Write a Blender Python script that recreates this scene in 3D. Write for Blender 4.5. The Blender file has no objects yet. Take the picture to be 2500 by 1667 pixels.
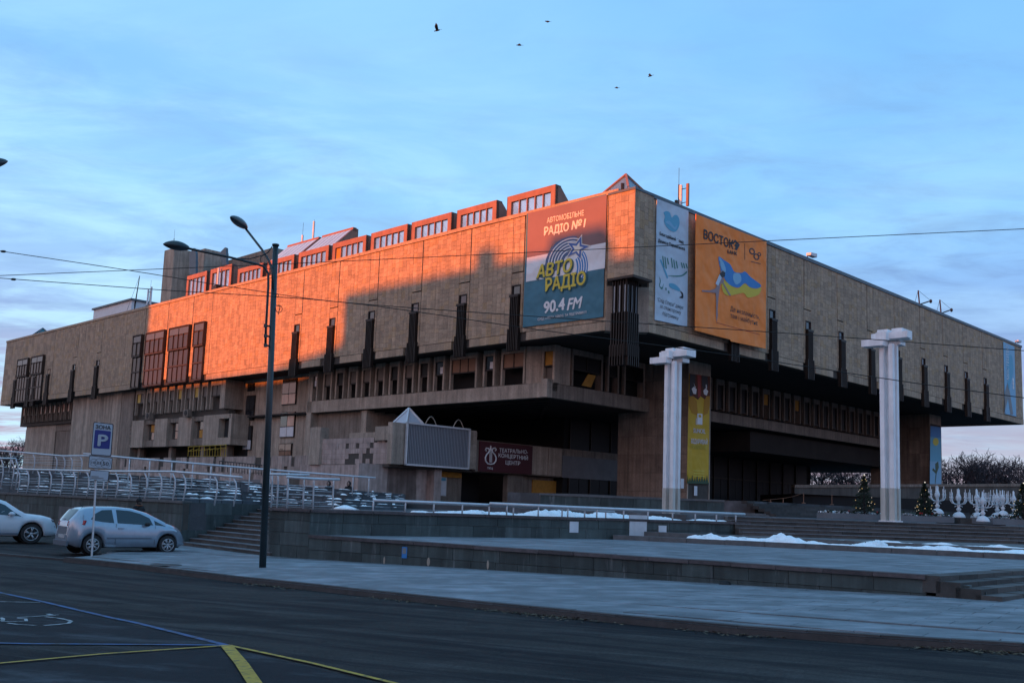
import bpy, bmesh, math, random
from mathutils import Vector, Matrix
import numpy as np
random.seed(11)
SKYC = [(3.2, 1.85, 2.4), (2.1, 1.8, 2.9), (1.6, 2.5, 4.8), (1.4, 3.3, 6.0), (1.1, 3.05, 5.8)]
SKY_MIX = 0.88
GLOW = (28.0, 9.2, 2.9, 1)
CLOUD_HI = (3.7, 6.0, 7.2, 1); CLOUD_LO = (0.85, 1.4, 2.9, 1)
EXPO = 0.65
scene = bpy.context.scene
COL = scene.collection
# ------------------------------------------------------------------ camera
F_PX, PITCH, ROLL, YAW, SHIFT = 2421.6, 0.127878, 0.0363258, 0.791441, 87.5
CAMH = 2.0
fw = np.array([0, math.cos(PITCH), math.sin(PITCH)]); r0 = np.array([1.0, 0, 0]); u0 = np.cross(r0, fw)
RT = math.cos(ROLL)*r0 + math.sin(ROLL)*u0
UP = -math.sin(ROLL)*r0 + math.cos(ROLL)*u0
EYE = np.array([0, 0, CAMH])
cd = bpy.data.cameras.new('camera'); cam = bpy.data.objects.new('camera', cd); COL.objects.link(cam)
cd.sensor_width = 36; cd.lens = 36*F_PX/2500; cd.shift_y = SHIFT/2500; cd.clip_end = 3000; cd.clip_start = 0.1
m3 = Matrix(((RT[0], UP[0], -fw[0]), (RT[1], UP[1], -fw[1]), (RT[2], UP[2], -fw[2])))
cam.matrix_world = Matrix.Translation(EYE) @ m3.to_4x4()
scene.camera = cam
# building axes: dL runs along the left facade, dR along the right facade, corner at C0
dL = np.array([-math.sin(YAW), math.cos(YAW), 0]); dR = np.array([math.cos(YAW), math.sin(YAW), 0])
nL = -dR; nR = -dL; ZU = np.array([0, 0, 1.0])
C0 = np.array([7.1, 60.0, 0])
# ------------------------------------------------------------------ light
SUN_EL, SUN_OFF = math.radians(3.5), math.radians(4)
hs = nL*math.cos(SUN_OFF) + dL*math.sin(SUN_OFF)
tosun = Vector((hs[0]*math.cos(SUN_EL), hs[1]*math.cos(SUN_EL), math.sin(SUN_EL)))
sd = bpy.data.lights.new('sun', 'SUN'); sun = bpy.data.objects.new('sun', sd); COL.objects.link(sun)
sd.energy = 5.0; sd.angle = math.radians(0.5); sd.color = (1.0, 0.20, 0.01)
sun.rotation_euler = tosun.to_track_quat('Z', 'Y').to_euler()
w = bpy.data.worlds.new('World'); scene.world = w; w.use_nodes = True
nt = w.node_tree; N = nt.nodes; LK = nt.links; N.clear()
def nd(t, **k):
    n = N.new(t)
    for a, b in k.items():
        if a.startswith('i_'): n.inputs[a[2:].replace('_', ' ')].default_value = b
        else: setattr(n, a, b)
    return n
out = nd('ShaderNodeOutputWorld'); bg = nd('ShaderNodeBackground'); bg.inputs[1].default_value = 0.12
sky = nd('ShaderNodeTexSky', sky_type='NISHITA', sun_disc=False)
sky.sun_elevation = math.radians(5.0); sky.sun_rotation = math.atan2(tosun.x, tosun.y); sky.air_density = 1.1; sky.dust_density = 0.8; sky.ozone_density = 2.2
tc = nd('ShaderNodeTexCoord'); sp = nd('ShaderNodeSeparateXYZ'); LK.new(tc.outputs['Generated'], sp.inputs[0])
def mth(op, a, b=None, c=None):
    n = nd('ShaderNodeMath', operation=op)
    for i, v in enumerate((a, b, c)):
        if v is None: continue
        if isinstance(v, (int, float)): n.inputs[i].default_value = v
        else: LK.new(v, n.inputs[i])
    return n.outputs[0]
def mixc(f, a, b, bt='MIX'):
    n = nd('ShaderNodeMix', data_type='RGBA', blend_type=bt)
    for s, v in ((n.inputs[0], f), (n.inputs[6], a), (n.inputs[7], b)):
        if isinstance(v, (int, float)): s.default_value = v
        elif isinstance(v, tuple): s.default_value = v
        else: LK.new(v, s)
    return n.outputs[2]
zc = mth('MAXIMUM', sp.outputs[2], 0.0)
den = mth('ADD', zc, 0.10)
cx = mth('DIVIDE', sp.outputs[0], den); cy = mth('DIVIDE', sp.outputs[1], den)
cb = nd('ShaderNodeCombineXYZ'); LK.new(cx, cb.inputs[0]); LK.new(cy, cb.inputs[1])
def cloud(scale, sx, sy, rot, det, lo, hi):
    mp = nd('ShaderNodeMapping'); mp.inputs['Scale'].default_value = (sx, sy, 1); mp.inputs['Rotation'].default_value = (0, 0, rot)
    LK.new(cb.outputs[0], mp.inputs[0])
    nz = nd('ShaderNodeTexNoise'); nz.inputs['Scale'].default_value = scale; nz.inputs['Detail'].default_value = det; nz.inputs['Roughness'].default_value = 0.62; nz.inputs['Distortion'].default_value = 0.5
    LK.new(mp.outputs[0], nz.inputs['Vector'])
    mr = nd('ShaderNodeMapRange'); mr.interpolation_type = 'SMOOTHSTEP'; mr.inputs[1].default_value = lo; mr.inputs[2].default_value = hi
    LK.new(nz.outputs['Fac'], mr.inputs[0]); return mr.outputs[0]
c1 = cloud(1.5, 1.0, 1.7, 0.5, 9, 0.38, 0.64)
c2 = cloud(3.2, 1.0, 1.7, 0.35, 9, 0.40, 0.74)
c3 = cloud(0.5, 1.0, 1.2, 0.9, 3, 0.35, 0.65)
# azimuth weight: the left of the sky is brighter and cloudier
lw = mth('MULTIPLY_ADD', sp.outputs[0], -0.9, 0.45); lw = mth('MINIMUM', mth('MAXIMUM', lw, 0.0), 1.0)
lowz = nd('ShaderNodeMapRange'); lowz.inputs[1].default_value = 0.02; lowz.inputs[2].default_value = 0.45; lowz.inputs[3].default_value = 1.0; lowz.inputs[4].default_value = 0.12; LK.new(zc, lowz.inputs[0])
# ---- clear-sky gradient by elevation, multiplied on the physical sky
ramp = nd('ShaderNodeValToRGB'); cr = ramp.color_ramp
for i, (p, c) in enumerate([(0.0, SKYC[0]), (0.09, SKYC[1]), (0.17, SKYC[2]), (0.28, SKYC[3]), (0.55, SKYC[4])]):
    e = cr.elements[i] if i < 2 else cr.elements.new(p)
    e.position = p; e.color = (*c, 1)
LK.new(zc, ramp.inputs[0])
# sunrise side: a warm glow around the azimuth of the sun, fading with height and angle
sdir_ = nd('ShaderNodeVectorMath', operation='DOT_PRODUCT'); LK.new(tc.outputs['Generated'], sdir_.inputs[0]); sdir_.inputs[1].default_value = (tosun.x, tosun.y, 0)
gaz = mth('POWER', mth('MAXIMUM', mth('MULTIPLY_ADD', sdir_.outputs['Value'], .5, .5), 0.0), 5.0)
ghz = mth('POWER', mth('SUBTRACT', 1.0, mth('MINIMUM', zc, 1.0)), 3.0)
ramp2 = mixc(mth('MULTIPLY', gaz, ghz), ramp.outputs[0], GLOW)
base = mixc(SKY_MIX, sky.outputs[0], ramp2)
f1 = mth('MULTIPLY', mth('MULTIPLY', c1, lowz.outputs[0]), mth('MULTIPLY_ADD', lw, 0.75, 0.18))
s1 = mixc(f1, base, CLOUD_HI)
f2 = mth('MULTIPLY', mth('MULTIPLY', c2, lowz.outputs[0]), mth('MULTIPLY_ADD', lw, -0.25, 0.98))
hz_ = nd('ShaderNodeMapRange'); hz_.inputs[1].default_value = 0.04; hz_.inputs[2].default_value = 0.22; LK.new(zc, hz_.inputs[0]); f2 = mth('MULTIPLY', f2, hz_.outputs[0]); f1 = mth('MULTIPLY', f1, hz_.outputs[0])
s2 = mixc(f2, s1, CLOUD_LO)
f3 = mth('MULTIPLY', c3, 0.22)
s3 = mixc(f3, s2, CLOUD_HI)
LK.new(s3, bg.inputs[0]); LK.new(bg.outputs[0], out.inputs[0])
scene.view_settings.view_transform = 'Standard'; scene.view_settings.look = 'None'
scene.view_settings.exposure = EXPO; scene.view_settings.gamma = 1; scene.view_settings.use_curve_mapping = False

# ------------------------------------------------------------------ geometry helpers
def ray(x, y): return RT*(x-1250)/F_PX + UP*(833.5+SHIFT-y)/F_PX + fw
def onz(x, y, z): d = ray(x, y); return EYE + d*((z-CAMH)/d[2])
def onpl(x, y, P, n): d = ray(x, y); return EYE + d*(((P-EYE)@n)/(d@n))
def ond(x, y, D): return onpl(x, y, np.array([0, D, 0.0]), np.array([0, 1.0, 0]))
def proj(p):
    d = np.array(p)-EYE; k = d@fw; return (1250+F_PX*(d@RT)/k, 833.5+SHIFT-F_PX*(d@UP)/k)
def gz(x): return 0.16+0.0214*max(x, -6.5)         # pavement height: the street climbs gently to the right
def gnd(x, y, o=0.0):
    P = onz(x, y, 0.02+o)
    if P[0] < -6.5: return P
    d = ray(x, y); t = (0.16+o-CAMH)/(d[2]-0.0214*d[0]); return EYE+d*t
class Pl:                                            # a vertical plane in the place
    def __init__(s, P, X, n): s.P = np.array(P, float); s.X = X; s.n = n
    def uv(s, x, y, o=0.0):
        Q = onpl(x, y, s.P+s.n*o, s.n); return float((Q-s.P)@s.X), float(Q[2])
    def pt(s, u, z, o=0.0): return s.P + s.X*u + s.n*o + ZU*(z-s.P[2])
LP = Pl(C0, dL, nL); RP = Pl(C0, dR, nR)
class M:
    def __init__(s): s.v = []; s.f = []; s.t = []
    def q(s, pts, t=0.5):
        b = len(s.v); s.v += [tuple(map(float, p)) for p in pts]; s.f.append(tuple(range(b, b+len(pts)))); s.t.append(t)
    def hexa(s, p, t=0.5, skip=()):                   # p: 8 points, bottom ring then top ring
        c = sum(np.array(a) for a in p)/8.0
        b = len(s.v); s.v += [tuple(map(float, a)) for a in p]
        for k, fc in enumerate(((0, 1, 2, 3), (4, 5, 6, 7), (0, 1, 5, 4), (1, 2, 6, 5), (2, 3, 7, 6), (3, 0, 4, 7))):
            if k in skip: continue
            a0, a1, a2 = (np.array(p[i]) for i in fc[:3]); n = np.cross(a1-a0, a2-a1)
            fcc = sum(np.array(p[i]) for i in fc)/4.0
            if n@(fcc-c) < 0: fc = fc[::-1]
            s.f.append(tuple(b+i for i in fc)); s.t.append(t)
        return s
    def box(s, pl, u0, u1, o0, o1, z0, z1, t=0.5):     # box in a plane's frame
        P = [pl.pt(u, z0, o) for u, o in ((u0, o0), (u1, o0), (u1, o1), (u0, o1))]
        T = [pl.pt(u, z1, o) for u, o in ((u0, o0), (u1, o0), (u1, o1), (u0, o1))]
        return s.hexa(P+T, t)
    def abox(s, x0, x1, y0, y1, z0, z1, t=0.5):
        P = [(x0, y0, z0), (x1, y0, z0), (x1, y1, z0), (x0, y1, z0)]; return s.hexa(P+[(a, b, z1) for a, b, _ in P], t)
    def prism(s, pts, z0, z1, t=0.5):                  # vertical prism; z may be a number or a list per corner
        n = len(pts); zt = z1 if hasattr(z1, '__len__') else [z1]*n; zb = z0 if hasattr(z0, '__len__') else [z0]*n
        ar = sum(pts[i][0]*pts[(i+1) % n][1]-pts[(i+1) % n][0]*pts[i][1] for i in range(n))
        idx = list(range(n)) if ar > 0 else list(range(n))[::-1]
        B = [(pts[i][0], pts[i][1], zb[i]) for i in idx]; T = [(pts[i][0], pts[i][1], zt[i]) for i in idx]
        s.q(T, t); s.q(B[::-1], t)
        for i in range(n): j = (i+1) % n; s.q([B[i], B[j], T[j], T[i]], t)
        return s
    def poly(s, pl, uz, o0, o1, t=0.5):               # extruded outline lying in a plane
        n = len(uz); ar = sum(uz[i][0]*uz[(i+1) % n][1]-uz[(i+1) % n][0]*uz[i][1] for i in range(n))
        sg = np.cross(pl.X, ZU)@pl.n
        if ar*sg < 0: uz = uz[::-1]
        A = [pl.pt(u, z, o0) for u, z in uz]; B = [pl.pt(u, z, o1) for u, z in uz]
        s.q(B, t); s.q(A[::-1], t)
        for i in range(n): j = (i+1) % n; s.q([A[i], A[j], B[j], B[i]], t)
        return s
    def tube(s, pts, r, n=8, t=0.5, cap=True):
        pts = [np.array(p, float) for p in pts]; rr = r if hasattr(r, '__len__') else [r]*len(pts)
        b = len(s.v); ref = None
        for i, p in enumerate(pts):
            d = pts[min(i+1, len(pts)-1)]-pts[max(i-1, 0)]; d = d/(np.linalg.norm(d)+1e-9)
            if ref is None or abs(ref@d) > 0.95: ref = np.array([0, 0, 1.0]) if abs(d[2]) < 0.9 else np.array([1.0, 0, 0])
            a = np.cross(d, ref); a /= np.linalg.norm(a); c = np.cross(d, a); ref = np.cross(a, d)
            for k in range(n):
                an = 2*math.pi*k/n; s.v.append(tuple(map(float, p+(a*math.cos(an)+c*math.sin(an))*rr[i])))
        for i in range(len(pts)-1):
            for k in range(n):
                k2 = (k+1) % n; s.f.append((b+i*n+k, b+(i+1)*n+k, b+(i+1)*n+k2, b+i*n+k2)); s.t.append(t)
        if cap:
            s.f.append(tuple(b+k for k in range(n))); s.t.append(t)
            s.f.append(tuple(b+(len(pts)-1)*n+k for k in range(n))[::-1]); s.t.append(t)
        return s
    def lathe(s, P, prof, n=14, t=0.5, axis=ZU):
        ax = np.array(axis, float); ax = ax/np.linalg.norm(ax); a = np.cross(ax, [1.0, 0, 0] if abs(ax[0]) < 0.9 else [0, 1.0, 0]); a /= np.linalg.norm(a); c = np.cross(ax, a)
        b = len(s.v); P = np.array(P, float)
        for r, h in prof:
            for k in range(n):
                an = 2*math.pi*k/n; s.v.append(tuple(map(float, P+ax*h+(a*math.cos(an)+c*math.sin(an))*r)))
        for i in range(len(prof)-1):
            for k in range(n):
                k2 = (k+1) % n; s.f.append((b+i*n+k, b+i*n+k2, b+(i+1)*n+k2, b+(i+1)*n+k)); s.t.append(t)
        s.f.append(tuple(b+k for k in range(n))[::-1]); s.t.append(t)
        s.f.append(tuple(b+(len(prof)-1)*n+k for k in range(n))); s.t.append(t)
        return s
    def ell(s, P, rx, ry, rz, X=(1, 0, 0), Y=(0, 1, 0), Z=(0, 0, 1), n=12, m=8, t=0.5):
        X, Y, Z, P = (np.array(a, float) for a in (X, Y, Z, P)); b = len(s.v)
        for i in range(1, m):
            th = math.pi*i/m
            for k in range(n):
                ph = 2*math.pi*k/n; s.v.append(tuple(map(float, P+X*rx*math.sin(th)*math.cos(ph)+Y*ry*math.sin(th)*math.sin(ph)+Z*rz*math.cos(th))))
        s.v.append(tuple(map(float, P+Z*rz))); s.v.append(tuple(map(float, P-Z*rz))); tp = len(s.v)-2
        for i in range(m-2):
            for k in range(n):
                k2 = (k+1) % n; s.f.append((b+i*n+k, b+(i+1)*n+k, b+(i+1)*n+k2, b+i*n+k2)); s.t.append(t)
        for k in range(n):
            k2 = (k+1) % n; s.f.append((tp, b+k, b+k2)); s.t.append(t); s.f.append((tp+1, b+(m-2)*n+k2, b+(m-2)*n+k)); s.t.append(t)
        return s
def mesh(name, m, mat, smooth=False):
    me = bpy.data.meshes.new(name); me.from_pydata(m.v, [], m.f); me.materials.append(mat)
    at = me.attributes.new('tint', 'FLOAT', 'FACE'); at.data.foreach_set('value', m.t)
    if smooth: me.polygons.foreach_set('use_smooth', [True]*len(me.polygons))
    me.validate(); return me
def link(o, parent=None):
    COL.objects.link(o)
    if parent is not None:
        o.parent = parent; r = parent
        T = Matrix.Identity(4); k = parent
        while k is not None: T = k.matrix_basis @ T if k.parent is None else k.matrix_parent_inverse @ k.matrix_basis @ T; k = k.parent
        o.matrix_parent_inverse = T.inverted()
    return o
def obj(name, m, mat, parent=None, kind=None, label=None, cat=None, group=None, smooth=False, me=None):
    me = me or mesh(name, m, mat, smooth)
    o = bpy.data.objects.new(name, me); link(o, parent)
    if kind: o['kind'] = kind
    if label: o['label'] = label
    if cat: o['category'] = cat
    if group: o['group'] = group
    return o
def thing(name, loc, label, cat, group=None):
    o = bpy.data.objects.new(name, None); o.location = tuple(map(float, loc)); o.empty_display_size = 0.2; COL.objects.link(o)
    o['label'] = label; o['category'] = cat
    if group: o['group'] = group
    return o
def dup(root, loc=None, rz=None, label=None, sc=None):
    def cp(o, par):
        c = o.copy(); COL.objects.link(c); c.parent = par
        c.matrix_parent_inverse = o.matrix_parent_inverse.copy()
        for ch in kids.get(o.name, []): cp(ch, c)
        return c
    kids = {}
    for o in bpy.data.objects:
        if o.parent: kids.setdefault(o.parent.name, []).append(o)
    r = cp(root, root.parent)
    if loc is not None: r.location = tuple(map(float, loc))
    if rz is not None: r.rotation_euler = (0, 0, rz)
    if sc is not None: r.scale = (sc, sc, sc)
    if label: r['label'] = label
    return r

# ------------------------------------------------------------------ materials
def mat(name, col, rough=0.8, var=0.0, vs=3.0, tint=0.0, tcol=None, bump=0.0, bs=30.0, metal=0.0, spec=0.5, streak=0.0, emit=None, es=1.0, patch=None, coat=0.0, crack=0.0, grain=0.0, objr=0.0, objcols=None, warmcell=None):
    m = bpy.data.materials.new(name); m.use_nodes = True; n = m.node_tree.nodes; l = m.node_tree.links
    b = n['Principled BSDF']; b.inputs['Roughness'].default_value = rough; b.inputs['Metallic'].default_value = metal
    b.inputs['Specular IOR Level'].default_value = spec
    if coat: b.inputs['Coat Weight'].default_value = coat; b.inputs['Coat Roughness'].default_value = 0.08
    c = None; col = (*col, 1)
    geo = n.new('ShaderNodeNewGeometry')
    def noise(scale, det=5, sc=(1, 1, 1), ro=0.6, rot=None):
        mp = n.new('ShaderNodeMapping'); mp.inputs['Scale'].default_value = sc
        if rot is not None: mp.vector_type = 'TEXTURE'; mp.inputs['Rotation'].default_value = (0, 0, rot); mp.inputs['Scale'].default_value = tuple(1/v for v in sc)
        l.new(geo.outputs['Position'], mp.inputs[0])
        t = n.new('ShaderNodeTexNoise'); t.inputs['Scale'].default_value = scale; t.inputs['Detail'].default_value = det; t.inputs['Roughness'].default_value = ro
        l.new(mp.outputs[0], t.inputs['Vector']); return t.outputs['Fac']
    def mix(f, a, bb, bt='MIX'):
        x = n.new('ShaderNodeMix'); x.data_type = 'RGBA'; x.blend_type = bt
        for s_, v_ in ((x.inputs[0], f), (x.inputs[6], a), (x.inputs[7], bb)):
            if isinstance(v_, (int, float, tuple)): s_.default_value = v_
            else: l.new(v_, s_)
        return x.outputs[2]
    def mr(s_, a0, a1, b0, b1):
        x = n.new('ShaderNodeMapRange'); x.inputs[1].default_value = a0; x.inputs[2].default_value = a1; x.inputs[3].default_value = b0; x.inputs[4].default_value = b1
        l.new(s_, x.inputs[0]); return x.outputs[0]
    c = col
    def scal(c, f):
        x = n.new('ShaderNodeVectorMath'); x.operation = 'SCALE'
        if isinstance(c, tuple): x.inputs[0].default_value = c[:3]
        else: l.new(c, x.inputs[0])
        l.new(f, x.inputs[3]); return x.outputs[0]
    if tint:
        a = n.new('ShaderNodeAttribute'); a.attribute_name = 'tint'
        if tcol: c = mix(mr(a.outputs['Fac'], 0.72, 0.98, 0, 1), c, (*tcol, 1))
        c = scal(c, mr(a.outputs['Fac'], 0, 1, 1-tint, 1+tint))
    if objr:
        oi = n.new('ShaderNodeObjectInfo')
        if tcol: c = mix(mr(oi.outputs['Random'], 0.72, 0.98, 0, 1), c, (*tcol, 1))
        c = scal(c, mr(oi.outputs['Random'], 0, 1, 1-objr, 1+objr))
    if patch:
        pc, ps, lo, hi, psc = patch[:5]
        c = mix(mr(noise(ps, 7, psc, rot=patch[5] if len(patch) > 5 else None), lo, hi, 0, 1), c, (*pc, 1))
    if crack:
        vo = n.new('ShaderNodeTexVoronoi'); vo.feature = 'DISTANCE_TO_EDGE'; vo.inputs['Scale'].default_value = crack
        nz = n.new('ShaderNodeTexNoise'); nz.inputs['Scale'].default_value = 2.2; nz.inputs['Detail'].default_value = 6; l.new(geo.outputs['Position'], nz.inputs['Vector'])
        va = n.new('ShaderNodeVectorMath'); va.operation = 'MULTIPLY_ADD'; va.inputs[1].default_value = (1.3, 1.3, 0); l.new(nz.outputs['Color'], va.inputs[0]); l.new(geo.outputs['Position'], va.inputs[2]); l.new(va.outputs[0], vo.inputs['Vector'])
        ck = mr(vo.outputs['Distance'], .002, .012, 1, 0); gate = mr(noise(.35, 3), .47, .56, 0, .8)
        mm = n.new('ShaderNodeMath'); mm.operation = 'MULTIPLY'; l.new(ck, mm.inputs[0]); l.new(gate, mm.inputs[1]); c = mix(mm.outputs[0], c, (.006, .006, .007, 1))
        c = mix(mr(noise(1.0, 6, (.10, 1.9, 1), rot=-.56), .48, .60, 0, .9), c, (.009, .008, .010, 1)); c = mix(mr(noise(1.7, 6, (.12, 1.5, 1), rot=-.50), .54, .66, 0, .6), c, (.062, .057, .054, 1))
        c = scal(c, mr(noise(26, 4, ro=.8), .35, .65, .55, 1.45))
    if var: c = scal(c, mr(noise(vs, 6), 0.25, 0.75, 1-var, 1+var))
    if grain: c = scal(c, mr(noise(9.0, 7, ro=.7), .3, .7, 1-grain, 1+grain))
    if streak: c = scal(c, mr(noise(1.6, 4, (2.2, 2.2, 0.14)), 0.3, 0.7, 1-streak, 1+streak*0.6))
    if isinstance(c, tuple): b.inputs['Base Color'].default_value = c
    else: l.new(c, b.inputs['Base Color'])
    if bump:
        bp = n.new('ShaderNodeBump'); bp.inputs['Strength'].default_value = 1.0; bp.inputs['Distance'].default_value = bump
        l.new(noise(bs, 5), bp.inputs['Height']); l.new(bp.outputs[0], b.inputs['Normal'])
    if emit: b.inputs['Emission Color'].default_value = (*emit, 1); b.inputs['Emission Strength'].default_value = es
    return m
STONE = (0.375, 0.27, 0.188)
MT = dict(
 clad=mat('stone_cladding', STONE, 0.85, 0.16, 1.2, 0.22, (0.30, 0.20, 0.115), 0.006, 40, streak=0.22, grain=.22),
 clado=mat('stone_tile', STONE, 0.85, 0.16, 1.2, 0, (0.30, 0.20, 0.115), 0.006, 40, streak=0.22, grain=.22, objr=0.2),
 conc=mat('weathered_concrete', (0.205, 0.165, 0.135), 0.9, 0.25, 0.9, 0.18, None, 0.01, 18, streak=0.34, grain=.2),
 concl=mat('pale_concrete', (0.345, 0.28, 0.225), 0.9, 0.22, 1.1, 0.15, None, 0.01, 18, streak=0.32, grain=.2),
 joint=mat('dark_joint', (0.07, 0.06, 0.052), 0.95, 0.2, 3),
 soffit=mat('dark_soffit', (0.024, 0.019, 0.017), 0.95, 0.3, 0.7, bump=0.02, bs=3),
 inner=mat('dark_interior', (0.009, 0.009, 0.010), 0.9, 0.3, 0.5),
 fin=mat('bronze_fin', (0.022, 0.015, 0.012), 0.5, 0.3, 2, metal=0.4),
 fred=mat('rusty_bronze', (0.032, 0.015, 0.008), 0.6, 0.3, 2),
 glass=mat('window_glass', (0.02, 0.024, 0.03), 0.08, 0.3, 0.8, spec=0.9),
 glassb=mat('pale_glass', (0.34, 0.38, 0.42), 0.12, 0.2, 0.8, spec=0.8),
 brown=mat('brown_panel', (0.22, 0.12, 0.075), 0.7, 0.2, 1),
 ochre=mat('ochre_board', (0.42, 0.20, 0.03), 0.8, 0.25, 3),
 whitep=mat('white_panel', (0.62, 0.62, 0.65), 0.6, 0.1, 2),
 zinc=mat('zinc_coping', (0.10, 0.12, 0.14), 0.5, 0.2, 1, metal=0.5),
 redm=mat('red_brown_metal', (0.27, 0.125, 0.085), 0.6, 0.2, 1.5, streak=0.15),
 wpaint=mat('white_paint', (0.80, 0.79, 0.80), 0.45, 0.10, 2, streak=0.14, patch=((0.52, 0.48, 0.40), 2.5, 0.62, 0.80, (3, 3, .5))),
 rail=mat('grey_painted_steel', (0.55, 0.56, 0.58), 0.35, 0.12, 3, metal=0.3),
 pole=mat('dark_green_paint', (0.018, 0.028, 0.032), 0.35, 0.25, 4, spec=0.5),
 black=mat('black_rubber', (0.012, 0.012, 0.013), 0.7),
 asphalt=mat('asphalt', (0.033, 0.029, 0.027), 0.9, 0.25, 1.6, bump=0.012, bs=45, spec=.18, crack=.55, patch=((0.012, 0.011, 0.012), 0.42, 0.50, 0.62, (0.6, 1.9, 1))),
 pave=mat('frosted_paving', (0.135, 0.145, 0.155), 0.75, 0.22, 2.5, 0.16, None, 0.008, 30, patch=((0.27, 0.28, 0.30), 0.8, 0.45, 0.70, (1, 1.8, 1))),
 paveo=mat('frosted_slab', (0.135, 0.145, 0.155), 0.75, 0.22, 2.5, 0, None, 0.008, 30, patch=((0.27, 0.28, 0.30), 0.8, 0.45, 0.70, (1, 1.8, 1)), objr=0.16),
 kerb=mat('kerb_granite', (0.060, 0.050, 0.048), 0.85, 0.25, 4, 0, None, 0.01, 30, objr=0.2),
 cope=mat('coping_stone', (0.12, 0.115, 0.115), 0.85, 0.3, 3, 0.1, None, 0.01, 30),
 slab=mat('green_grey_slab', (0.050, 0.066, 0.064), 0.7, 0.30, 1.6, 0.0, (0.055, 0.067, 0.066), 0.006, 20, streak=0.4, objr=0.34, patch=((0.14, 0.15, 0.15), 2.2, 0.60, 0.74, (2.6, 2.6, .3))),
 slabt=mat('green_grey_slabs', (0.062, 0.070, 0.068), 0.7, 0.30, 1.6, 0.3, None, 0.006, 20, streak=0.4),
 step=mat('step_stone', (0.072, 0.062, 0.056), 0.85, 0.3, 2.5, 0.0, None, 0.01, 20, objr=0.42),
 stept=mat('step_stones', (0.052, 0.046, 0.043), 0.85, 0.3, 2.5, 0.3, None, 0.01, 20, streak=0.15),
 snow=mat('snow', (0.95, 0.95, 0.95), 0.6, 0.08, 2, bump=0.04, bs=7, grain=.12, patch=((0.50, 0.51, 0.53), 1.8, 0.55, 0.75, (1, 1, 1))),
 blue=mat('worn_blue_paint', (0.022, 0.085, 0.22), 0.7, 0.3, 5, patch=((0.025, 0.025, 0.028), 5, 0.47, 0.62, (1, 1, 1))),
 yellow=mat('worn_yellow_paint', (0.42, 0.25, 0.012), 0.7, 0.3, 5, patch=((0.05, 0.045, 0.03), 9, 0.52, 0.68, (1, 1, 1))),
 whitel=mat('worn_white_paint', (0.34, 0.35, 0.36), 0.7, 0.3, 5, patch=((0.04, 0.04, 0.04), 7, 0.50, 0.64, (1, 1, 1))),
 bark=mat('bark', (0.030, 0.021, 0.022), 0.9, 0.2, 4),
)
def flat(name, col, rough=0.7, **k): return mat(name, col, rough, 0.04, 2, **k)

# ------------------------------------------------------------------ the theatre
ZB, ZT = 13.05, 21.98
LEN_L, LEN_R = 109.0, 72.2
TH = thing('theatre_building', C0, 'huge brutalist theatre with stone clad upper storey and dark recessed base, half lit orange', 'building')
# solid carcass of the upper storey, 12 cm behind the tile faces
m = M()
m.box(LP, 1.9, LEN_L, -0.6, -0.12, ZB+0.02, ZT); m.box(RP, 1.9, LEN_R, -0.6, -0.12, ZB+0.02, ZT)
obj('wall', m, MT['joint'], TH)
m = M()
bx = lambda s, t: C0 + dL*s + dR*t
m.prism([bx(1.0, 1.0), bx(LEN_L-.2, 0.7), bx(LEN_L-.2, LEN_R-.2), bx(0.7, LEN_R-.2)], 13.2, 13.7)
obj('soffit', m, MT['soffit'], TH)
m = M(); m.prism([bx(1.0, 1.0), bx(LEN_L-.2, 0.7), bx(LEN_L-.2, LEN_R-.2), bx(0.7, LEN_R-.2)], 21.3, 21.7); obj('roof', m, MT['cope'], TH)
# end walls (far left and far right ends)
m = M(); EL = Pl(bx(LEN_L, 0), dR, dL); ER = Pl(bx(0, LEN_R), dL, dR)
m.box(EL, 0, LEN_R, -0.4, 0, ZB, ZT); m.box(ER, 0, LEN_L, -0.4, 0, ZB, ZT); obj('wall', m, MT['concl'], TH)
# coping in lengths
for pl, ln in ((LP, LEN_L), (RP, LEN_R)):
    u = 1.05
    while u < ln:
        u2 = min(u+5.4, ln+.1); mm = M(); mm.box(pl, u+.01, u2-.01, -0.5, 0.07, ZT-.16+random.uniform(-.015, .015), ZT+.10); obj('coping', mm, MT['clad'] if pl is LP else MT['zinc'], TH); u = u2
# --- tile cladding
tiles = []
def clad(pl, u0, u1, z0, z1, holes=(), tw=(0.38, 0.62), thh=0.30, o=0.0, gap=0.012, dep=0.11):
    u = u0
    while u < u1-0.02:
        wd = random.uniform(*tw); u2 = u+wd
        if u2 > u1-0.15: u2 = u1
        z = z0 - random.uniform(0, 0.12) if z0 < 14 else z0-random.uniform(0, .25)
        while z < z1-0.02:
            h = random.choice((thh, thh*1.2, thh*1.6, thh)); zz = min(z+h, z1); zl = max(z, z0)
            if z1-zz < 0.1: zz = z1
            if zz-zl > .02:
                segs = [(u, u2, zl, zz)]
                for (a, b_, c_, d_) in holes:
                    ns = []
                    for (p, q_, r_, s_) in segs:
                        if q_ <= a or p >= b_ or s_ <= c_ or r_ >= d_: ns.append((p, q_, r_, s_)); continue
                        if p < a-.03: ns.append((p, a, r_, s_))
                        if q_ > b_+.03: ns.append((b_, q_, r_, s_))
                        pa, qa = max(p, a), min(q_, b_)
                        if r_ < c_-.03: ns.append((pa, qa, r_, c_))
                        if s_ > d_+.03: ns.append((pa, qa, d_, s_))
                    segs = ns
                for (p, q_, r_, s_) in segs: tiles.append((pl, p+gap/2, q_-gap/2, r_+gap/2, s_-gap/2, o-dep, o+random.uniform(-.004, .006)))
            z = zz
            if zz == z1: break
        u = u2
SH_L = [9.22, 14.62, 20.0, 25.4, 30.75, 36.02]
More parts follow.
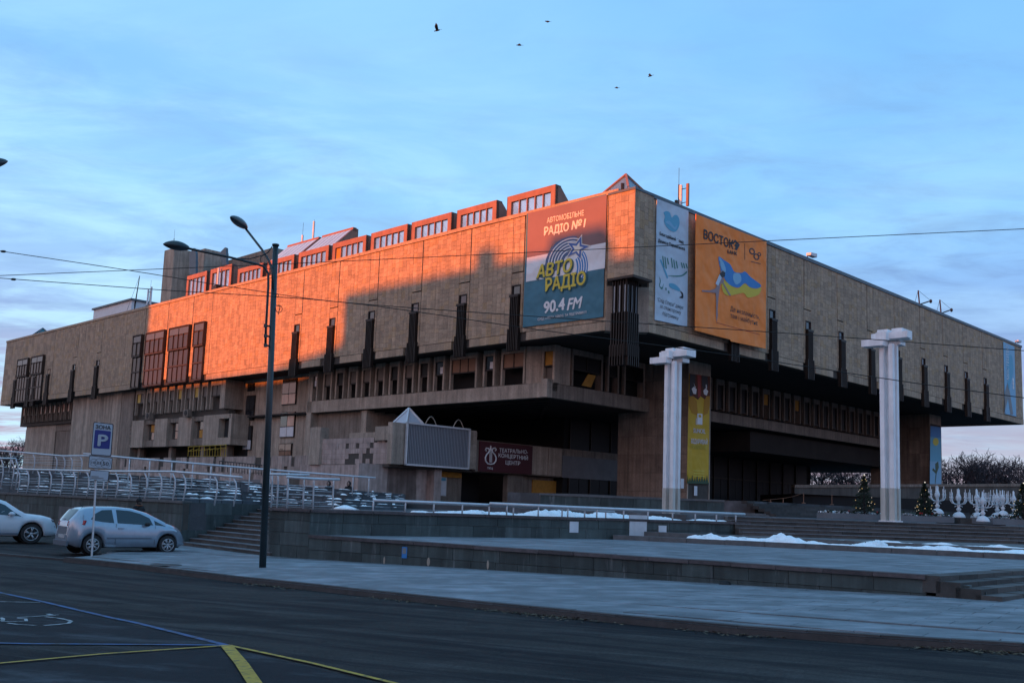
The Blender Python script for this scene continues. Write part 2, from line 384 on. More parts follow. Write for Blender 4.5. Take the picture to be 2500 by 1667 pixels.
SH_R = [11.0, 16.38, 21.83, 27.33, 32.8, 38.25, 43.9, 49.33, 54.55, 59.84]
SH_L2 = [77.3, 84.1]
def bays(pl, gr, start, end, zlo=13.66):
    cur = start
    for g in gr:
        if g-.04 > cur: clad(pl, cur, g-.045, zlo, 21.8)
        c = g+0.64
        clad(pl, g+.045, g+1.12, 17.93, 21.8); clad(pl, g+.01, g+1.12, zlo, 17.85, holes=((c-.42, c+.42, 12, 17.02),))
        cur = g+1.14
    if end > cur: clad(pl, cur, end, zlo, 21.8)
bays(LP, SH_L, 1.9, 51.9); bays(RP, SH_R, 1.9, LEN_R)
WB = [(52.7, 54.8, 1), (55.8, 60.1, 2), (61.15, 65.4, 2), (66.4, 68.45, 1)]
holes = [(a+.05, b-.05, 13.0, 18.85) for a, b, n in WB]
for a, b in ((51.95, 55.75), (55.85, 61.1), (61.2, 66.35), (66.45, 71.0)): clad(LP, a, b, 13.66, 21.8, holes=holes)
bays(LP, SH_L2, 71.05, 91.5)
WF = [(94.2, 98.2, 2), (99.4, 103.2, 2)]
clad(LP, 91.6, LEN_L, 13.66, 21.8, holes=[(a+.05, b-.05, 13.0, 18.85) for a, b, n in WF], tw=(.8, 1.2), thh=.6)
# projecting corner box
NBL = Pl(C0, dL, nL); 
clad(LP, -1.0, 1.05, 16.06, 21.38, o=1.0, tw=(.4, .6), thh=.35); clad(RP, -1.0, 0.9, 16.06, 21.38, o=1.0, tw=(.4, .6), thh=.35)
m = M()
m.prism([bx(-.9, -.9), bx(1.03, -.9), bx(1.03, .88), bx(-.9, .88)], 16.2, 21.4); obj('corner_box', m, MT['joint'], TH)
m = M(); m.prism([bx(-1.0, -1.0), bx(1.05, -1.0), bx(1.05, .9), bx(-1.0, .9)], 15.92, 16.05); obj('corner_box_rim', m, MT['fred'], TH)
m = M(); m.prism([bx(-1.05, -1.05), bx(1.1, -1.05), bx(1.1, .95), bx(-1.05, .95)], 21.38, 21.53); obj('coping', m, MT['zinc'], TH)
# chamfer wall below the corner box
m = M(); m.prism([bx(1.9, 0.0), bx(0.0, 1.9), bx(.6, 2.5), bx(2.5, .6)], 13.05, 15.92); obj('corner_wall', m, MT['concl'], TH)
# fascia strip slabs
def fascia(pl, u0, u1, skip=()):
    u = u0
    while u < u1-.3:
        u2 = min(u+random.uniform(.7, 1.1), u1)
        if not any(u < b and u2 > a for a, b in skip): tiles.append((pl, u+.006, u2-.006, 13.07, 13.62, -.12, .03))
        u = u2
fascia(LP, 1.9, LEN_L, [(g+.1, g+1.2) for g in SH_L+SH_L2]+[(a, b) for a, b, n in WB+WF]); fascia(RP, 1.9, LEN_R, [(g+.1, g+1.2) for g in SH_R])
tiles.sort(key=lambda t: np.linalg.norm(t[0].pt((t[1]+t[2])/2, t[3])-EYE))
near, rest = tiles[:300], tiles[300:]
unit = M(); unit.abox(-.5, .5, -.5, .5, -.5, .5); ume = mesh('tile', unit, MT['clado'])
def place_box(name, me, pl, u0, u1, z0, z1, o0, o1, parent, extra=None):
    o = bpy.data.objects.new(name, me)
    c = pl.pt((u0+u1)/2, (z0+z1)/2, (o0+o1)/2)
    Mx = Matrix(((pl.X[0]*(u1-u0), pl.n[0]*(o1-o0), 0, c[0]), (pl.X[1]*(u1-u0), pl.n[1]*(o1-o0), 0, c[1]), (0, 0, z1-z0, c[2]), (0, 0, 0, 1)))
    link(o, parent)
    o.matrix_basis = Mx
    return o
for t in near: place_box('tile', ume, *t, TH) if False else place_box('tile', ume, t[0], t[1], t[2], t[3], t[4], t[5], t[6], TH)
m = M()
for (pl, a, b, c, d, o0, o1) in rest:
    P = [pl.pt(u, z, o1) for u, z in ((a, c), (b, c), (b, d), (a, d))]; B = [pl.pt(u, z, o0) for u, z in ((a, c), (b, c), (b, d), (a, d))]
    m.hexa(B+P, random.random(), skip=(0,))
obj('cladding_tiles', m, MT['clad'], TH, kind='stuff')
# --- bronze ventilation shafts with slit windows over them
def shaft(pl, g, lit=False):
    c = g+.64; p = M(); p.box(pl, c-.36, c+.36, -.11, .06, 12.95, 16.15); p.box(pl, c-.44, c+.44, -.05, .26, 16.15, 16.32)
    p.box(pl, c-.42, c+.42, .0, .14, 12.5, 13.95)
    s = obj('ventilation_shaft', p, MT['fin'], TH)
    for k in range(5):
        u = c-.33+.165*k; f = M(); f.box(pl, u-.028, u+.028, .05, .25, 12.42, 16.15); obj('fin', f, MT['fin'], s)
    for sg in (-1, 1): f = M(); f.box(pl, c+sg*.47-.035, c+sg*.47+.035, -.02, .27, 12.42, 13.95); obj('fin', f, MT['fin'], s)
    p = M(); p.box(pl, c-.36, c+.36, -.11, -.05, 16.34, 16.98); wi = obj('window', p, MT['glass'], TH)
    for a, b, zz0, zz1 in ((c-.42, c-.36, 16.32, 17.02), (c+.36, c+.42, 16.32, 17.02), (c-.36, c+.36, 16.96, 17.02)):
        f = M(); f.box(pl, a, b, -.11, .05, zz0, zz1); obj('frame', f, MT['fred'], wi)
for g in SH_L+SH_L2: shaft(LP, g)
for g in SH_R: shaft(RP, g)
for s_ in (91.9, 96.3, 98.2, 103.2): shaft(LP, s_)
# corner shaft: an L of tall fins under the corner box
p = M(); cx_, cy_ = .22, -.22; sq = lambda h: [bx(cx_-h, cy_-h), bx(cx_+h, cy_-h), bx(cx_+h, cy_+h), bx(cx_-h, cy_+h)]; p.prism(sq(.48), 12.6, 15.92)
cs = obj('corner_shaft', p, MT['fin'], TH)
p = M(); p.prism(sq(.46), 10.75, 12.6); obj('shaft_core', p, MT['inner'], cs)
for k in range(6):
    for pl, sg in ((LP, 1), (RP, 1)):
        uc, oc = (cx_, -cy_) if pl is LP else (cy_, -cx_)
        u = uc-.52+.205*k; f = M(); f.box(pl, u-.04, u+.04, oc+.48, oc+.68, 11.2, 13.9); f.box(pl, u-.025, u+.025, oc+.48, oc+.60, 13.9, 15.92); obj('fin', f, MT['fin'], cs)
        f = M(); f.box(pl, u+.02, u+.09, oc+.46, oc+.71, 10.62, 11.9); obj('fin', f, MT['fin'], cs)
for k in range(3):
    for pl in (LP, RP): f = M(); uc, oc = (cx_, -cy_) if pl is LP else (cy_, -cx_); u = uc-.46+.41*k; f.box(pl, u+.03, u+.13, oc+.49, oc+.52, 13.9, 15.6); obj('pane', f, MT['glassb'], cs)
MT['greyb'] = mat('dusty_glass', (0.06, 0.05, 0.042), .2, .3, .8); MT['brownglass'] = mat('brown_glass', (0.028, 0.012, 0.005), .35, .4, .9)
# --- large bronze window boxes on the left facade
def winbox(a, b, n, low=13.15, rev=False):
    m = M(); m.box(LP, a+.1, b-.1, -.3, .12, low, 16.6); W = obj('window_bay', m, MT['glass'], TH)
    m = M(); m.box(LP, a, b, -.1, .36, 18.86, 18.96); m.box(LP, a, a+.07, -.1, .36, 16.55, 18.86); m.box(LP, b-.07, b, -.1, .36, 16.55, 18.86); m.box(LP, a, b, -.1, .36, 16.5, 16.62)
    m.box(LP, a+.07, b-.07, -.1, .25, 16.62, 18.86, .2); obj('bay_box', m, MT['fred'], W)
    k = 2*n; wd = (b-a-.14)/k
    for i in range(k):
        u = a+.07+i*wd
        f = M(); f.box(LP, u+.05, u+wd-.05, .27, .31, 16.7, 17.95); obj('pane', f, MT['brownglass'], W)
        for zz in ((13.3, 14.75), (14.95, 16.4)):
            f = M(); f.box(LP, a+.15+i*(b-a-.3)/k+.05, a+.15+(i+1)*(b-a-.3)/k-.05, .14, .18, *zz); obj('pane', f, MT['brownglass'], W)
        f = M(); f.box(LP, u-.03, u+.03, .25, .38, 16.62, 18.1); f.box(LP, u-.03, u+.03, .13, .24, low, 16.5); obj('mullion', f, MT['fred'], W)
    for i in range(n):
        wq = (b-a-.14)/n; f = M(); f.box(LP, a+.14+i*wq, a+i*wq+wq-.02, .27, .31, 18.12, 18.75); obj('pane', f, MT['greyb'], W)
    f = M(); f.box(LP, a, b, .1, .26, 14.78, 14.92); f.box(LP, b-.12, b-.05, .13, .24, low, 16.5); f.box(LP, a, b, .1, .25, low-.05, low+.08); obj('transom', f, MT['fred'], W)
for a, b, n in WB+WF: winbox(a, b, n)
# --- level two: ledge and projecting window frames
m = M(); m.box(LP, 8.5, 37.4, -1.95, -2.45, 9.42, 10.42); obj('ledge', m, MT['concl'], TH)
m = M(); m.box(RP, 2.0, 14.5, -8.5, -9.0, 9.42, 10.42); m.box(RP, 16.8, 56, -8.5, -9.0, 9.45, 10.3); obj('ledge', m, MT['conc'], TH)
m = M(); m.box(LP, 8.42, 9.0, -1.9, -2.5, 10.42, 10.66); m.box(LP, 8.42, 8.8, -1.86, -2.4, 9.4, 10.66); obj('ledge_corner', m, MT['concl'], TH)
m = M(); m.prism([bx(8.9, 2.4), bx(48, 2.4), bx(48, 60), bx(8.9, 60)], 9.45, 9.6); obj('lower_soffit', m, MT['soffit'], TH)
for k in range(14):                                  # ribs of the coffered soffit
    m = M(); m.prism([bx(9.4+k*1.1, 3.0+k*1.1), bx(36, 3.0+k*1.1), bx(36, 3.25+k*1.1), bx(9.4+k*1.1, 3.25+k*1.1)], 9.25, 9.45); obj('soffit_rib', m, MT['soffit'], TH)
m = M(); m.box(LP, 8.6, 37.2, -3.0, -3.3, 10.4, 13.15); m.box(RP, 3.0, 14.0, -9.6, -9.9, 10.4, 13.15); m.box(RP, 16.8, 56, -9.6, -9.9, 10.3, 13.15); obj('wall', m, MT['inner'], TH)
m = M(); m.box(LP, 8.5, 37.2, -2.45, -3.0, 9.9, 10.42); obj('sill_slab', m, MT['soffit'], TH)
def bay(pl, a, b, o, kind, mt, panes=1, zb=10.46, zp=(11.66, 12.68), dep=.6, ztop=13.1):
    g = .17; f = M()
    dn = .28; f.box(pl, a-g, a, o-(dep if pl is LP else dn), o, zb, ztop); f.box(pl, b, b+g, o-(dn if pl is LP else dep), o, zb, ztop); f.box(pl, a, b, o-dep, o, zp[1]+.02, ztop)
    P = [pl.pt(a, zp[0], o-.25), pl.pt(a, zp[0], o-dep-.1), pl.pt(a, zb-.02, o-dep-.5), pl.pt(a, zb-.02, o-.45)]
    W = obj('window_frame', f, mt, TH)
    f = M(); f.hexa([pl.pt(a-.02, zb-.12, o-dep), pl.pt(b+.02, zb-.12, o-dep), pl.pt(b+.02, zb-.12, o-1.0), pl.pt(a-.02, zb-.12, o-1.0), pl.pt(a-.02, zb-.02, o-dep), pl.pt(b+.02, zb-.02, o-dep), pl.pt(b+.02, zb-.02, o-1.0), pl.pt(a-.02, zb-.02, o-1.0)]); obj('sill', f, MT['joint'], W)
    sg = 1 if pl is LP else -1
    uu = b if pl is LP else a
    f = M(); f.hexa([pl.pt(uu, zb, o-.2), pl.pt(uu-sg*.05, zb, o-.2), pl.pt(uu-sg*.12*(b-a), zb, o-1.0), pl.pt(uu, zb, o-1.0), pl.pt(uu, zp[0], o-.2), pl.pt(uu-sg*.05, zp[0], o-.2), pl.pt(uu-sg*.12*(b-a), zp[0], o-1.0), pl.pt(uu, zp[0], o-1.0)]); obj('jamb', f, mt, W) if False else None
    pw = (b-a)/panes
    for i in range(panes):
        mtp = {'d': MT['darkglass'], 'g': MT['greyp'], 'b': MT['brown'], 'o': MT['ochre'], 'w': MT['glass'], 'e': MT['yell'], 's': MT['sunset']}[kind[i % len(kind)]]
        f = M(); f.box(pl, a+i*pw+.04, a+(i+1)*pw-.04, o-.16, o-.12, zp[0]+.05, zp[1]); obj('pane', f, mtp, W)
        if kind[i % len(kind)] == 'w':
            f = M(); uu2 = a+.08 if pl is LP else b-.4; f.box(pl, uu2, uu2+.34, o-.11, o-.10, zp[0]+.1, zp[0]+.6); obj('blind', f, MT['whitep'], W)
    f = M(); f.box(pl, a, b, o-.20, o-.06, zp[0]-.04, zp[0]+.05)
    for i in range(panes+1): f.box(pl, a+i*pw-.03, a+i*pw+.03, o-.20, o-.08, zp[0], zp[1]+.02)
    obj('frame', f, MT['fin'], W)
    return W
MT['darkglass'] = mat('dark_glass', (0.006, 0.006, 0.008), .45, .3, .6, spec=.2); MT['greyp'] = flat('grey_brown_panel', (0.13, 0.11, 0.095)); MT['yell'] = flat('yellow_curtain', (0.50, 0.34, 0.08)); MT['sunset'] = mat('sunset_tint_glass', (0.45, 0.26, 0.2), 0.2, .3, .8)  # sunset panes: warm sky reflection is put into the base colour
cs_ = [36.5, 34.4, 32.6, 30.75, 28.9, 27.08, 25.24, 23.42, 21.57, 19.8]
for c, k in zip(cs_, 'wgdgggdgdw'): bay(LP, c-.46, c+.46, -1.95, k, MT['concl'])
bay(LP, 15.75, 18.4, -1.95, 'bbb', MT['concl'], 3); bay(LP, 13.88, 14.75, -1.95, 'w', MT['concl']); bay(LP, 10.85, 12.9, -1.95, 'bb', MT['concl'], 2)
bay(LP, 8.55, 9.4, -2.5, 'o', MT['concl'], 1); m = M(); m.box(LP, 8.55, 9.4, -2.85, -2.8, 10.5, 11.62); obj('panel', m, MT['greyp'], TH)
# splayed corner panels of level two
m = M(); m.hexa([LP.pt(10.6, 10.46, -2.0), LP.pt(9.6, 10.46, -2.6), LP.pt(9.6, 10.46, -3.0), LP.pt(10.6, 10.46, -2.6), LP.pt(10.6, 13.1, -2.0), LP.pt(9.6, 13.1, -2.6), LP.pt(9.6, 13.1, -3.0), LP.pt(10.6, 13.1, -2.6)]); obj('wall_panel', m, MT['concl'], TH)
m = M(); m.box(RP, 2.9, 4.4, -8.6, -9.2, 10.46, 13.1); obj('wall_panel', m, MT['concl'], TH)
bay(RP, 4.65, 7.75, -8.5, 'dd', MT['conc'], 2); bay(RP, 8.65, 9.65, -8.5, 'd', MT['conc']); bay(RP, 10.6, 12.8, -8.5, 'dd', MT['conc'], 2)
# fallen ochre board hanging in the corner window
m = M(); B5 = lambda x, y: RP.uv(1140+x/5.8725, 840+y/5.8725, -8.35)
m.poly(RP, [B5(1740, 430), B5(1850, 450), B5(1780, 620), B5(1650, 590)], -8.4, -8.35); obj('loose_board', m, MT['ochre'], TH)
c = 17.9; i = 0
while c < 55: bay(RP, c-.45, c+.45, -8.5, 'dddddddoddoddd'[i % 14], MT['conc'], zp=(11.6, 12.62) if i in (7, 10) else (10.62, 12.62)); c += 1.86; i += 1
# left group above the band, and the far-left group
cL = [66.0, 64.3, 62.58, 60.85, 59.07, 57.3, 55.6, 53.9]
bay(LP, 67.25, 69.0, -.9, 'ge', MT['concl'], 2, zb=10.3, zp=(11.6, 12.6))
for c, k in zip(cL, 'ggggegeg'): bay(LP, c-.42, c+.42, -.9, k, MT['concl'], zb=10.3, zp=(11.6, 12.6))
bay(LP, 50.75, 52.55, -.9, 'gg', MT['concl'], 2, zb=10.3, zp=(11.6, 12.6))
m = M(); m.box(LP, 50, 69.3, -1.5, -2.2, 9.4, 13.1); obj('wall', m, MT['joint'], TH)
m = M(); m.box(LP, 49.9, 50.55, -.9, -3.0, 10.3, 13.1); obj('wall_end', m, MT['concl'], TH)
c = 87.6; i = 0
while c < 107: bay(LP, c-.42, c+.42, -2.0, 'sssssssssggg'[i % 12], MT['conc'], zb=10.7, zp=(11.7, 12.7), dep=.5); c += 1.52; i += 1
m = M(); m.box(LP, 86.5, 108, -2.5, -3.2, 10.3, 13.1); obj('wall', m, MT['joint'], TH)
# --- lower storeys, left side
zg = 1.0
m = M(); m.box(LP, 69.8, 72.9, -1.0, -3, zg, 13.1); m.box(LP, 72.9, 86.5, -1.0, -1.6, zg, 13.2); obj('tower_wall', m, MT['conc'], TH)
for k in range(17): f = M(); f.box(LP, 72.9+k*.8, 72.9+k*.8+.77, -1.0, -.96, zg, 13.19, random.random()); obj('wall_panel', f, MT['concl'], TH)
m = M(); m.box(LP, 86.5, 90.5, -2.9, -3.4, zg, 10.6); m.box(LP, 90.5, 96.2, -4.2, -4.6, zg, 10.2); m.box(LP, 96.2, 106.5, -2.9, -3.4, zg, 10.4); m.box(LP, 90.5, 96.2, -2.9, -3.4, 9.4, 10.6); obj('wall', m, MT['conc'], TH)
for k in range(12): f = M(); u = 96.2+k*.86; f.box(LP, u, u+.83, -2.9, -2.86, zg, 10.38, random.random()); obj('wall_panel', f, MT['concl'], TH)
for k in range(4): f = M(); u = 86.6+k*.97; f.box(LP, u, u+.93, -2.9, -2.86, zg, 10.3, random.random()); obj('wall_panel', f, MT['concl'], TH)
# band with deep windows
bw = [(64.3, 66.9), (59.05, 61.5), (53.85, 56.25), (48.7, 50.8)]
m = M(); m.box(LP, 49.8, 70.2, -1.7, -2.4, 6.76, 9.65); obj('band_core', m, MT['joint'], TH)
e = [70.2]+[v for a, b in bw for v in (b, a)]
prev = 70.2
for i, (a, b) in enumerate(bw):
    m = M(); m.box(LP, b+.02 if i < 3 else b+.02, prev, -1.0, -1.7, 6.76, 9.72); obj('wall_panel', m, MT['concl'], TH)
    if i < 3:
        f = M(); f.box(LP, a, b, -1.25, -1.7, 6.80, 7.5); obj('spandrel', f, MT['conc'], TH); f = M(); f.box(LP, a, b, -1.25, -1.7, 9.25, 9.68); obj('spandrel', f, MT['conc'], TH)
        f = M(); f.box(LP, a+1.0, b-.02, -1.05, -1.7, 7.5, 9.25); obj('reveal', f, MT['conc'], TH) if False else None
        W = M(); W.box(LP, a+.15, b-.7, -1.55, -1.62, 7.5, 9.25); w_ = obj('window', W, MT['fin'], TH)
        f = M(); f.box(LP, a+.22, b-.8, -1.5, -1.54, 8.42, 9.18); obj('pane', f, MT['ochre'] if i == 0 else MT['glass'], w_)
        f = M(); f.box(LP, a+.22, b-.8, -1.5, -1.54, 7.58, 8.34); obj('pane', f, MT['ochre'] if i == 2 else MT['glass'], w_)
    prev = a
m = M(); m.box(LP, 48.6, 50.8, -1.0, -1.6, 9.3, 9.72); m.box(LP, 48.4, 50.8, -1.0, -2.9, 6.76, 7.45); m.box(LP, 48.4, 48.9, -1.0, -2.9, 7.4, 9.72); obj('wall_end', m, MT['concl'], TH)
W = M(); W.box(LP, 48.9, 50.7, -1.6, -1.7, 7.45, 9.3); obj('window', W, MT['glass'], TH)
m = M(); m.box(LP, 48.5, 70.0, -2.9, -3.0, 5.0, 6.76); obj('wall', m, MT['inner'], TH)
for s_ in (68.9, 61.6, 54.8, 50.2): m = M(); m.box(LP, s_-.3, s_+.3, -1.6, -2.1, 5.0, 6.76); obj('column', m, MT['conc'], TH)
# recessed wall with stacked windows
for k in range(14):
    f = M(); u0_ = 37.2+k*.99; f.box(LP, u0_, u0_+.96, -3.0, -3.06, 5.0, 13.2, random.random()); obj('wall_panel', f, MT['concl'], TH)
m = M(); m.box(LP, 37.2, 52, -3.06, -3.6, 2, 13.2); obj('wall', m, MT['joint'], TH)
m = M(); m.box(LP, 50.9, 52.3, -2.2, -3.0, 2.0, 13.2); m.box(LP, 36.6, 37.3, -1.95, -3.2, 2.0, 13.1); obj('pier', m, MT['concl'], TH)
for (a, b, z0, z1, kk) in [(47.7, 49.25, 9.21, 11.66, 'dd'), (47.8, 49.3, 6.34, 8.7, 'wd'), (48.0, 49.2, 12.1, 12.85, 'dd'), (40.6, 42.93, 10.45, 12.85, 'sd'), (40.55, 42.9, 7.42, 9.78, 'ws'), (40.77, 42.83, 5.71, 6.88, 'bd')]:
    W = M(); W.box(LP, a, b, -2.88, -3.02, z0, z1); w_ = obj('window', W, MT['fin'], TH)
    zm = z0+(z1-z0)*.42; um = (a+b)/2
    mp = {'d': MT['glass'], 'w': MT['whitep'], 's': MT['sunset'], 'b': MT['brown']}
    for (p, q_, r_, s2, kx) in [(a+.07, um-.04, z0+.07, zm-.04, kk[0]), (um+.04, b-.07, z0+.07, zm-.04, kk[0]), (a+.07, um-.04, zm+.04, z1-.07, kk[1]), (um+.04, b-.07, zm+.04, z1-.07, 'd')]:
        f = M(); f.box(LP, p, q_, -2.84, -2.88, r_, s2); obj('pane', f, mp[kx], w_)
# pier and dark hall at the left of the ledge
m = M(); m.box(LP, 30, 37.1, -2.6, -6, 2, 9.42); obj('wall', m, MT['conc'], TH)
Q = Pl(LP.pt(29.2, 0, -2.0), dR, -dL)
m = M(); m.box(LP, 28.9, 29.6, -2.2, -5.5, 4, 9.35); obj('pier', m, MT['concl'], TH)
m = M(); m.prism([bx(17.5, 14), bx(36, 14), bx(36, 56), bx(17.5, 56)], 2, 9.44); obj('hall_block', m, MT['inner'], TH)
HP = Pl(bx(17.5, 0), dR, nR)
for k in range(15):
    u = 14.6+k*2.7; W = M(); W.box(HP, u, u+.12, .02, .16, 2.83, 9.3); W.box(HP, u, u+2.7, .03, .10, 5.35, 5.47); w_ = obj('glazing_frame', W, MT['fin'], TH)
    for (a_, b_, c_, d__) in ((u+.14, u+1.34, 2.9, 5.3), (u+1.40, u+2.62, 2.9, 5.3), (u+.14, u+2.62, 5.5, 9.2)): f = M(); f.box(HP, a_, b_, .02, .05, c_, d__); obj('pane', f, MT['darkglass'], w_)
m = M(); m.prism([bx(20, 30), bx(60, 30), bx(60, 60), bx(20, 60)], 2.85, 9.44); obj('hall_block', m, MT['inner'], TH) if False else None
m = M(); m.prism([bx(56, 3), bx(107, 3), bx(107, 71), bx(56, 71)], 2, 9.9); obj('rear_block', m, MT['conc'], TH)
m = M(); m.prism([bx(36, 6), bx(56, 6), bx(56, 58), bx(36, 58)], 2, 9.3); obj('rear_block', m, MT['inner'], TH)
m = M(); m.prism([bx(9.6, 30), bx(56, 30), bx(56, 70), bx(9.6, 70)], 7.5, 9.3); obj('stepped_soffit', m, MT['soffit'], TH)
# pylons
for (t0, t1, nm) in ((13.65, 16.55, 'pylon'), (58.3, 61.3, 'pylon')):
    m = M(); m.prism([bx(5.0, t0), bx(11.5, t0), bx(11.5, t1), bx(5.0, t1)], 2.0, 13.25); P_ = obj(nm, m, MT['joint'], TH)
    PL1 = Pl(bx(0, t0), dL, -dR)
    n_ = 6
    for i in range(n_):
        for j in range(8):
            f = M(); u = 5.0+i*6.5/n_; z = 2.0+j*1.4; f.box(PL1, u+.01, u+6.5/n_-.01, 0, .05, z+.01, z+1.39, random.random()); obj('cladding_panel', f, MT['conc'], P_)
    f = M(); f.box(RP, t0-.05, t0+.06, -5, -4.94, 2, 13.2); f.box(RP, t1-.12, t1, -5, -4.94, 2, 13.2); f.box(RP, t0, t1, -5, -4.95, 12.2, 13.2); obj('pylon_frame', f, MT['concl'], P_)

MT['pinkw'] = mat('pinkish_stone', (0.38, 0.30, 0.27), 0.85, 0.3, 1.5, 0.15, None, 0.01, 20, streak=0.3)
MT['pinko'] = mat('pinkish_slab', (0.34, 0.27, 0.24), 0.85, 0.3, 1.5, 0, None, 0.01, 20, streak=0.35, objr=.2)
MT['louvre'] = flat('louvre_back', (0.09, 0.095, 0.105)); MT['louvre2'] = flat('louvre_metal', (0.25, 0.26, 0.29), .5)
MT['pyr'] = mat('frosted_pyramid', (0.42, 0.45, 0.50), .4, .1, 2); MT['greyw'] = mat('grey_render', (0.16, 0.16, 0.17), .8, .2, 1); MT['greyw2'] = mat('dark_grey_render', (0.085, 0.08, 0.08), .85, .25, 1)
MT['yrail'] = flat('yellow_railing_paint', (0.36, 0.25, 0.02)); MT['pyrg'] = mat('roof_pyramid_glass', (0.10, 0.16, 0.22), .1, .1, 1, spec=.9); MT['glassteal'] = mat('teal_glass', (0.01, 0.12, 0.14), .15, .1, 1, spec=.8)

# --- roof: skylight modules along the parapet
def glassy(name, col, alpha):
    m_ = mat(name, col, .12, .15, 1.0, spec=.8); m_.node_tree.nodes['Principled BSDF'].inputs['Alpha'].default_value = alpha; return m_
for k_ in ('pyrg', 'pyr2'): MT[k_] = glassy('roof_glass_'+k_, (0.16, 0.24, 0.32), .55)
def skylight(s0, s1, z1=23.78, fo=-.6, tall=0.0, wins=5, ochre=False):
    dp = 2.6; zb = 21.7
    f = M()
    fr = [(s0, s0+.42), (s1-.42, s1)]
    for a, b in fr: f.box(LP, a, b, fo-.25, fo, zb, z1)
    f.box(LP, s0+.42, s1-.42, fo-.25, fo, z1-.45, z1); f.box(LP, s0+.42, s1-.42, fo-.25, fo, zb, 22.25)
    k = obj('skylight', f, MT['redm'], TH)
    f = M(); f.poly(Pl(LP.pt(s0, 0), -nL, -dL), [(-fo, zb), (-fo, z1-.02), (-fo+.5, z1-.02), (-fo+dp, zb)], -.06, 0); obj('skylight_side', f, MT['redm'], k)
    f = M(); f.poly(Pl(LP.pt(s1, 0), -nL, -dL), [(-fo, zb), (-fo, z1-.02), (-fo+.5, z1-.02), (-fo+dp, zb)], 0, .06); obj('skylight_side', f, MT['redm'], k)
    f = M(); f.hexa([LP.pt(s0, z1-.1, fo-.02), LP.pt(s1, z1-.1, fo-.02), LP.pt(s1, z1-.1, fo-.55), LP.pt(s0, z1-.1, fo-.55), LP.pt(s0, z1, fo-.02), LP.pt(s1, z1, fo-.02), LP.pt(s1, z1, fo-.55), LP.pt(s0, z1, fo-.55)]); obj('skylight_cap', f, MT['zinc'], k)
    for i in range(6):
        u = s0+.3+i*(s1-s0-.6)/5; g = M(); g.tube([LP.pt(u, z1-.08, fo-.5), LP.pt(u, zb+.1, fo-dp)], .05, 4); obj('rafter', g, MT['whitep'], k)
    w_ = (s1-s0-.84)/wins
    for i in range(wins):
        a = s0+.42+i*w_; g = M(); g.box(LP, a+.05, a+w_-.05, fo-.16, fo-.12, 22.28, z1-.5)
        obj('pane', g, MT['ochre'] if (ochre and i == wins-1) else MT['skypane'], k)
        g = M(); g.box(LP, a-.03, a+.05, fo-.2, fo-.03, 22.25, z1-.45); obj('mullion', g, MT['redm'], k)
MT['skypane'] = glassy('skylight_glass', (0.62, 0.68, 0.74), .62); MT['skypane'].node_tree.nodes['Principled BSDF'].inputs['Metallic'].default_value = .92
for i, (a, b) in enumerate([(7.05, 11.7), (12.75, 17.0), (17.6, 22.3), (22.8, 27.5), (28.15, 32.9), (33.45, 38.1), (38.8, 43.3), (44.0, 48.6)]): skylight(a, b, ochre=(i == 4))
skylight(49.8, 54.0, 24.5, wins=4); skylight(54.7, 58.9, 24.5, wins=4)
# raised sloping rooflights behind the first row
for a, b in ((35.5, 40.4), (40.95, 46.3)):
    f = M(); pr = [(1.2, 23.2), (4.6, 26.55), (5.1, 26.55), (5.1, 21.7), (1.2, 21.7)]
    f.poly(Pl(LP.pt(a, 0), -nL, -dL), pr, -.12, 0); f.poly(Pl(LP.pt(b, 0), -nL, -dL), pr, 0, .12); f.box(LP, a, b, -4.9, -4.5, 26.25, 26.62); f.box(LP, a, b, -5.1, -5.0, 21.7, 26.5); k = obj('rooflight', f, MT['redm'], TH)
    for i in range(6):
        u = a+.1+i*(b-a-.2)/6; u2 = u+(b-a-.2)/6-.08
        f = M(); f.hexa([LP.pt(u, 23.2, -1.2), LP.pt(u2, 23.2, -1.2), LP.pt(u2, 26.3, -4.4), LP.pt(u, 26.3, -4.4), LP.pt(u, 23.26, -1.16), LP.pt(u2, 23.26, -1.16), LP.pt(u2, 26.36, -4.36), LP.pt(u, 26.36, -4.36)]); obj('pane', f, MT['glassb'], k)
Z9 = lambda x, y, o: LP.uv(380+x/5.8725, 500+y/5.8725, o)
def block(a, b, o0, o1, z, m_): f = M(); f.box(LP, a, b, o0, o1, 21.7, z); return obj('roof_tower', f, m_, TH)
def pxblock(xl, xr, yt, o, dep, m_, side=None):
    (a, _), (b_, z_) = Z9(xr, yt, -o), Z9(xl, yt, -o); return block(a, b_, -o, -o-dep, z_, m_)
pxblock(128, 268, 660, 11, 2.7, MT['concl'])                       # tall lift tower far back on the roof
pxblock(580, 705, 665, 13, 3.4, MT['concl'])
pxblock(440, 600, 735, 14.5, 2, MT['fin'])
o_ = 10.6; f = M(); f.poly(LP, [Z9(480, 1000, -o_), Z9(575, 1000, -o_), Z9(575, 690, -o_), Z9(545, 620, -o_), Z9(485, 695, -o_)], -o_-.3, -o_); obj('roof_cowl', f, MT['zinc'], TH)
o_ = 12.0; f = M(); f.poly(LP, [Z9(905, 700, -o_), Z9(995, 610, -o_), Z9(1008, 620, -o_), Z9(1015, 860, -o_), Z9(960, 860, -o_)], -o_-.3, -o_); obj('roof_cowl', f, MT['zinc'], TH)
o_ = 16.0; f = M(); pz = [Z9(960, 1000, -o_), Z9(1000, 800, -o_), Z9(1030, 800, -o_), Z9(1690, 610, -o_), Z9(1800, 900, -o_)]; f.poly(LP, pz, -o_-6, -o_); obj('roof_block', f, MT['conc'], TH)
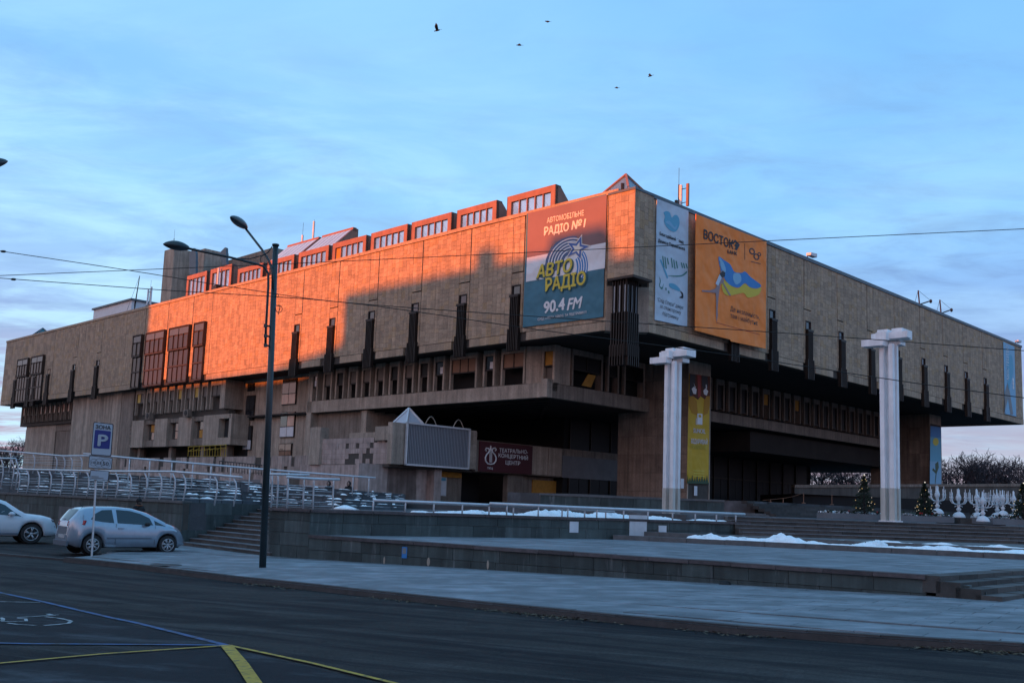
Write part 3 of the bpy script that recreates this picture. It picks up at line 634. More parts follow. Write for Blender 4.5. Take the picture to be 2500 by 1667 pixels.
f = M(); f.box(LP, 73.0, 83.4, -1.2, -5, 21.7, 23.75); k = obj('roof_hut', f, MT['whitep'], TH); f = M(); f.box(LP, 72.8, 83.6, -1.0, -5.2, 23.75, 23.95); obj('roof', f, MT['zinc'], k)
# glass pyramids on the roof 
def pyramid(c, h, z0, hw, mt_f, mt_p, mname='roof_pyramid', par=TH):
    ap = np.array([c[0], c[1], z0+h]); cn = [c+dL*sx*hw+dR*sy*hw for sx, sy in ((-1, -1), (1, -1), (1, 1), (-1, 1))]; cn = [np.array([p[0], p[1], z0]) for p in cn]
    f = M()
    for p in cn: f.tube([p, ap], .09, 5)
    for i in range(4): f.tube([cn[i], cn[(i+1) % 4]], .08, 5)
    k = obj(mname, f, mt_f, par)
    for i in range(4):
        g = M(); a, b = cn[i], cn[(i+1) % 4]; ctr = sum(cn)/4; e = (ctr+ZU*h*.4); q_ = lambda p: p*.97+e*.03
        g.q([q_(a), q_(b), q_(ap)]); g.q([q_(b)*.98+e*.02, q_(a)*.98+e*.02, q_(ap)*.98+e*.02]); obj('pane', g, mt_p, k)
pc = bx(2.5, 2.5); pyramid(pc, 2.25, 21.75, 1.75, MT['redm'], MT['pyrg'] if 'pyrg' in MT else MT['glassb'])
pyramid(bx(LEN_L-4.5, 3.0), 2.4, 21.5, 2.2, MT['zinc'], MT['glassteal'] if 'glassteal' in MT else MT['glass'])
pyramid(bx(3.6, LEN_R-3.8), 1.9, 21.5, 1.8, MT['redm'], MT['glass'])
# --- antennas, masts and lamps standing on the roof
def antenna(base, h, panels, label, whip=1.2, grp='mobile phone antennas on the roof'):
    t = thing('roof_antenna', base, label, 'antenna', grp)
    f = M(); f.tube([base, base+ZU*h], .05, 6); obj('mast', f, MT['fin'], t)
    for (dx, z0, z1, mt_) in panels:
        c = base-dL*dx; f = M(); f.prism([c+(-dL*.09)+nL*.07, c+dL*.09+nL*.07, c+dL*.09-nL*.07, c-dL*.09-nL*.07], base[2]+z0, base[2]+z1); obj('antenna_panel', f, MT[mt_], t)
        f = M(); f.tube([c+ZU*(z0+.3), base+ZU*(z0+.3)], .03, 4); f.tube([c+ZU*(z1-.3), base+ZU*(z1-.3)], .03, 4); obj('bracket', f, MT['fin'], t)
    if whip: f = M(); f.tube([base+ZU*h, base+ZU*(h+whip)], .015, 4); obj('whip', f, MT['fin'], t)
    f = M(); f.prism([base+(-dL*.3)+nL*.25, base+dL*.3+nL*.25, base+dL*.3-nL*.25, base-dL*.3-nL*.25], base[2]-.3, base[2]+.35); obj('cabinet', f, MT['fin'], t)
    return t
antenna(RP.pt(7.8, 21.9, -2.0), 2.7, [(.18, .9, 2.6, 'whitep'), (.75, 1.0, 2.6, 'brown'), (-.2, .2, 1.6, 'fin')], 'antenna mast with two panels on the roof above the white banner')
antenna(LP.pt(67.6, 22.1, -.8), 2.0, [(-.5, .3, 2.2, 'whitep'), (.25, .4, 2.4, 'whitep')], 'antenna pair at the roof edge beside the left concrete tower')
antenna(LP.pt(51.9, 22.2, -.3), 1.7, [(.1, .3, 2.1, 'whitep')], 'broad pale antenna panel in front of the left roof windows', whip=0)
_u, _z = Z9(250, 668, -13); antenna(LP.pt(_u, _z, -13), 1.8, [(-.5, .3, 1.6, 'whitep'), (.3, .2, 1.2, 'whitep')], 'small antennas on top of the tall concrete roof tower')
antenna(LP.pt(46.8, 26.3, -6.5), 1.6, [(.0, .2, 1.9, 'whitep')], 'lower of two antennas behind the street lamp top', whip=1.6)
antenna(LP.pt(44.9, 26.3, -6.5), 2.6, [(.0, 1.0, 3.0, 'whitep')], 'higher of two antennas beside the sloping rooflights', whip=.6)
t = thing('roof_mast', LP.pt(73.2, 22.0, -1.6), 'thin dark leaning mast held by wires on the left roof', 'mast'); b_ = LP.pt(73.2, 21.9, -1.6); tp = LP.pt(72.4, 26.6, -1.6)
f = M(); f.tube([b_, tp], [.09, .04], 6); obj('pole', f, MT['fin'], t)
f = M(); f.tube([tp, LP.pt(75.4, 22.2, -1.6)], .015, 4); f.tube([tp, LP.pt(72.6, 22.2, -.5)], .015, 4); obj('guy_wire', f, MT['fin'], t)
for s_, lb in ((46.3, 'left one of two small red hoists on the right roof edge'), (51.6, 'right one of two small red hoists on the right roof edge')):
    b_ = RP.pt(s_+.7, 21.9, -1.2); t = thing('roof_hoist', b_, lb, 'hoist', 'hoists on the roof edge'); f = M()
    f.tube([b_, b_+ZU*2.1-dR*.4], .07, 5); f.tube([b_+ZU*.5-dR*1.0, b_+ZU*1.6+dR*2.6], .07, 5); obj('arm', f, MT['fred'], t)
    f = M(); f.tube([b_+ZU*2.1-dR*.4, b_+ZU*1.6+dR*2.6], .02, 4); f.tube([b_+ZU*2.1-dR*.4, b_+ZU*.2-dR*1.6], .02, 4); obj('cable', f, MT['fin'], t)
    f = M(); f.ell(b_+ZU*1.55+dR*2.6, .14, .14, .2); obj('pulley', f, MT['black'], t)
for s_, lb in ((22.6, 'white floodlight on the roof edge near the orange banner'), (70.6, 'white floodlight on the roof edge at the far right corner')):
    b_ = RP.pt(s_, 22.05, -.1); t = thing('floodlight', b_, lb, 'floodlight', 'floodlights on the roof edge'); f = M(); f.tube([b_, b_+ZU*.25], .04, 5); obj('bracket', f, MT['fin'], t)
    f = M(); f.hexa([b_+ZU*.2-dR*.2, b_+ZU*.2+dR*.8, b_+ZU*.2+dR*.8+nR*.4, b_+ZU*.2-dR*.2+nR*.4, b_+ZU*.4-dR*.2, b_+ZU*.5+dR*.8, b_+ZU*.5+dR*.8+nR*.4, b_+ZU*.4-dR*.2+nR*.4]); obj('lamp_head', f, MT['whitep'], t)
b_ = RP.pt(.9, 22.0, -1.5); f = M(); f.tube([b_, b_+ZU*.75], .12, 7); obj('vent_pipe', f, MT['fin'], TH)
for (a, z) in ((65.2, 10.05), (56.8, 10.05)):
    c = LP.pt(a, z, -.75); t = thing('air_conditioner', c, 'air conditioner box under the %s of the lower window row' % ('left half' if a > 60 else 'right half'), 'air conditioner', 'air conditioners'); f = M(); f.box(LP, a-.5, a+.5, -.95, -.5, z-.35, z+.35); obj('casing', f, MT['conc'], t)
    f = M(); f.lathe(LP.pt(a-.08, z, -.5), [(.27, 0), (.27, .03), (.06, .05)], 14, axis=nL); obj('fan_grille', f, MT['black'], t)

# ------------------------------------------------------------------ text and banners
def textmesh(body, shear=0.0, bold=0.0, spc=1.0):
    c = bpy.data.curves.new('txt', 'FONT'); c.body = body; c.shear = shear; c.offset = 0; c.space_character = spc; c.resolution_u = 3; c.align_x = 'LEFT'
    o = bpy.data.objects.new('txt', c); COL.objects.link(o); bpy.context.view_layer.update()
    me = bpy.data.meshes.new_from_object(o.evaluated_get(bpy.context.evaluated_depsgraph_get()))
    bpy.data.objects.remove(o); v = np.array([x.co[:] for x in me.vertices]); fs = [tuple(p.vertices) for p in me.polygons]; bpy.data.meshes.remove(me); bpy.data.curves.remove(c)
    return v, fs
def text(body, pl, p0, p1, h, mt, parent, o=.02, name='lettering', shear=0, bold=0.01, spc=1.0):
    """p0, p1: (u,z) of baseline start and end; h: height of a capital"""
    v, fs = textmesh(body, shear, bold, spc); x0, x1 = v[:, 0].min(), v[:, 0].max(); sx = 1/(x1-x0)
    m = M(); p0 = np.array(p0); p1 = np.array(p1); d = p1-p0; ch = 0.73
    layer = 0; e = .0008 if h > .12 else .00025
    for bx_, by_ in (((0, 0),) if bold <= .001 else ((0, 0), (bold, 0), (-bold, 0), (0, bold*.8), (0, -bold*.8))):
        for i, fc in enumerate(fs):                      # faces staggered a hair in depth: outlines of a glyph may overlap
            P_ = []
            for k in fc:
                x, y = v[k][0]+bx_, v[k][1]+by_; q_ = p0+d*((x-x0)*sx); P_.append(pl.pt(q_[0], q_[1]+y/ch*h, o+e*(layer*5+i % 5)))
            m.q(P_)
        layer += 1
    return obj(name, m, mt, parent)
PR = {k: flat('print_'+k, c, .6) for k, c in dict(white=(.72, .72, .74), cream=(.75, .70, .62), teal=(.035, .15, .21), navy=(.07, .11, .22), yellow=(.62, .50, .06), dkteal=(.03, .12, .14), orange=(.90, .225, .022), black=(.02, .02, .028), blue=(.03, .20, .50), lblue=(.20, .42, .60), sky=(.10, .36, .52), skin=(.30, .20, .20), flagy=(.62, .46, .03), pale=(.50, .58, .66), ybright=(.56, .34, .008), red=(.30, .025, .02), maroon=(.065, .006, .012), grey=(.2, .21, .22), green=(.06, .20, .18), dgreen=(.03, .07, .03), star=(.06, .13, .36)).items()}
for k_ in ('teal', 'pale', 'orange', 'ybright', 'white'):
    c_ = PR[k_].node_tree.nodes['Principled BSDF']; n_ = PR[k_].node_tree.nodes; l_ = PR[k_].node_tree.links; t_ = n_.new('ShaderNodeTexNoise'); t_.inputs['Scale'].default_value = .55; t_.inputs['Detail'].default_value = 2; g_ = n_.new('ShaderNodeNewGeometry'); l_.new(g_.outputs['Position'], t_.inputs['Vector']); b_ = n_.new('ShaderNodeBump'); b_.inputs['Distance'].default_value = .35; l_.new(t_.outputs['Fac'], b_.inputs['Height']); l_.new(b_.outputs[0], c_.inputs['Normal'])
PR['top'] = mat('print_banner_top', (.21, .12, .12), .6, .15, .3); PR['ygrad'] = PR['ybright']  # radio banner top: red cast of the low sun put into the colour
Z3L = lambda x, y: LP.uv(1200+x/3.357, 400+y/3.357, .1); Z3R = lambda x, y: RP.uv(1200+x/3.357, 400+y/3.357, .1); Z4R = lambda x, y: RP.uv(1800+x/3.357, 600+y/3.357, .1)
LX = Pl(C0, -dL, nL)                                   # reads left to right
LF = lambda x, y: (lambda p: (-p[0], p[1]))(Z3L(x, y))
# 1 radio banner
t = thing('banner', LP.pt(5.5, 13.95, .1), 'huge blue radio banner with sun-reddened top and a star logo, left of the building corner', 'banner', 'banners on the theatre')
f = M(); f.poly(LX, [(-9.05, 13.97), (-2.05, 13.93), (-2.05, 21.9), (-9.05, 21.9)], .04, .08); obj('cloth', f, PR['teal'], t)
f = M(); f.poly(LX, [LF(290, 770), LF(935, 645), LF(944, 254), LF(297, 405)], .085, .09); obj('top_field', f, PR['top'], t)
f = M(); f.poly(LX, [LF(281, 967), LF(928, 855), LF(935, 645), LF(290, 770)], .085, .092); obj('white_band', f, PR['white'], t)
def tl(b, a, c, h, m_='cream', **k): text(b, LX, LF(*a), LF(*c), h, PR[m_], t, **k)
tl('АВТОМОБІЛЬНЕ', (455, 487), (757, 423), .36, o=.1, bold=.02); tl('РАДІО', (433, 587), (632, 548), .56, o=.1, bold=.04); tl('№1', (657, 541), (772, 516), .56, o=.1, bold=.03, shear=.15)
tl('90.4', (430, 1225), (597, 1192), .80, 'white', o=.1, bold=.04); tl('FM', (620, 1198), (742, 1178), .78, 'white', o=.1, shear=.25, bold=.03); tl('СХІД ОПЕРА ДЯКУЄ ЗА ПІДТРИМКУ!', (379, 1285), (778, 1224), .17, 'white', o=.1, bold=.01)
def arc(cx, cy, rx, ry, a0, a1, w_, m_, o, n=18):
    pts = []
    for k in range(n+1): a = math.radians(a0+(a1-a0)*k/n); pts.append(LF(cx+rx*math.cos(a), cy-ry*math.sin(a)-.2*rx*math.cos(a)))
    for k in range(n+1): a = math.radians(a1+(a0-a1)*k/n); pts.append(LF(cx+(rx-w_)*math.cos(a), cy-(ry-w_)*math.sin(a)-.2*(rx-w_)*math.cos(a)))
    f = M(); f.poly(LX, pts, o, o+.005); obj('emblem_arc', f, PR[m_], t)
arc(635, 800, 195, 205, 70, 205, 150, 'navy', .10)
for k in range(5): arc(640, 800, 178-k*24, 190-k*24, 62, 180, 9, 'white', .108)
arc(640, 860, 150, 190, -35, 40, 90, 'blue', .10)
for k in range(4): arc(640, 860, 142-k*20, 180-k*20, -35, 38, 7, 'white', .108)
f = M(); f.poly(LX, [LF(375, 925), LF(455, 795), LF(470, 720), LF(500, 660), LF(480, 760), LF(420, 940)], .095, .1); obj('emblem_tail', f, PR['dkteal'], t)
def star(cx, cy, r, m_, o):
    P = []
    for k in range(10): a = math.radians(70+36*k); rr = r if k % 2 == 0 else r*.42; P.append(LF(cx+rr*math.cos(a), cy-rr*math.sin(a)-.2*rr*math.cos(a)))
    f = M(); f.poly(LX, P, o, o+.005); obj('star', f, PR[m_], t)
star(705, 690, 112, 'cream', .112); star(705, 692, 98, 'star', .118); star(705, 694, 52, 'cream', .124)
tl('АВТО', (375, 938), (662, 880), .86, 'yellow', o=.16, bold=.035, shear=.12); tl('РАДІО', (448, 1045), (772, 985), .86, 'yellow', o=.16, bold=.035)
tl('АВТО', (372, 946), (668, 888), .90, 'dkteal', o=.13, bold=.06, shear=.12); tl('РАДІО', (443, 1053), (778, 992), .90, 'dkteal', o=.13, bold=.06)
# 2 white banner
t = thing('banner', RP.pt(4.2, 13.95, .1), 'narrow pale banner with a blue bird and thank-you text, right of the building corner', 'banner', 'banners on the theatre')
f = M(); f.poly(RP, [(2.47, 13.93), (6.03, 14.03), (6.0, 21.88), (2.47, 21.82)], .04, .08); obj('cloth', f, PR['pale'], t)
def tr(b, a, c, h, m_='black', **k): text(b, RP, Z3R(*a), Z3R(*c), h, PR[m_], t, o=.1, **k)
def pr0(pts, m_, nm, o=.09, Z=None): f = M(); f.poly(RP, [(Z or Z3R)(*p) for p in pts], o, o+.006); obj(nm, f, PR[m_], t)
pr = pr0
def smooth(pts, n=4):
    out_ = []; L_ = len(pts)
    for i in range(L_):
        p0, p1, p2, p3 = (np.array(pts[(i+k-1) % L_], float) for k in range(4))
        for j in range(n): s_ = j/n; out_.append(tuple(.5*((2*p1)+(-p0+p2)*s_+(2*p0-5*p1+4*p2-p3)*s_**2+(-p0+3*p1-3*p2+p3)*s_**3)))
    return out_
pr(smooth([(1412, 400), (1435, 388), (1462, 400), (1478, 440), (1500, 420), (1525, 425), (1540, 460), (1538, 510), (1510, 555), (1470, 550), (1435, 515), (1415, 470), (1422, 430)]), 'sky', 'bird')
pr(smooth([(1425, 478), (1460, 470), (1500, 520), (1520, 500), (1505, 540), (1455, 500)]), 'lblue', 'bird_wing', .098)
tr('Благодійний фонд', (1378, 583), (1573, 655), .21); tr('Дениса Парамонова', (1366, 640), (1583, 710), .21)
for k, (x, y, h_) in enumerate([(1400, 755, 95), (1418, 762, 98), (1437, 770, 55), (1470, 770, 80), (1490, 785, 75), (1510, 795, 60), (1552, 808, 45), (1570, 812, 45), (1590, 815, 40)]): pr([(x, y), (x+9, y+2), (x+20, y+h_), (x+10, y+h_)], 'green', 'piano_key')
pr([(1380, 785), (1392, 785), (1450, 930), (1440, 942)], 'sky', 'piano_edge'); pr(smooth([(1445, 915), (1500, 915), (1560, 910), (1600, 880), (1600, 895), (1560, 922), (1500, 925)]), 'green', 'piano_curve')
pr(smooth([(1376, 925), (1388, 960), (1380, 1000), (1400, 1010), (1412, 980), (1400, 1030), (1375, 1000), (1382, 960)]), 'green', 'music_note'); pr(smooth([(1460, 980), (1500, 985), (1540, 1020), (1545, 1045), (1500, 1030), (1462, 1010)]), 'sky', 'brush_stroke'); pr(smooth([(1545, 1040), (1570, 1060), (1570, 1100), (1540, 1095), (1560, 1080), (1555, 1060)]), 'black', 'music_note')
for x, y in ((1425, 1015), (1448, 1040)): pr([(x, y), (x+10, y), (x+12, y+22), (x+2, y+20)], 'green', 'music_note')
tr('"Схід Опера" дякує', (1360, 1125), (1573, 1195), .25, shear=.3, bold=-.005); tr('за спонсорську', (1380, 1178), (1555, 1235), .25, shear=.3, bold=-.005); tr('підтримку', (1400, 1235), (1535, 1282), .25, shear=.3, bold=-.005)
# 3 orange banner
Z3O = lambda x, y: RP.uv(1200+x/3.357, 400+y/3.357, .5)
Z3R = Z3O
pr = lambda pts, m_, nm, o=.09, Z=None: pr0(pts, m_, nm, o, Z)
t = thing('banner', RP.pt(11.5, 13.95, .1), 'big orange bank banner with a dancer waving a blue and yellow flag', 'banner', 'banners on the theatre')
f = M(); f.poly(RP, [Z3O(1665, 1365), Z3O(1950, 1440), Z3O(1960, 1455), Z3O(2243, 1515), Z3O(2250, 640), Z3O(1672, 412)], .50, .54); obj('cloth', f, PR['orange'], t)
def tr(b, a, c, h, m_='black', **k): text(b, RP, Z3R(*a), Z3R(*c), h, PR[m_], t, o=.56, **k)
OO = .55
tr('ВОСТОК', (1733, 612), (1975, 700), .62, bold=.03); tr('БАНК', (1927, 735), (2005, 752), .26, bold=.02)
pr([(1962, 660), (1990, 622), (2030, 665), (2005, 712), (1985, 700), (2010, 665), (1990, 642), (1978, 660)], 'black', 'logo', OO); pr([(1985, 668), (1997, 652), (2008, 668), (1996, 684)], 'black', 'logo', OO)
pr([(2069, 655), (2072, 655), (2072, 788), (2069, 786)], 'black', 'divider', OO)
def ring(cx, cy, r, w_, m_='black', o=OO):
    P = [(cx+r*math.cos(a), cy+r*1.1*math.sin(a)+.25*r*math.cos(a)) for a in np.linspace(0, 2*math.pi, 17)]; Q_ = [(cx+(r-w_)*math.cos(a), cy+(r-w_)*1.1*math.sin(a)+.25*(r-w_)*math.cos(a)) for a in np.linspace(2*math.pi, 0, 17)]; pr(P+Q_, m_, 'logo_ring', o)
ring(2130, 718, 24, 9); ring(2166, 762, 24, 9); ring(2190, 742, 14, 6)
pr([(2120, 798), (2200, 818), (2200, 823), (2120, 803)], 'black', 'small_print', OO)
pr(smooth([(1857, 762), (1900, 790), (1950, 825), (1985, 885), (2040, 895), (2075, 885), (2120, 930), (2195, 985), (2200, 1010), (2160, 1022), (2110, 1010), (2070, 980), (2020, 1015), (1960, 1000), (1915, 960), (1885, 900), (1862, 830)]), 'blue', 'flag_blue', OO)
pr(smooth([(1885, 950), (1915, 965), (1960, 1002), (2015, 1020), (2065, 985), (2110, 1012), (2160, 1025), (2205, 1015), (2185, 1070), (2130, 1092), (2090, 1095), (2060, 1060), (2000, 1070), (1940, 1082), (1900, 1062), (1880, 1010)]), 'flagy', 'flag_yellow', OO+.008)
pr(smooth([(1860, 770), (1890, 800), (1915, 870), (1900, 890), (1875, 850)]), 'lblue', 'flag_fold', OO+.01); pr(smooth([(1980, 900), (2030, 905), (2040, 960), (2000, 990), (1975, 950)]), 'lblue', 'flag_fold', OO+.01)
pr([(1858, 800), (1868, 810), (1868, 900), (1875, 935), (1850, 960), (1835, 1005), (1862, 1030), (1868, 990), (1900, 965), (1888, 925), (1905, 900), (1895, 875), (1872, 880), (1868, 800)], 'skin', 'dancer', OO+.016)
pr([(1838, 1000), (1860, 1030), (1852, 1100), (1846, 1190), (1848, 1240), (1838, 1300), (1832, 1240), (1834, 1150), (1830, 1060), (1790, 1055), (1716, 1048), (1718, 1035), (1780, 1038), (1825, 1025)], 'skin', 'dancer_legs', OO+.018)
pr([(1862, 905), (1885, 880), (1908, 890), (1905, 925), (1885, 935), (1868, 915)], 'black', 'dancer_hair', OO+.02); pr([(1885, 960), (1950, 1070), (1955, 1082), (1940, 1078), (1880, 970)], 'skin', 'dancer_arm', OO+.02); pr([(1862, 905), (1878, 935), (1850, 1000), (1828, 985)], 'pale', 'dancer_top', OO+.022)
tr('Де незламність,', (1952, 1203), (2193, 1278), .34, bold=0); tr('там і майбутнє', (1952, 1260), (2175, 1325), .34, bold=0)
pr([(1835, 1298), (2195, 1398), (2195, 1401), (1835, 1302)], 'red', 'thin_line', OO)
# 4 far right banner
t = thing('banner', RP.pt(67.8, 13.75, .1), 'tall narrow blue and white banner at the far right end of the facade', 'banner', 'banners on the theatre')
f = M(); f.poly(RP, [(66.1, 13.72), (69.6, 13.75), (69.65, 21.6), (66.14, 21.65)], .04, .08); obj('cloth', f, PR['lblue'], t)
pr(smooth([(2215, 930), (2250, 900), (2262, 1020), (2240, 1130), (2225, 1180), (2215, 1100)]), 'sky', 'blue_shape', Z=Z4R); pr([(2195, 1200), (2215, 1120), (2235, 1200), (2262, 1380), (2240, 1385), (2220, 1250), (2200, 1330), (2190, 1380)], 'grey', 'dancer', Z=Z4R)
v_ = Pl(RP.pt(0, 0), ZU, nR)
def vtext(body, u, z0, z1, h, m_):
    v, fs = textmesh(body, 0, .02); x0, x1 = v[:, 0].min(), v[:, 0].max(); m = M()
    for i, fc in enumerate(fs): m.q([RP.pt(u-v[k][1]/.73*h, z0+(v[k][0]-x0)/(x1-x0)*(z1-z0), .1+.001*(i % 5)) for k in fc])
    obj('lettering', m, PR[m_], t)
vtext('МИСТЕЦТВО', 67.6, 17.6, 21.4, .8, 'white')
for z in (16.9, 17.35, 17.75): f = M(); f.lathe(RP.pt(68.9, z, .09), [(.22, 0), (.22, .01)], 10, axis=nR); obj('logo', f, PR['white'], t)
# 5 yellow banner on the near pylon, 6 blue banner on the far pylon
PP = Pl(bx(5.0, 0), dR, nR); Z3B = lambda x, y: PP.uv(1200+x/3.357, 800+y/3.357, .1); Z4B = lambda x, y: PP.uv(1800+x/3.357, 950+y/3.357, .1)
t = thing('banner', PP.pt(15.1, 4.1, .1), 'tall yellow fuel banner on the stone pylon behind the left white column', 'banner', 'banners on the theatre')
def pp(pts, m_, nm, o=.12, Z=Z3B): f = M(); f.poly(PP, [Z(*p) for p in pts], o, o+.006); obj(nm, f, PR[m_], t)
PR['dred'] = flat('print_dred', (.10, .022, .008)); PR['ymid'] = flat('print_ymid', (.42, .20, .012)); PR['yhi'] = flat('print_yhi', (.62, .52, .08))
pp([(1620, 375), (1790, 400), (1778, 1280), (1600, 1272)], 'ybright', 'cloth', .1)
pp([(1622, 375), (1790, 400), (1788, 560), (1750, 590), (1712, 560), (1690, 590), (1650, 560), (1620, 560)], 'dred', 'top_field')
pp([(1684, 384), (1712, 388), (1712, 560), (1690, 570)], 'red', 'red_flame', .13); pp([(1622, 378), (1668, 384), (1662, 500), (1640, 560), (1619, 560)], 'black', 'dark_field', .13); pp([(1722, 392), (1768, 398), (1770, 480), (1745, 520), (1722, 470)], 'black', 'dark_field', .13)
pp([(1619, 560), (1650, 560), (1680, 600), (1690, 720), (1640, 700), (1618, 640)], 'ymid', 'glow', .125); pp([(1788, 560), (1760, 560), (1740, 600), (1735, 720), (1770, 700), (1787, 640)], 'ymid', 'glow', .125)
pp([(1636, 500), (1655, 482), (1678, 505), (1672, 545), (1650, 540)], 'white', 'nozzle', .14); pp([(1732, 515), (1752, 495), (1772, 520), (1760, 555), (1738, 545)], 'white', 'nozzle', .14); pp([(1652, 450), (1660, 470), (1672, 490), (1664, 490)], 'white', 'nozzle_tip', .14); pp([(1752, 465), (1758, 465), (1762, 495), (1754, 500)], 'white', 'nozzle_tip', .14)
pp([(1684, 702), (1724, 706), (1724, 795), (1682, 790)], 'white', 'fuel_pump', .14); pp([(1692, 712), (1714, 714), (1714, 735), (1692, 733)], 'ybright', 'fuel_pump_window', .15); pp([(1672, 740), (1676, 740), (1676, 788), (1682, 788), (1682, 792), (1671, 792)], 'white', 'hose', .14)
for b_, a, c, h in (('SUNOIL', (1650, 858), (1748, 866), .34), ('ВІДКРИВАЙ', (1632, 945), (1765, 955), .34), ('ПРЕКРАСНЕ', (1632, 988), (1762, 998), .30)): text(b_, PP, Z3B(*a), Z3B(*c), h, PR['yhi'] if h < .34 else PR['white'], t, o=.14)
for y in (1170, 1192, 1212): pp([(1650, y-4), (1740, y), (1740, y+7), (1650, y+3)], 'yhi', 'small_print', .14)
P_ = [(1600, 1274)]
for k in range(9): P_ += [(1603+k*20, 1225 if k % 2 else 1205), (1611+k*20, 1262)]
pp(P_+[(1778, 1280)], 'dgreen', 'grass_print', .14)
t = thing('banner', PP.pt(59.7, 6, .1), 'narrow blue banner with a sun and a green flower on the far pylon', 'banner', 'banners on the theatre')
pp([(1583, 300), (1670, 312), (1672, 778), (1577, 775)], 'sky', 'cloth', .1, Z4B); pp([(1583, 300), (1670, 312), (1670, 400), (1582, 390)], 'blue', 'top_field', .11, Z4B); pp([(1578, 590), (1671, 590), (1672, 778), (1577, 775)], 'lblue', 'lower_field', .11, Z4B)
pp([(1625+24*math.cos(a), 430+32*math.sin(a)) for a in np.linspace(0, 6.28, 14)[:-1]], 'yhi', 'sun_print', .12, Z4B)
pp([(1620, 610), (1645, 590), (1650, 640), (1632, 690), (1622, 775), (1618, 775), (1624, 690), (1595, 660), (1605, 645), (1622, 665)], 'dgreen', 'flower_print', .12, Z4B)

# ------------------------------------------------------------------ annex with the entrance sign in front of the building
A0 = ond(987, 1131, 70.0); AR = Pl(np.array([A0[0], A0[1], 0]), dR, nR); AL = Pl(np.array([A0[0], A0[1], 0]), dL, nL)
Z6R = lambda x, y, o=0: AR.uv(600+x/3.357, 900+y/3.357, o); Z6L = lambda x, y, o=0: AL.uv(600+x/3.357, 900+y/3.357, o)
Z3C = lambda x, y, o=0: AR.uv(1200+x/3.357, 800+y/3.357, o)
AN = thing('entrance_annex', AR.pt(0, 2.0), 'low damaged concrete annex with peeling tiles and a dark doorway in front of the theatre', 'building')
ap = lambda u, s, o: AR.pt(0, 0)+dR*u+dL*s
pa = lambda t_, s_: np.array([A0[0], A0[1]])+dR[:2]*t_+dL[:2]*s_
m = M(); m.prism([pa(-1.2, -.0), pa(6.9, 0), pa(6.9, .5), pa(-1.2, .5)], 4.55, 7.46); obj('parapet_wall', m, MT['concl'], AN)
m = M(); m.prism([pa(0, .5), pa(.4, .5), pa(.4, 11.3), pa(0, 11.3)], 4.56, 6.55); obj('wall', m, MT['joint'], AN)
m = M(); m.prism([pa(-.25, .3), pa(.35, .3), pa(.35, 3.2), pa(-.25, 3.2)], 6.3, 7.3); m.prism([pa(-.3, 10.0), pa(.5, 10.0), pa(.5, 11.4), pa(-.3, 11.4)], 4.56, 7.46); m.prism([pa(3.4, .5), pa(3.7, .5), pa(3.7, 11.3), pa(3.4, 11.3)], 4.56, 7.3); obj('broken_wall', m, MT['concl'], AN)
m = M(); m.prism([pa(0.0, .5), pa(3.7, .5), pa(3.7, 11.3), pa(0.0, 11.3)], 4.45, 4.55); obj('floor_slab', m, MT['joint'], AN)
rs = random.Random(5)
for i in range(22):                                    # peeling pale tiles on the left face
    for j in range(5):
        s0 = .55+i*.43; z0 = 4.6+j*.39
        if (7.0 > s0 > 5.0 or 4.6 > s0 > 3.3 or s0 < 1.6) and j < rs.choice((1, 2, 3, 4)) and rs.random() < .62: continue
        if rs.random() < .05: continue
        f = M(); f.prism([pa(-rs.uniform(.03, .05), s0), pa(0, s0), pa(0, s0+.42), pa(-rs.uniform(.03, .05), s0+.42)], z0, z0+.38); obj('wall_tile', f, MT['pinkw'], AN)
# louvred screen
f = M(); a, b = (-.1, 4.62), (5.95, 7.5)
f.box(AR, -.1, 5.95, .04, .16, 4.55, 7.48); LV = obj('louvre_screen', f, MT['louvre'], AN)
for k in range(40): f = M(); u = -.02+k*.148; f.box(AR, u, u+.06, .16, .24, 4.62, 7.42); obj('louvre', f, MT['louvre2'], LV)
f = M()
for q_ in ((-.15, -.02, 4.5, 7.54), (5.87, 6.0, 4.5, 7.54), (-.15, 6.0, 7.42, 7.54), (-.15, 6.0, 4.5, 4.62)): f.box(AR, q_[0], q_[1], .14, .30, q_[2], q_[3])
obj('frame', f, MT['rail'], LV)
for u in (2.2, 4.9): f = M(); f.tube([AR.pt(u-.55+1.1*k/8, 7.5+.62*math.sin(math.pi*k/8), .1) for k in range(9)], .035, 5); obj('hoop', f, MT['concl'], LV)
pyramid(np.array([*pa(1.75, 1.9), 0]), 1.72, 7.05, 1.2, MT['rail'], MT['pyr'], 'glass_pyramid', AN)
m = M(); m.prism([pa(6.0, -.02), pa(6.9, -.02), pa(6.9, .1), pa(6.0, .1)], 4.55, 7.38); obj('tiled_edge', m, MT['concl'], AN)
for j in range(6):
    f = M(); f.box(AR, 6.02+.1*(j % 2), 6.88, .02, .06, 4.58+j*.46, 5.02+j*.46, rs.random()); obj('wall_tile', f, MT['concl'], AN)
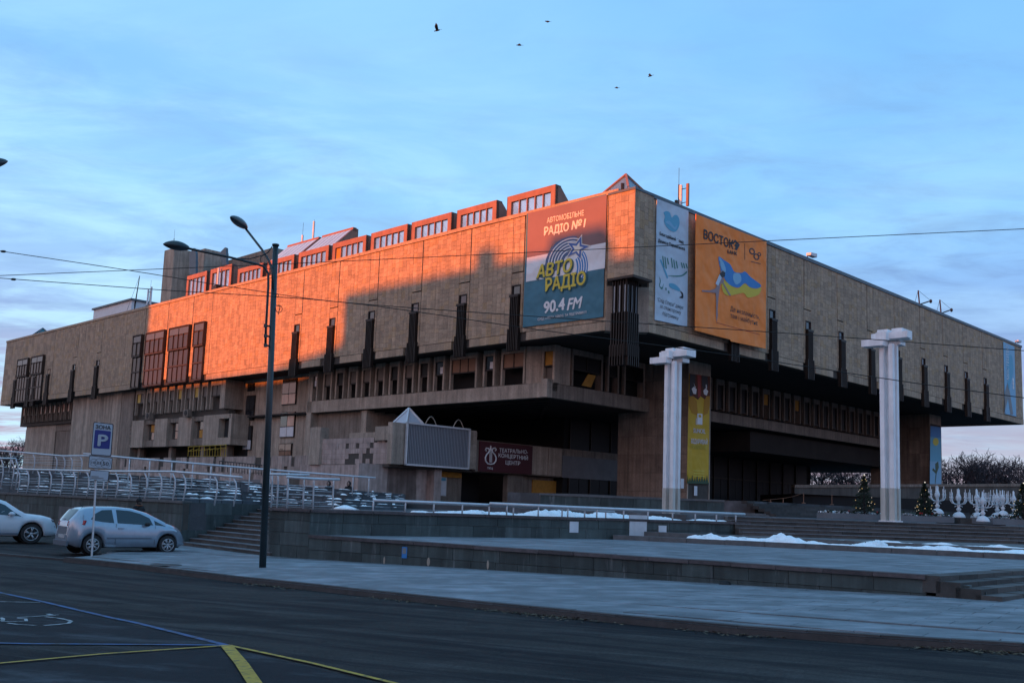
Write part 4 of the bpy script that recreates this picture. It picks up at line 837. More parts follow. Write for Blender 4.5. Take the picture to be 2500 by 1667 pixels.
# beam with the dark red sign, panels and lower wall
m = M(); m.box(AR, 6.9, 24.0, -.4, -.02, 4.42, 6.78); obj('beam', m, MT['conc'], AN)
for a, b in ((13.05, 14.9), (15.0, 16.6)): f = M(); f.box(AR, a, b, -.02, .04, 4.5, 6.72, .8); obj('beam_panel', f, MT['concl'], AN)
f = M(); f.box(AR, 16.7, 24.6, -.02, .03, 4.4, 6.2); obj('grey_panel', f, MT['greyw'], AN)
m = M(); m.prism([pa(-.5, 1.2), pa(2.2, 1.2), pa(2.2, 1.8), pa(-.5, 1.8)], 2, 4.5); m.box(AR, -3.0, 3.4, -1.6, -1.2, 2.0, 4.5); m.box(AR, 3.2, 3.9, -1.2, -.4, 2.0, 4.5); obj('lower_wall', m, MT['pinkw'], AN)
m = M(); m.box(AR, 3.9, 7.2, -2.2, -1.8, 2.0, 4.5); m.box(AR, 11.6, 16.8, -1.4, -1.0, 2.0, 4.42); m.box(AR, 10.9, 12.6, -1.0, -.5, 2.0, 4.42); obj('lower_wall', m, MT['conc'], AN)
m = M(); m.box(AR, 7.0, 11.0, -4.0, -3.8, 2.0, 4.5); obj('doorway', m, MT['inner'], AN)
m = M(); m.box(AR, -1, 24, -4.2, -.4, 4.35, 4.5); obj('canopy_slab', m, MT['joint'], AN)
f = M(); f.box(AR, 4.4, 7.0, -1.7, -1.6, 3.9, 4.3); obj('ochre_strip', f, MT['ochre'], AN)
f = M(); f.box(AR, 14.2, 18.6, -.99, -.9, 2.35, 4.1); obj('plywood_board', f, MT['ochre'], AN)
f = M(); f.box(AR, 18.8, 26, -1.3, -1.2, 2.0, 4.4); obj('back_wall', f, MT['greyw2'], AN)
t = thing('notice_board', AR.pt(4.9, 2.4, -1.7), 'small white notice board beside the annex doorway', 'notice board'); f = M(); f.box(AR, 4.5, 5.6, -1.79, -1.72, 2.5, 3.9); obj('board', f, MT['rail'], t); f = M(); f.box(AR, 4.6, 5.5, -1.72, -1.70, 2.6, 3.6); obj('poster', f, MT['whitep'], t); f = M(); f.box(AR, 4.6, 5.5, -1.72, -1.70, 3.63, 3.85); obj('poster', f, PR['sky'], t)
t = thing('entrance_sign', AR.pt(10.1, 4.5, .1), 'dark red sign with a white lyre emblem and silver letters on the annex', 'sign')
f = M(); f.box(AR, 7.2, 12.98, -.02, .12, 4.46, 6.72); obj('board', f, PR['maroon'], t)
for b_, a, c in (('ТЕАТРАЛЬНО-', (2075, 682), (2308, 697)), ('КОНЦЕРТНИЙ', (2068, 722), (2308, 748)), ('ЦЕНТР', (2126, 782), (2245, 790))): text(b_, AR, Z6R(*a, .1), Z6R(*c, .1), .30, PR['white'], t, o=.14, bold=.02)
text('ТКЦ', AR, Z6R(1975, 820, .1), Z6R(2020, 823, .1), .15, PR['white'], t, o=.14)
def lyre(cx, cy, r, w_):
    for sg in (-1, 1):
        P = [AR.pt(*Z6R(cx+sg*r*x_, cy+r*y_, .1), .15) for x_, y_ in ((0, 1.35), (.55, 1.25), (.95, .75), (1.0, .1), (.75, -.45), (.35, -.9), (.25, -1.3), (.45, -1.6), (.85, -1.65), (1.0, -1.35), (.8, -1.1))]
        f = M(); f.tube(P, w_, 5); obj('lyre_arm', f, PR['white'], t)
    f = M()
    for x_ in (-.18, 0, .18): f.tube([AR.pt(*Z6R(cx+x_*r, cy-r*1.2, .1), .15), AR.pt(*Z6R(cx+x_*r, cy+r, .1), .15)], w_*.5, 4)
    f.tube([AR.pt(*Z6R(cx-.1*r, cy-r*1.2, .1), .15), AR.pt(*Z6R(cx, cy-r*2.0, .1), .15), AR.pt(*Z6R(cx+.1*r, cy-r*1.2, .1), .15)], w_, 4); obj('lyre_strings', f, PR['white'], t)
lyre(2004, 722, 44, .055)
# small papers stuck on pylon and walls
for i, (x, y, w_, h_) in enumerate([(1562, 1275, 24, 42), (1672, 1335, 12, 30)]):
    u, z = PP.uv(1200+x/3.357, 800+y/3.357, .1) if i else PP.uv(1200+x/3.357, 800+y/3.357, .1)
    f = M(); f.box(PP, u-.2, u+.2, .1, .12, z-.35, z+.35); t = obj('paper_notice', f, MT['whitep']); t['label'] = 'small white paper notice stuck on the pylon, ' + ('under the yellow banner' if i else 'left of the yellow banner'); t['category'] = 'notice'; t['group'] = 'paper notices'
# retaining wall with a worn stone face, left of the annex
RW = thing('retaining_wall', LP.pt(50, 2.2, 1.0), 'long worn pinkish retaining wall with missing tiles below the theatre on the left', 'wall')
m = M(); m.box(LP, 28.5, 67.5, -1.0, .9, 1.5, 5.35); obj('wall', m, MT['joint'], RW)
rs = random.Random(9); m = M(); m.box(LP, 21.0, 30.0, .2, 3.2, 1.5, 4.55); obj('lower_block', m, MT['pinkw'], RW)
u = 28.5; pieces = []
while u < 67.4:
    wd = .52; z = 5.45; 
    while z > 2.4:
        h = rs.choice((.9, 1.1, 1.3)); hole = rs.random() < (.10 if z > 5.3 else .05)
        if not hole: pieces.append((u+.012, u+wd-.012, max(1.6, z-h)+.012, z, .9, 1.0))
        z -= h
    u += wd
unp = M(); unp.abox(-.5, .5, -.5, .5, -.5, .5); pme = mesh('facing_slab', unp, MT['pinko'])
for p in pieces: place_box('facing_slab', pme, LP, *p, RW)
m = M(); m.box(LP, 61.5, 67.5, .0, .95, 2.0, 5.6); m.box(LP, 53.8, 57.0, 1.0, 2.6, 1.5, 4.6); obj('buttress', m, MT['greyw'], RW) if False else None
m = M(); m.box(LP, 30.0, 53.8, 1.0, 4.2, 1.5, 3.9); obj('lower_block', m, MT['conc'], RW)
for k in range(42):
    f = M(); u = 30.0+k*.565; f.box(LP, u+.01, u+.555, 4.2, 4.26, 1.5, 3.85+rs.uniform(-.05, .05), rs.random())
    if rs.random() < .9: obj('facing_slab', f, MT['pinkw'], RW)
f = M(); f.box(LP, 40.5, 42.5, 4.26, 4.3, 1.9, 3.6); f.box(LP, 34, 38, 4.26, 4.28, 2.6, 3.3); obj('painted_patch', f, MT['greyw'], RW)
# yellow guard railing and its black twin fence
t = thing('yellow_railing', LP.pt(54, 5.4, .2), 'bent yellow steel guard railing on the wall below the band windows', 'railing'); f = M()
z7 = lambda x, y: LP.uv(300+x/5.107, 880+y/5.107, .2)
def bar(a, b, r=.022): f.tube([LP.pt(*z7(*a), .2), LP.pt(*z7(*b), .2)], r, 5)
bar((815, 1075), (1290, 1050), .035); bar((815, 1130), (1290, 1085)); bar((830, 1195), (1290, 1185))
for k in range(8): bar((818+k*67, 1075-k*3.5), (812+k*67, 1195), .032)
for k in range(7): bar((850+k*67, 1108), (850+k*67, 1190)); bar((818+k*67, 1125-k*2), (880+k*67, 1100-k*2))
obj('bars', f, MT['yrail'], t)
t = thing('iron_fence', LP.pt(45, 4, 4.3), 'thin black iron fence in front of the pinkish wall left of the lamp', 'fence')
zz = lambda x, y: LP.uv(x, y, 4.6)
f = M(); f.tube([LP.pt(*zz(536, 1125), 4.6), LP.pt(*zz(640, 1135), 4.6)], .04, 4); obj('rail', f, MT['black'], t)
for k in range(16): f = M(); x = 536+k*6.9; f.tube([LP.pt(*zz(x, 1125+k*.65), 4.6), LP.pt(*zz(x-1, 1150+k*.65), 4.6)], .028, 4); obj('fence_bar', f, MT['black'], t)

MT['paved'] = mat('plaza_paving', (0.062, 0.062, 0.066), .85, .3, .6, 0, None, .01, 10, patch=((0.13, 0.135, 0.15), .3, .5, .7, (1, 1, 1)))
MT['tread'] = mat('frosted_tread', (0.14, 0.14, 0.145), .85, .35, 2, 0, None, .01, 20, objr=.2, grain=.2)
MT['tarmac'] = mat('patched_tarmac', (0.014, 0.014, 0.017), .9, .3, 2, bump=.012, bs=40, spec=.2, grain=.3, patch=((0.050, 0.052, 0.058), .9, .52, .68, (.5, 1.6, 1), -.3))
MT['benchs'] = mat('seating_stone', (0.058, 0.068, 0.078), .8, .3, 1.5, 0, None, .006, 20, objr=.3, grain=.2)

# ------------------------------------------------------------------ ground, road, pavement
def struct(name, m, mt, parent=None, kind='structure'): return obj(name, m, mt, parent, kind=kind)
m = M(); m.q([(-900, -700, -.8), (900, -700, -.8), (900, 1500, -.8), (-900, 1500, -.8)]); struct('ground', m, MT['greyw2'])
def sloped(xs, ys, off):
    m = M()
    for i in range(len(xs)-1):
        for j in range(len(ys)-1): m.q([(xs[i], ys[j], gz(xs[i])+off), (xs[i+1], ys[j], gz(xs[i+1])+off), (xs[i+1], ys[j+1], gz(xs[i+1])+off), (xs[i], ys[j+1], gz(xs[i])+off)])
    return m
m = sloped([-120, -60, -6.5, 8, 30, 60], [-60, 0, 36, 62], -.13); struct('road', m, MT['asphalt'])
# kerb line (road side of the pavement) and wall line
KB = [gnd(x, y) for x, y in [(155, 1360), (330, 1378), (600, 1410), (900, 1441), (1200, 1472), (1500, 1501), (1800, 1528), (2150, 1552), (2500, 1573)]]
d_ = KB[-1]-KB[-2]; KB.append(KB[-1]+d_*6)
T1C = np.array([9.23, 22.1, 0.8]); W2A = np.array([-6.44, 32.85, 0.8]); WL = gnd(650, 1356)
W2B = np.array([7.55, 41.86, .8]); w2d = (W2B-W2A)/np.linalg.norm(W2B-W2A)
FOOT = gnd(440, 1330)
w1d = (T1C-W2A)/np.linalg.norm(T1C-W2A); w1n = np.array([w1d[1], -w1d[0], 0]);  w1n = w1n if w1n@(-W2A) > 0 else -w1n
pv = [(p[0], p[1]) for p in KB] + [(60, 30), (30, 45), (9, 23), (-6.4, 33.2), (-9, 36), (-13.4, 41.8), tuple(gnd(300, 1348)[:2])]
m = M(); m.prism(pv, [gz(p[0])-.35 for p in pv], [gz(p[0])-.03 for p in pv]); PV = struct('pavement', m, MT['kerb'])
# paving slabs in rows along the wall
def inpoly(x, y, P):
    c = False
    for i in range(len(P)):
        x1, y1 = P[i]; x2, y2 = P[i-1]
        if (y1 > y) != (y2 > y) and x < (x2-x1)*(y-y1)/(y2-y1)+x1: c = not c
    return c
pin = [(p[0]+.14*0, p[1]) for p in KB[:-1]]+[(24, 12.5), (30, 20), (20, 40), (9.3, 22.3), (-6.3, 33.0), (-8.1, 34.6), (-13.3, 41.5), tuple(gnd(300, 1348)[:2])]
slabs = []; sx_, sy_ = 1.0, .5
for j in range(-60, 30):
    for i in range(-30, 60):
        o_ = (.5 if j % 2 else 0)
        c = T1C+w1d*((i+o_)*sx_)+w1n*(j*sy_+.25)
        if not (inpoly(c[0], c[1], pin)): continue
        cs4 = [c+w1d*a*(sx_/2-.006)+w1n*b*(sy_/2-.006) for a, b in ((-1, -1), (1, -1), (1, 1), (-1, 1))]
        kd = min(abs(np.cross((KB[k+1]-KB[k])[:2], (c-KB[k])[:2]))/np.linalg.norm((KB[k+1]-KB[k])[:2]) for k in range(len(KB)-2))
        if kd < .42: continue
        slabs.append((np.linalg.norm(c), c, cs4))
slabs.sort(key=lambda s: s[0]); big = M()
for k, (dd, c, cs4) in enumerate(slabs):
    e_ = random.uniform(-.003, .003); tgt = M() if k < 300 else big
    B = [(p[0], p[1], gz(p[0])-.03) for p in cs4]; T = [(p[0], p[1], gz(p[0])+e_) for p in cs4]; tgt.hexa(B+T, random.random(), skip=(0,))
    if k < 300: obj('paving_slab', tgt, MT['paveo'], PV)
obj('paving_slabs', big, MT['pave'], PV, kind='stuff')
m = M(); pvb = [(p[0]+.0, p[1]+.38) for p in KB]+pv[len(KB):]; 
m = M(); m.q([(p[0], p[1], gz(p[0])-.022) for p in pv]); obj('paving_bed', m, MT['pave'], PV)
# kerb stones
def run(P0, P1, ln, fn):
    d = P1-P0; L_ = np.linalg.norm(d); n = max(1, round(L_/ln))
    for i in range(n): fn(P0+d*(i/n), P0+d*((i+1)/n), i)
acc = 0
for k in range(len(KB)-1):
    P0, P1 = KB[k], KB[k+1]
    if k == len(KB)-2: P1 = P0+(P1-P0)*.6
    d = (P1-P0)/np.linalg.norm(P1-P0); n_ = np.array([-d[1], d[0], 0]); n_ = n_ if n_@P0 > 0 else -n_
    def fn(a, b, i):
        f = M(); aa, bb = a+d*.006, b-d*.006; e_ = random.uniform(-.006, .006); zf = lambda p: gz(p[0])+.012+e_
        Q_ = [aa, bb, bb+n_*.18, aa+n_*.18]; f.hexa([(p[0], p[1], gz(p[0])-.3) for p in Q_]+[(p[0]+n_[0]*(.02 if k2 < 2 else 0), p[1]+n_[1]*(.02 if k2 < 2 else 0), zf(p)) for k2, p in enumerate(Q_)]); obj('kerb_stone', f, MT['kerb'], PV)
    run(P0, P1, 1.0, fn)
# left kerb piece along the parking bay
KL = [gnd(x, y, -.1) for x, y in [(-30, 1350), (60, 1358), (155, 1366)]]
for a, b in zip(KL, KL[1:]): f = M(); f.prism([a[:2], b[:2], b[:2]+np.array([.1, .12]), a[:2]+np.array([.1, .12])], -.2, -.05); obj('kerb_stone', f, MT['kerb'], PV)
# dirt and leaf litter in the gutter
rs = random.Random(3); f = M()
for k in range(2, len(KB)-2):
    for i in range(330):
        p = KB[k]+(KB[k+1]-KB[k])*rs.random(); d = (KB[k+1]-KB[k]); n_ = np.array([d[1], -d[0], 0])/np.linalg.norm(d); n_ = n_ if n_@KB[k] < 0 else -n_
        q_ = p+n_*abs(rs.gauss(0.0, .16)); s_ = rs.choice((.008, .012, .02, .034))
        if math.sin(p[0]*2.1)+math.sin(p[0]*.9+1)+rs.uniform(-1, 1) < .2: continue
        a = rs.random()*3; z = gz(q_[0])-.13+rs.uniform(.004, .035)
        f.q([(q_[0]+s_*math.cos(a+j*1.57)*(1.5 if j % 2 else .8), q_[1]+s_*math.sin(a+j*1.57), z+rs.uniform(-.01, .012)) for j in range(4)], rs.random())
MT['leaf'] = mat('leaf_litter', (0.10, 0.075, 0.045), .9, .3, 5, .4); obj('leaf_litter', f, MT['leaf'], kind='stuff', label='dry leaves and grit gathered in the gutter along the kerb')
# darker patched tarmac of the marked parking bays
def clipx(P, x0, s):
    R_ = []
    for i in range(len(P)):
        a, b = P[i-1], P[i]; ia, ib = (a[0]-x0)*s >= 0, (b[0]-x0)*s >= 0
        if ia != ib: k = (x0-a[0])/(b[0]-a[0]); R_.append((x0, a[1]+(b[1]-a[1])*k))
        if ib: R_.append((b[0], b[1]))
    return R_
for P_ in ([(-200, 1452), (100, 1474), (330, 1526), (545, 1575), (-200, 1569)], [(-200, 1645), (250, 1602), (552, 1580), (760, 1628), (1010, 1690), (700, 1800), (-200, 1800)]):
    m = M(); G_ = [tuple(gnd(x, y, -.13)[:2]) for x, y in P_]
    for s_ in (1, -1):
        K_ = clipx(G_, -6.5, s_)
        if len(K_) > 2: m.q([(x, y, gz(x)-.126) for x, y in K_])
    struct('tarmac_patch', m, MT['tarmac'])
# markings
def rd(x, y, o=.004): p = gnd(x, y, -.13); return np.array([p[0], p[1], gz(p[0])-.13+o])
def stripe(pts, wd, mt, o=.004, name='road_marking', label=None):
    P0_ = [rd(*p, o) for p in pts]; P = [P0_[0]]
    for a_, b_ in zip(P0_, P0_[1:]):
        for k_ in range(1, 9): q_ = a_+(b_-a_)*k_/8; q_[2] = gz(q_[0])-.13+o; P.append(q_)
    m = M(); L_, R_ = [], []
    for i, p in enumerate(P):
        d = P[min(i+1, len(P)-1)]-P[max(i-1, 0)]; d[2] = 0; d /= np.linalg.norm(d); n_ = np.array([-d[1], d[0], 0]); L_.append(p+n_*wd/2); R_.append(p-n_*wd/2)
    for i in range(len(P)-1): m.q([L_[i], R_[i], R_[i+1], L_[i+1]])
    m.v = [(x, y, gz(x)-.13+o) for x, y, z in m.v]; o_ = struct(name, m, mt)
    if label: o_['label'] = label
stripe([(-200, 1405), (0, 1447), (100, 1468), (330, 1520), (560, 1577)], .10, MT['blue'], .010, 'blue_line'); stripe([(-200, 1570), (0, 1571), (560, 1576)], .09, MT['blue'], .014, 'blue_line')
stripe([(-100, 1468), (98, 1472)], .05, MT['whitel'], .018, 'white_line')
stripe([(-200, 1640), (0, 1621), (250, 1598), (560, 1577)], .07, MT['yellow'], .018, 'yellow_line'); stripe([(555, 1577), (760, 1621), (1000, 1680)], .07, MT['yellow'], .022, 'yellow_line'); stripe([(552, 1578), (590, 1624), (640, 1700)], .16, MT['yellow'], .026, 'yellow_line')
zs = lambda x, y: (x/3.357, 1200+y/3.357)
for pts, wd in (([(60, 1080), (150, 1092), (300, 1100)], .05), ([(360, 1100), (470, 1092), (560, 1082), (582, 1065), (540, 1050), (450, 1036), (370, 1028)], .06), ([(140, 1035), (280, 1026), (480, 1012)], .045), ([(390, 1005), (440, 1018)], .07), ([(0, 1035), (25, 1045), (20, 1062), (-60, 1060)], .06), ([(10, 1066), (120, 1068), (215, 1064), (210, 1045), (140, 1042)], .05)):
    stripe([zs(*p) for p in pts], wd, MT['whitel'], .012, 'wheelchair_symbol')
# manhole cover
p = gnd(405, 1379); f = M(); f.lathe(p+ZU*.002, [(.42, 0), (.42, .012), (.36, .012), (.35, .006), (.02, .008)], 20); o_ = obj('manhole_cover', f, MT['kerb']); o_['label'] = 'dark round manhole cover in the frosted pavement left of the lamp'; o_['category'] = 'manhole cover'
# ------------------------------------------------------------------ lower terrace with slab-faced wall
Z1 = .8; Z2 = 1.62; Z3 = 1.87
t1dir = np.array([.70, .714, 0]); t1out = np.array([.714, -.70, 0])
pts = [(T1C-w1n*.12-t1out*.15)[:2], (T1C+t1dir*40-t1out*.15)[:2], (30, 60), (W2B+w2d*12)[:2], W2B[:2], (W2A-w1n*.12)[:2]]
m = M(); m.prism(pts, .2, Z1-.09); TR1 = struct('lower_terrace', m, MT['pave'])
m = M(); m.q([(p[0], p[1], Z1+.001) for p in pts], .5); obj('terrace_paving', m, MT['pave'], TR1)
f = M(); rs = random.Random(8)
Ld = w1d; 
for i in range(0, 15):
    for j in range(0, 22):
        if i % 1 == 0:
            c = W2A+w1d*(i*1.25+.7)-w1n*(j*.55+.6)
            if inpoly(c[0], c[1], [tuple(p) for p in pts]): 
                cs4 = [c+w1d*a*.618-w1n*b*.27 for a, b in ((-1, -1), (1, -1), (1, 1), (-1, 1))]
                f.hexa([(p[0], p[1], Z1-.02) for p in cs4]+[(p[0], p[1], Z1+.006+rs.uniform(-.002, .002)) for p in cs4], rs.random(), skip=(0,))
obj('paving_slabs', f, MT['pave'], TR1, kind='stuff')
def wallrow(parent, P0, P1, n_, rows, wr, mt, seed, back=.25, name='stone_slab'):
    """rows: list of functions (point)->(z0,z1); slabs hang on a dark core"""
    rs = random.Random(seed); d = (P1-P0); L_ = np.linalg.norm(d[:2]); d = d/L_; d[2] = 0; d /= np.linalg.norm(d[:2])
    core = M(); Q_ = [P0+n_*-.03, P0+d*L_+n_*-.03, P0+d*L_-n_*back, P0-n_*back]
    core.hexa([(q_[0], q_[1], rows[0](q_)[0]-.1) for q_ in Q_]+[(q_[0], q_[1], rows[-1](q_)[1]-.01) for q_ in Q_]); obj('wall_core', core, MT['joint'], parent)
    for r_ in rows:
        u = -rs.uniform(0, .3)
        while u < L_-.05:
            u2 = min(u+rs.uniform(*wr), L_); a = max(u, 0)
            if L_-u2 < .3: u2 = L_
            A_, B_ = P0+d*(a+.006), P0+d*(u2-.006); e_ = rs.uniform(-.006, .008); f = M()
            Q_ = [A_+n_*e_, B_+n_*e_, B_-n_*.05, A_-n_*.05]
            f.hexa([(q_[0], q_[1], r_(q_)[0]+.006) for q_ in Q_]+[(q_[0], q_[1], r_(q_)[1]-.006) for q_ in Q_]); obj(name, f, mt, parent); u = u2
def coping(parent, P0, P1, n_, z, ov=.06, back=.35, th=.09, ln=1.1, mt=None, seed=1, top=None):
    d = P1-P0; L_ = np.linalg.norm(d); d = d/L_; rs = random.Random(seed)
    def fn(a, b, i):
        f = M(); e_ = rs.uniform(-.006, .006); o_ = ov+rs.uniform(-.012, .012); Q_ = [a+d*.006+n_*o_, b-d*.006+n_*o_, b-d*.006-n_*back, a+d*.006-n_*back]
        f.hexa([(q_[0], q_[1], z-th+e_) for q_ in Q_]+[(q_[0], q_[1], z+e_+.008) for q_ in Q_]); obj('coping_stone', f, mt or MT['kerbm'], parent)
    run(P0, P1, ln, fn)
MT['kerbm'] = mat('worn_coping', (0.085, 0.066, 0.066), .85, .35, 5, 0, None, .012, 25, objr=.25)
hm = lambda q_: gz(q_[0])
W1 = thing('terrace_wall', T1C*[1, 1, 0], 'low terrace wall of grey green stone slabs above the front pavement', 'wall')
W1E = T1C+w1d*1.1
wallrow(W1, W2A, T1C, w1n, [lambda q_: (hm(q_)-.05, hm(q_)+.25*(1-max(0, (q_[0]+6)/15))+.05), lambda q_: (hm(q_)+.25*(1-max(0, (q_[0]+6)/15))+.05, Z1-.09)], (.65, 1.05), MT['slab'], 2)
coping(W1, W2A, T1C, w1n, Z1, seed=4)
# four steps at the right end of the lower terrace
ST = thing('terrace_steps', T1C, 'four worn stone steps at the right end of the lower terrace', 'steps')
hgt = (Z1-gz(T1C[0]))/4
for k in range(4):
    z = Z1-hgt*k; base_ = T1C+t1out*(.42*k-.1)+t1dir*(-.02)
    # each step is a run of blocks going away to the right
    L_ = 0
    while L_ < 16:
        wd = random.uniform(.9, 1.4); A_ = base_+t1dir*(L_+.01); B_ = base_+t1dir*(L_+wd-.01); f = M(); zt = z+.006+random.uniform(-.008, .008)+L_*.004*k
        Q_ = [A_+t1out*.42, B_+t1out*.42, B_-t1out*.1, A_-t1out*.1]; f.hexa([(q_[0], q_[1], z-hgt-.25) for q_ in Q_]+[(q_[0], q_[1], zt) for q_ in Q_]); obj('step_block', f, MT['step'], ST); L_ += wd
for k in range(3):
    f = M(); A_ = T1C+w1d*(.32*k+.25); B_ = T1C+w1d*(.32*k+.58+.3); f.hexa([(q_[0], q_[1], gz(q_[0])-.05) for q_ in (A_, B_, B_-w1n*.3, A_-w1n*.3)]+[(q_[0], q_[1], Z1-.09-hgt*(k+.6)) for q_ in (A_, B_, B_-w1n*.3, A_-w1n*.3)]); obj('stone_slab', f, MT['slab'], W1)
# upper wall
W2 = thing('upper_wall', W2A, 'higher wall of stained grey green slabs behind the lower terrace', 'wall')
w2n = np.array([w2d[1], -w2d[0], 0]); W2E = W2A+w2d*21.2
wallrow(W2, W2A, W2E, w2n, [lambda q_: (Z1-.02, Z1+.40), lambda q_: (Z1+.40, Z2-.09)], (.9, 1.5), MT['slab'], 6)
coping(W2, W2A, W2E, w2n, Z2, seed=5, mt=MT['kerbm'])
wld = (W2A-WL); wld[2] = 0; Lw = np.linalg.norm(wld); wld /= Lw; wln = np.array([wld[1], -wld[0], 0]); wln = wln if wln@(-WL) > 0 else -wln
WL0 = np.array([WL[0], WL[1], 0]); WLe = WL0+wld*Lw
wallrow(W2, WL0, WLe, wln, [lambda q_: (-.05, .42), lambda q_: (.42, .84), lambda q_: (.84, 1.24), lambda q_: (1.24, Z2-.09)], (.7, 1.0), MT['slab'], 7)
coping(W2, WL0, WLe, wln, Z2, seed=6)
W2R = thing('left_wall', FOOT, 'long grey stone wall under the railings behind the parked cars', 'wall')
F0 = np.array([FOOT[0], FOOT[1], 0]); lwd = dL*1.0; LW1 = F0+lwd*30; n3 = nL
wallrow(W2R, F0, LW1, n3, [lambda q_: (-.1, .6), lambda q_: (.6, 1.2), lambda q_: (1.2, 1.62)], (.8, 1.2), MT['slab'], 9)
coping(W2R, F0, LW1, n3, 1.70, seed=7, mt=MT['cope'])
# side wall of the stairs
sdir = dR; S0 = F0.copy(); wallrow(W2R, S0, S0+sdir*4.4, -dL, [lambda q_: (-.1, .6), lambda q_: (.6, 1.2), lambda q_: (1.2, 1.66)], (.8, 1.3), MT['slab'], 10)
# stairs between the walls
SG = thing('stone_stairs', F0, 'wide stone stairs climbing between the walls left of the street lamp', 'stairs')
n_st = 11; wS = np.linalg.norm((WL0-F0)); nd_ = (WL0-F0)/wS
for k in range(n_st):
    zb, zt = -.05, (k+1)*Z2/n_st+.002
    o_ = dR*(k*.36); L_ = .04
    while L_ < wS+5.2:
        wd = random.uniform(.9, 1.5); A_ = F0+o_+nd_*(L_+.008); B_ = F0+o_+nd_*(min(L_+wd, wS+5.2)-.008)
        if (L_ > wS+.0 and k < 4): L_ += wd; continue
        f = M(); Q_ = [A_, B_, B_+dR*.40, A_+dR*.40]; f.hexa([(q_[0], q_[1], zt-.22) for q_ in Q_]+[(q_[0], q_[1], zt-.03) for q_ in Q_]); obj('step_block', f, MT['step'], SG)
        f = M(); Q_ = [A_-dR*.025, B_-dR*.025, B_+dR*.40, A_+dR*.40]; f.hexa([(q_[0], q_[1], zt-.028) for q_ in Q_]+[(q_[0], q_[1], zt+random.uniform(-.004, .004)) for q_ in Q_]); obj('step_tread', f, MT['tread'], SG); L_ += wd
        if L_ > wS-.2: break
# ------------------------------------------------------------------ upper plaza slabs
far = [(W2A-w2n*.2)[:2]+np.array([-.05, .1]), (W2E-w2n*.2)[:2], (W2E)[:2]+np.array([6, 14]), (70, 60), (95, 140), (-80, 220), (-110, 150), (LW1+dR*.3)[:2], (F0+dR*.3)[:2], (F0+dR*3.9)[:2], (WL0+dR*3.9)[:2], (WL0+dR*.25)[:2]]
m = M(); m.prism(far, -.3, Z2-.006); struct('upper_plaza', m, MT['paved'])
# snow ledge in front of the right stairs
LD0 = np.array([4.2, 39.5, Z1]); LD1 = np.array([17.6, 33.6, Z1]); LD2 = LD1+t1dir*22
LW = thing('ledge_kerb', LD0, 'long low stone ledge with snow in front of the right stairs', 'ledge')
ldn = np.array([(LD1-LD0)[1], -(LD1-LD0)[0], 0]); ldn /= np.linalg.norm(ldn); ldn = ldn if ldn@(-LD0) > 0 else -ldn
coping(LW, LD0, LD1, ldn, .98, ov=0, back=.45, th=.2, ln=1.5, seed=8, mt=MT['cope'])
coping(LW, LD0-ldn*1.5, LD1+t1dir*.2-ldn*1.5, ldn, 1.13, ov=0, back=.4, th=.3, ln=1.5, seed=12, mt=MT['cope'])
m = M(); m.prism([(LD0-ldn*.3)[:2], (LD1-ldn*.3)[:2], (LD2-ldn*.3)[:2], (40, 60), (12, 47)], .5, .95); obj('ledge_bed', m, MT['cope'], LW)
m = M(); m.prism([(LD0-ldn*1.7)[:2], (LD1-ldn*1.7)[:2], (LD2-ldn*1.7)[:2], (40, 62), (12, 48)], .5, 1.08); obj('ledge_bed', m, MT['cope'], LW)
# right stairs: five steps up to the plaza
RSs = thing('plaza_stairs', (12, 43, 1), 'broad brown stone stairs up to the plaza in front of the right white column', 'stairs')
SB0 = np.array([10.6, 42.6, 0]); SB1 = np.array([34.0, 47.6, 0]); sd_ = (SB1-SB0)/np.linalg.norm(SB1-SB0); sn_ = np.array([-sd_[1], sd_[0], 0])
for k in range(5):
    zt = 1.08+(k+1)*(Z3-1.08)/5; L_ = -.6
    while L_ < 26:
        wd = random.uniform(1.0, 2.2); A_ = SB0+sn_*(k*.38)+sd_*L_; B_ = A_+sd_*(wd-.015); f = M(); Q_ = [A_, B_, B_+sn_*.42, A_+sn_*.42]
        f.hexa([(q_[0], q_[1], zt-.3) for q_ in Q_]+[(q_[0], q_[1], zt-.034+random.uniform(-.004, .004)) for q_ in Q_]); obj('step_block', f, MT['step'], RSs); L_ += wd
    f = M(); A_ = SB0+sn_*(k*.38-.03)-sd_*.6; B_ = A_+sd_*27; Q_ = [A_, B_, B_+sn_*.44, A_+sn_*.44]; f.hexa([(q_[0], q_[1], zt-.036) for q_ in Q_]+[(q_[0], q_[1], zt) for q_ in Q_]); obj('step_tread', f, MT['tread'], RSs)
T3 = [(SB0+sn_*1.9-sd_*2.4)[:2], (SB1+sn_*1.9+sd_*30)[:2], (120, 150), (-60, 150), (-22, 62), (2, 52)]
m = M(); m.prism(T3, 1.0, Z3); struct('plaza', m, MT['paved'])
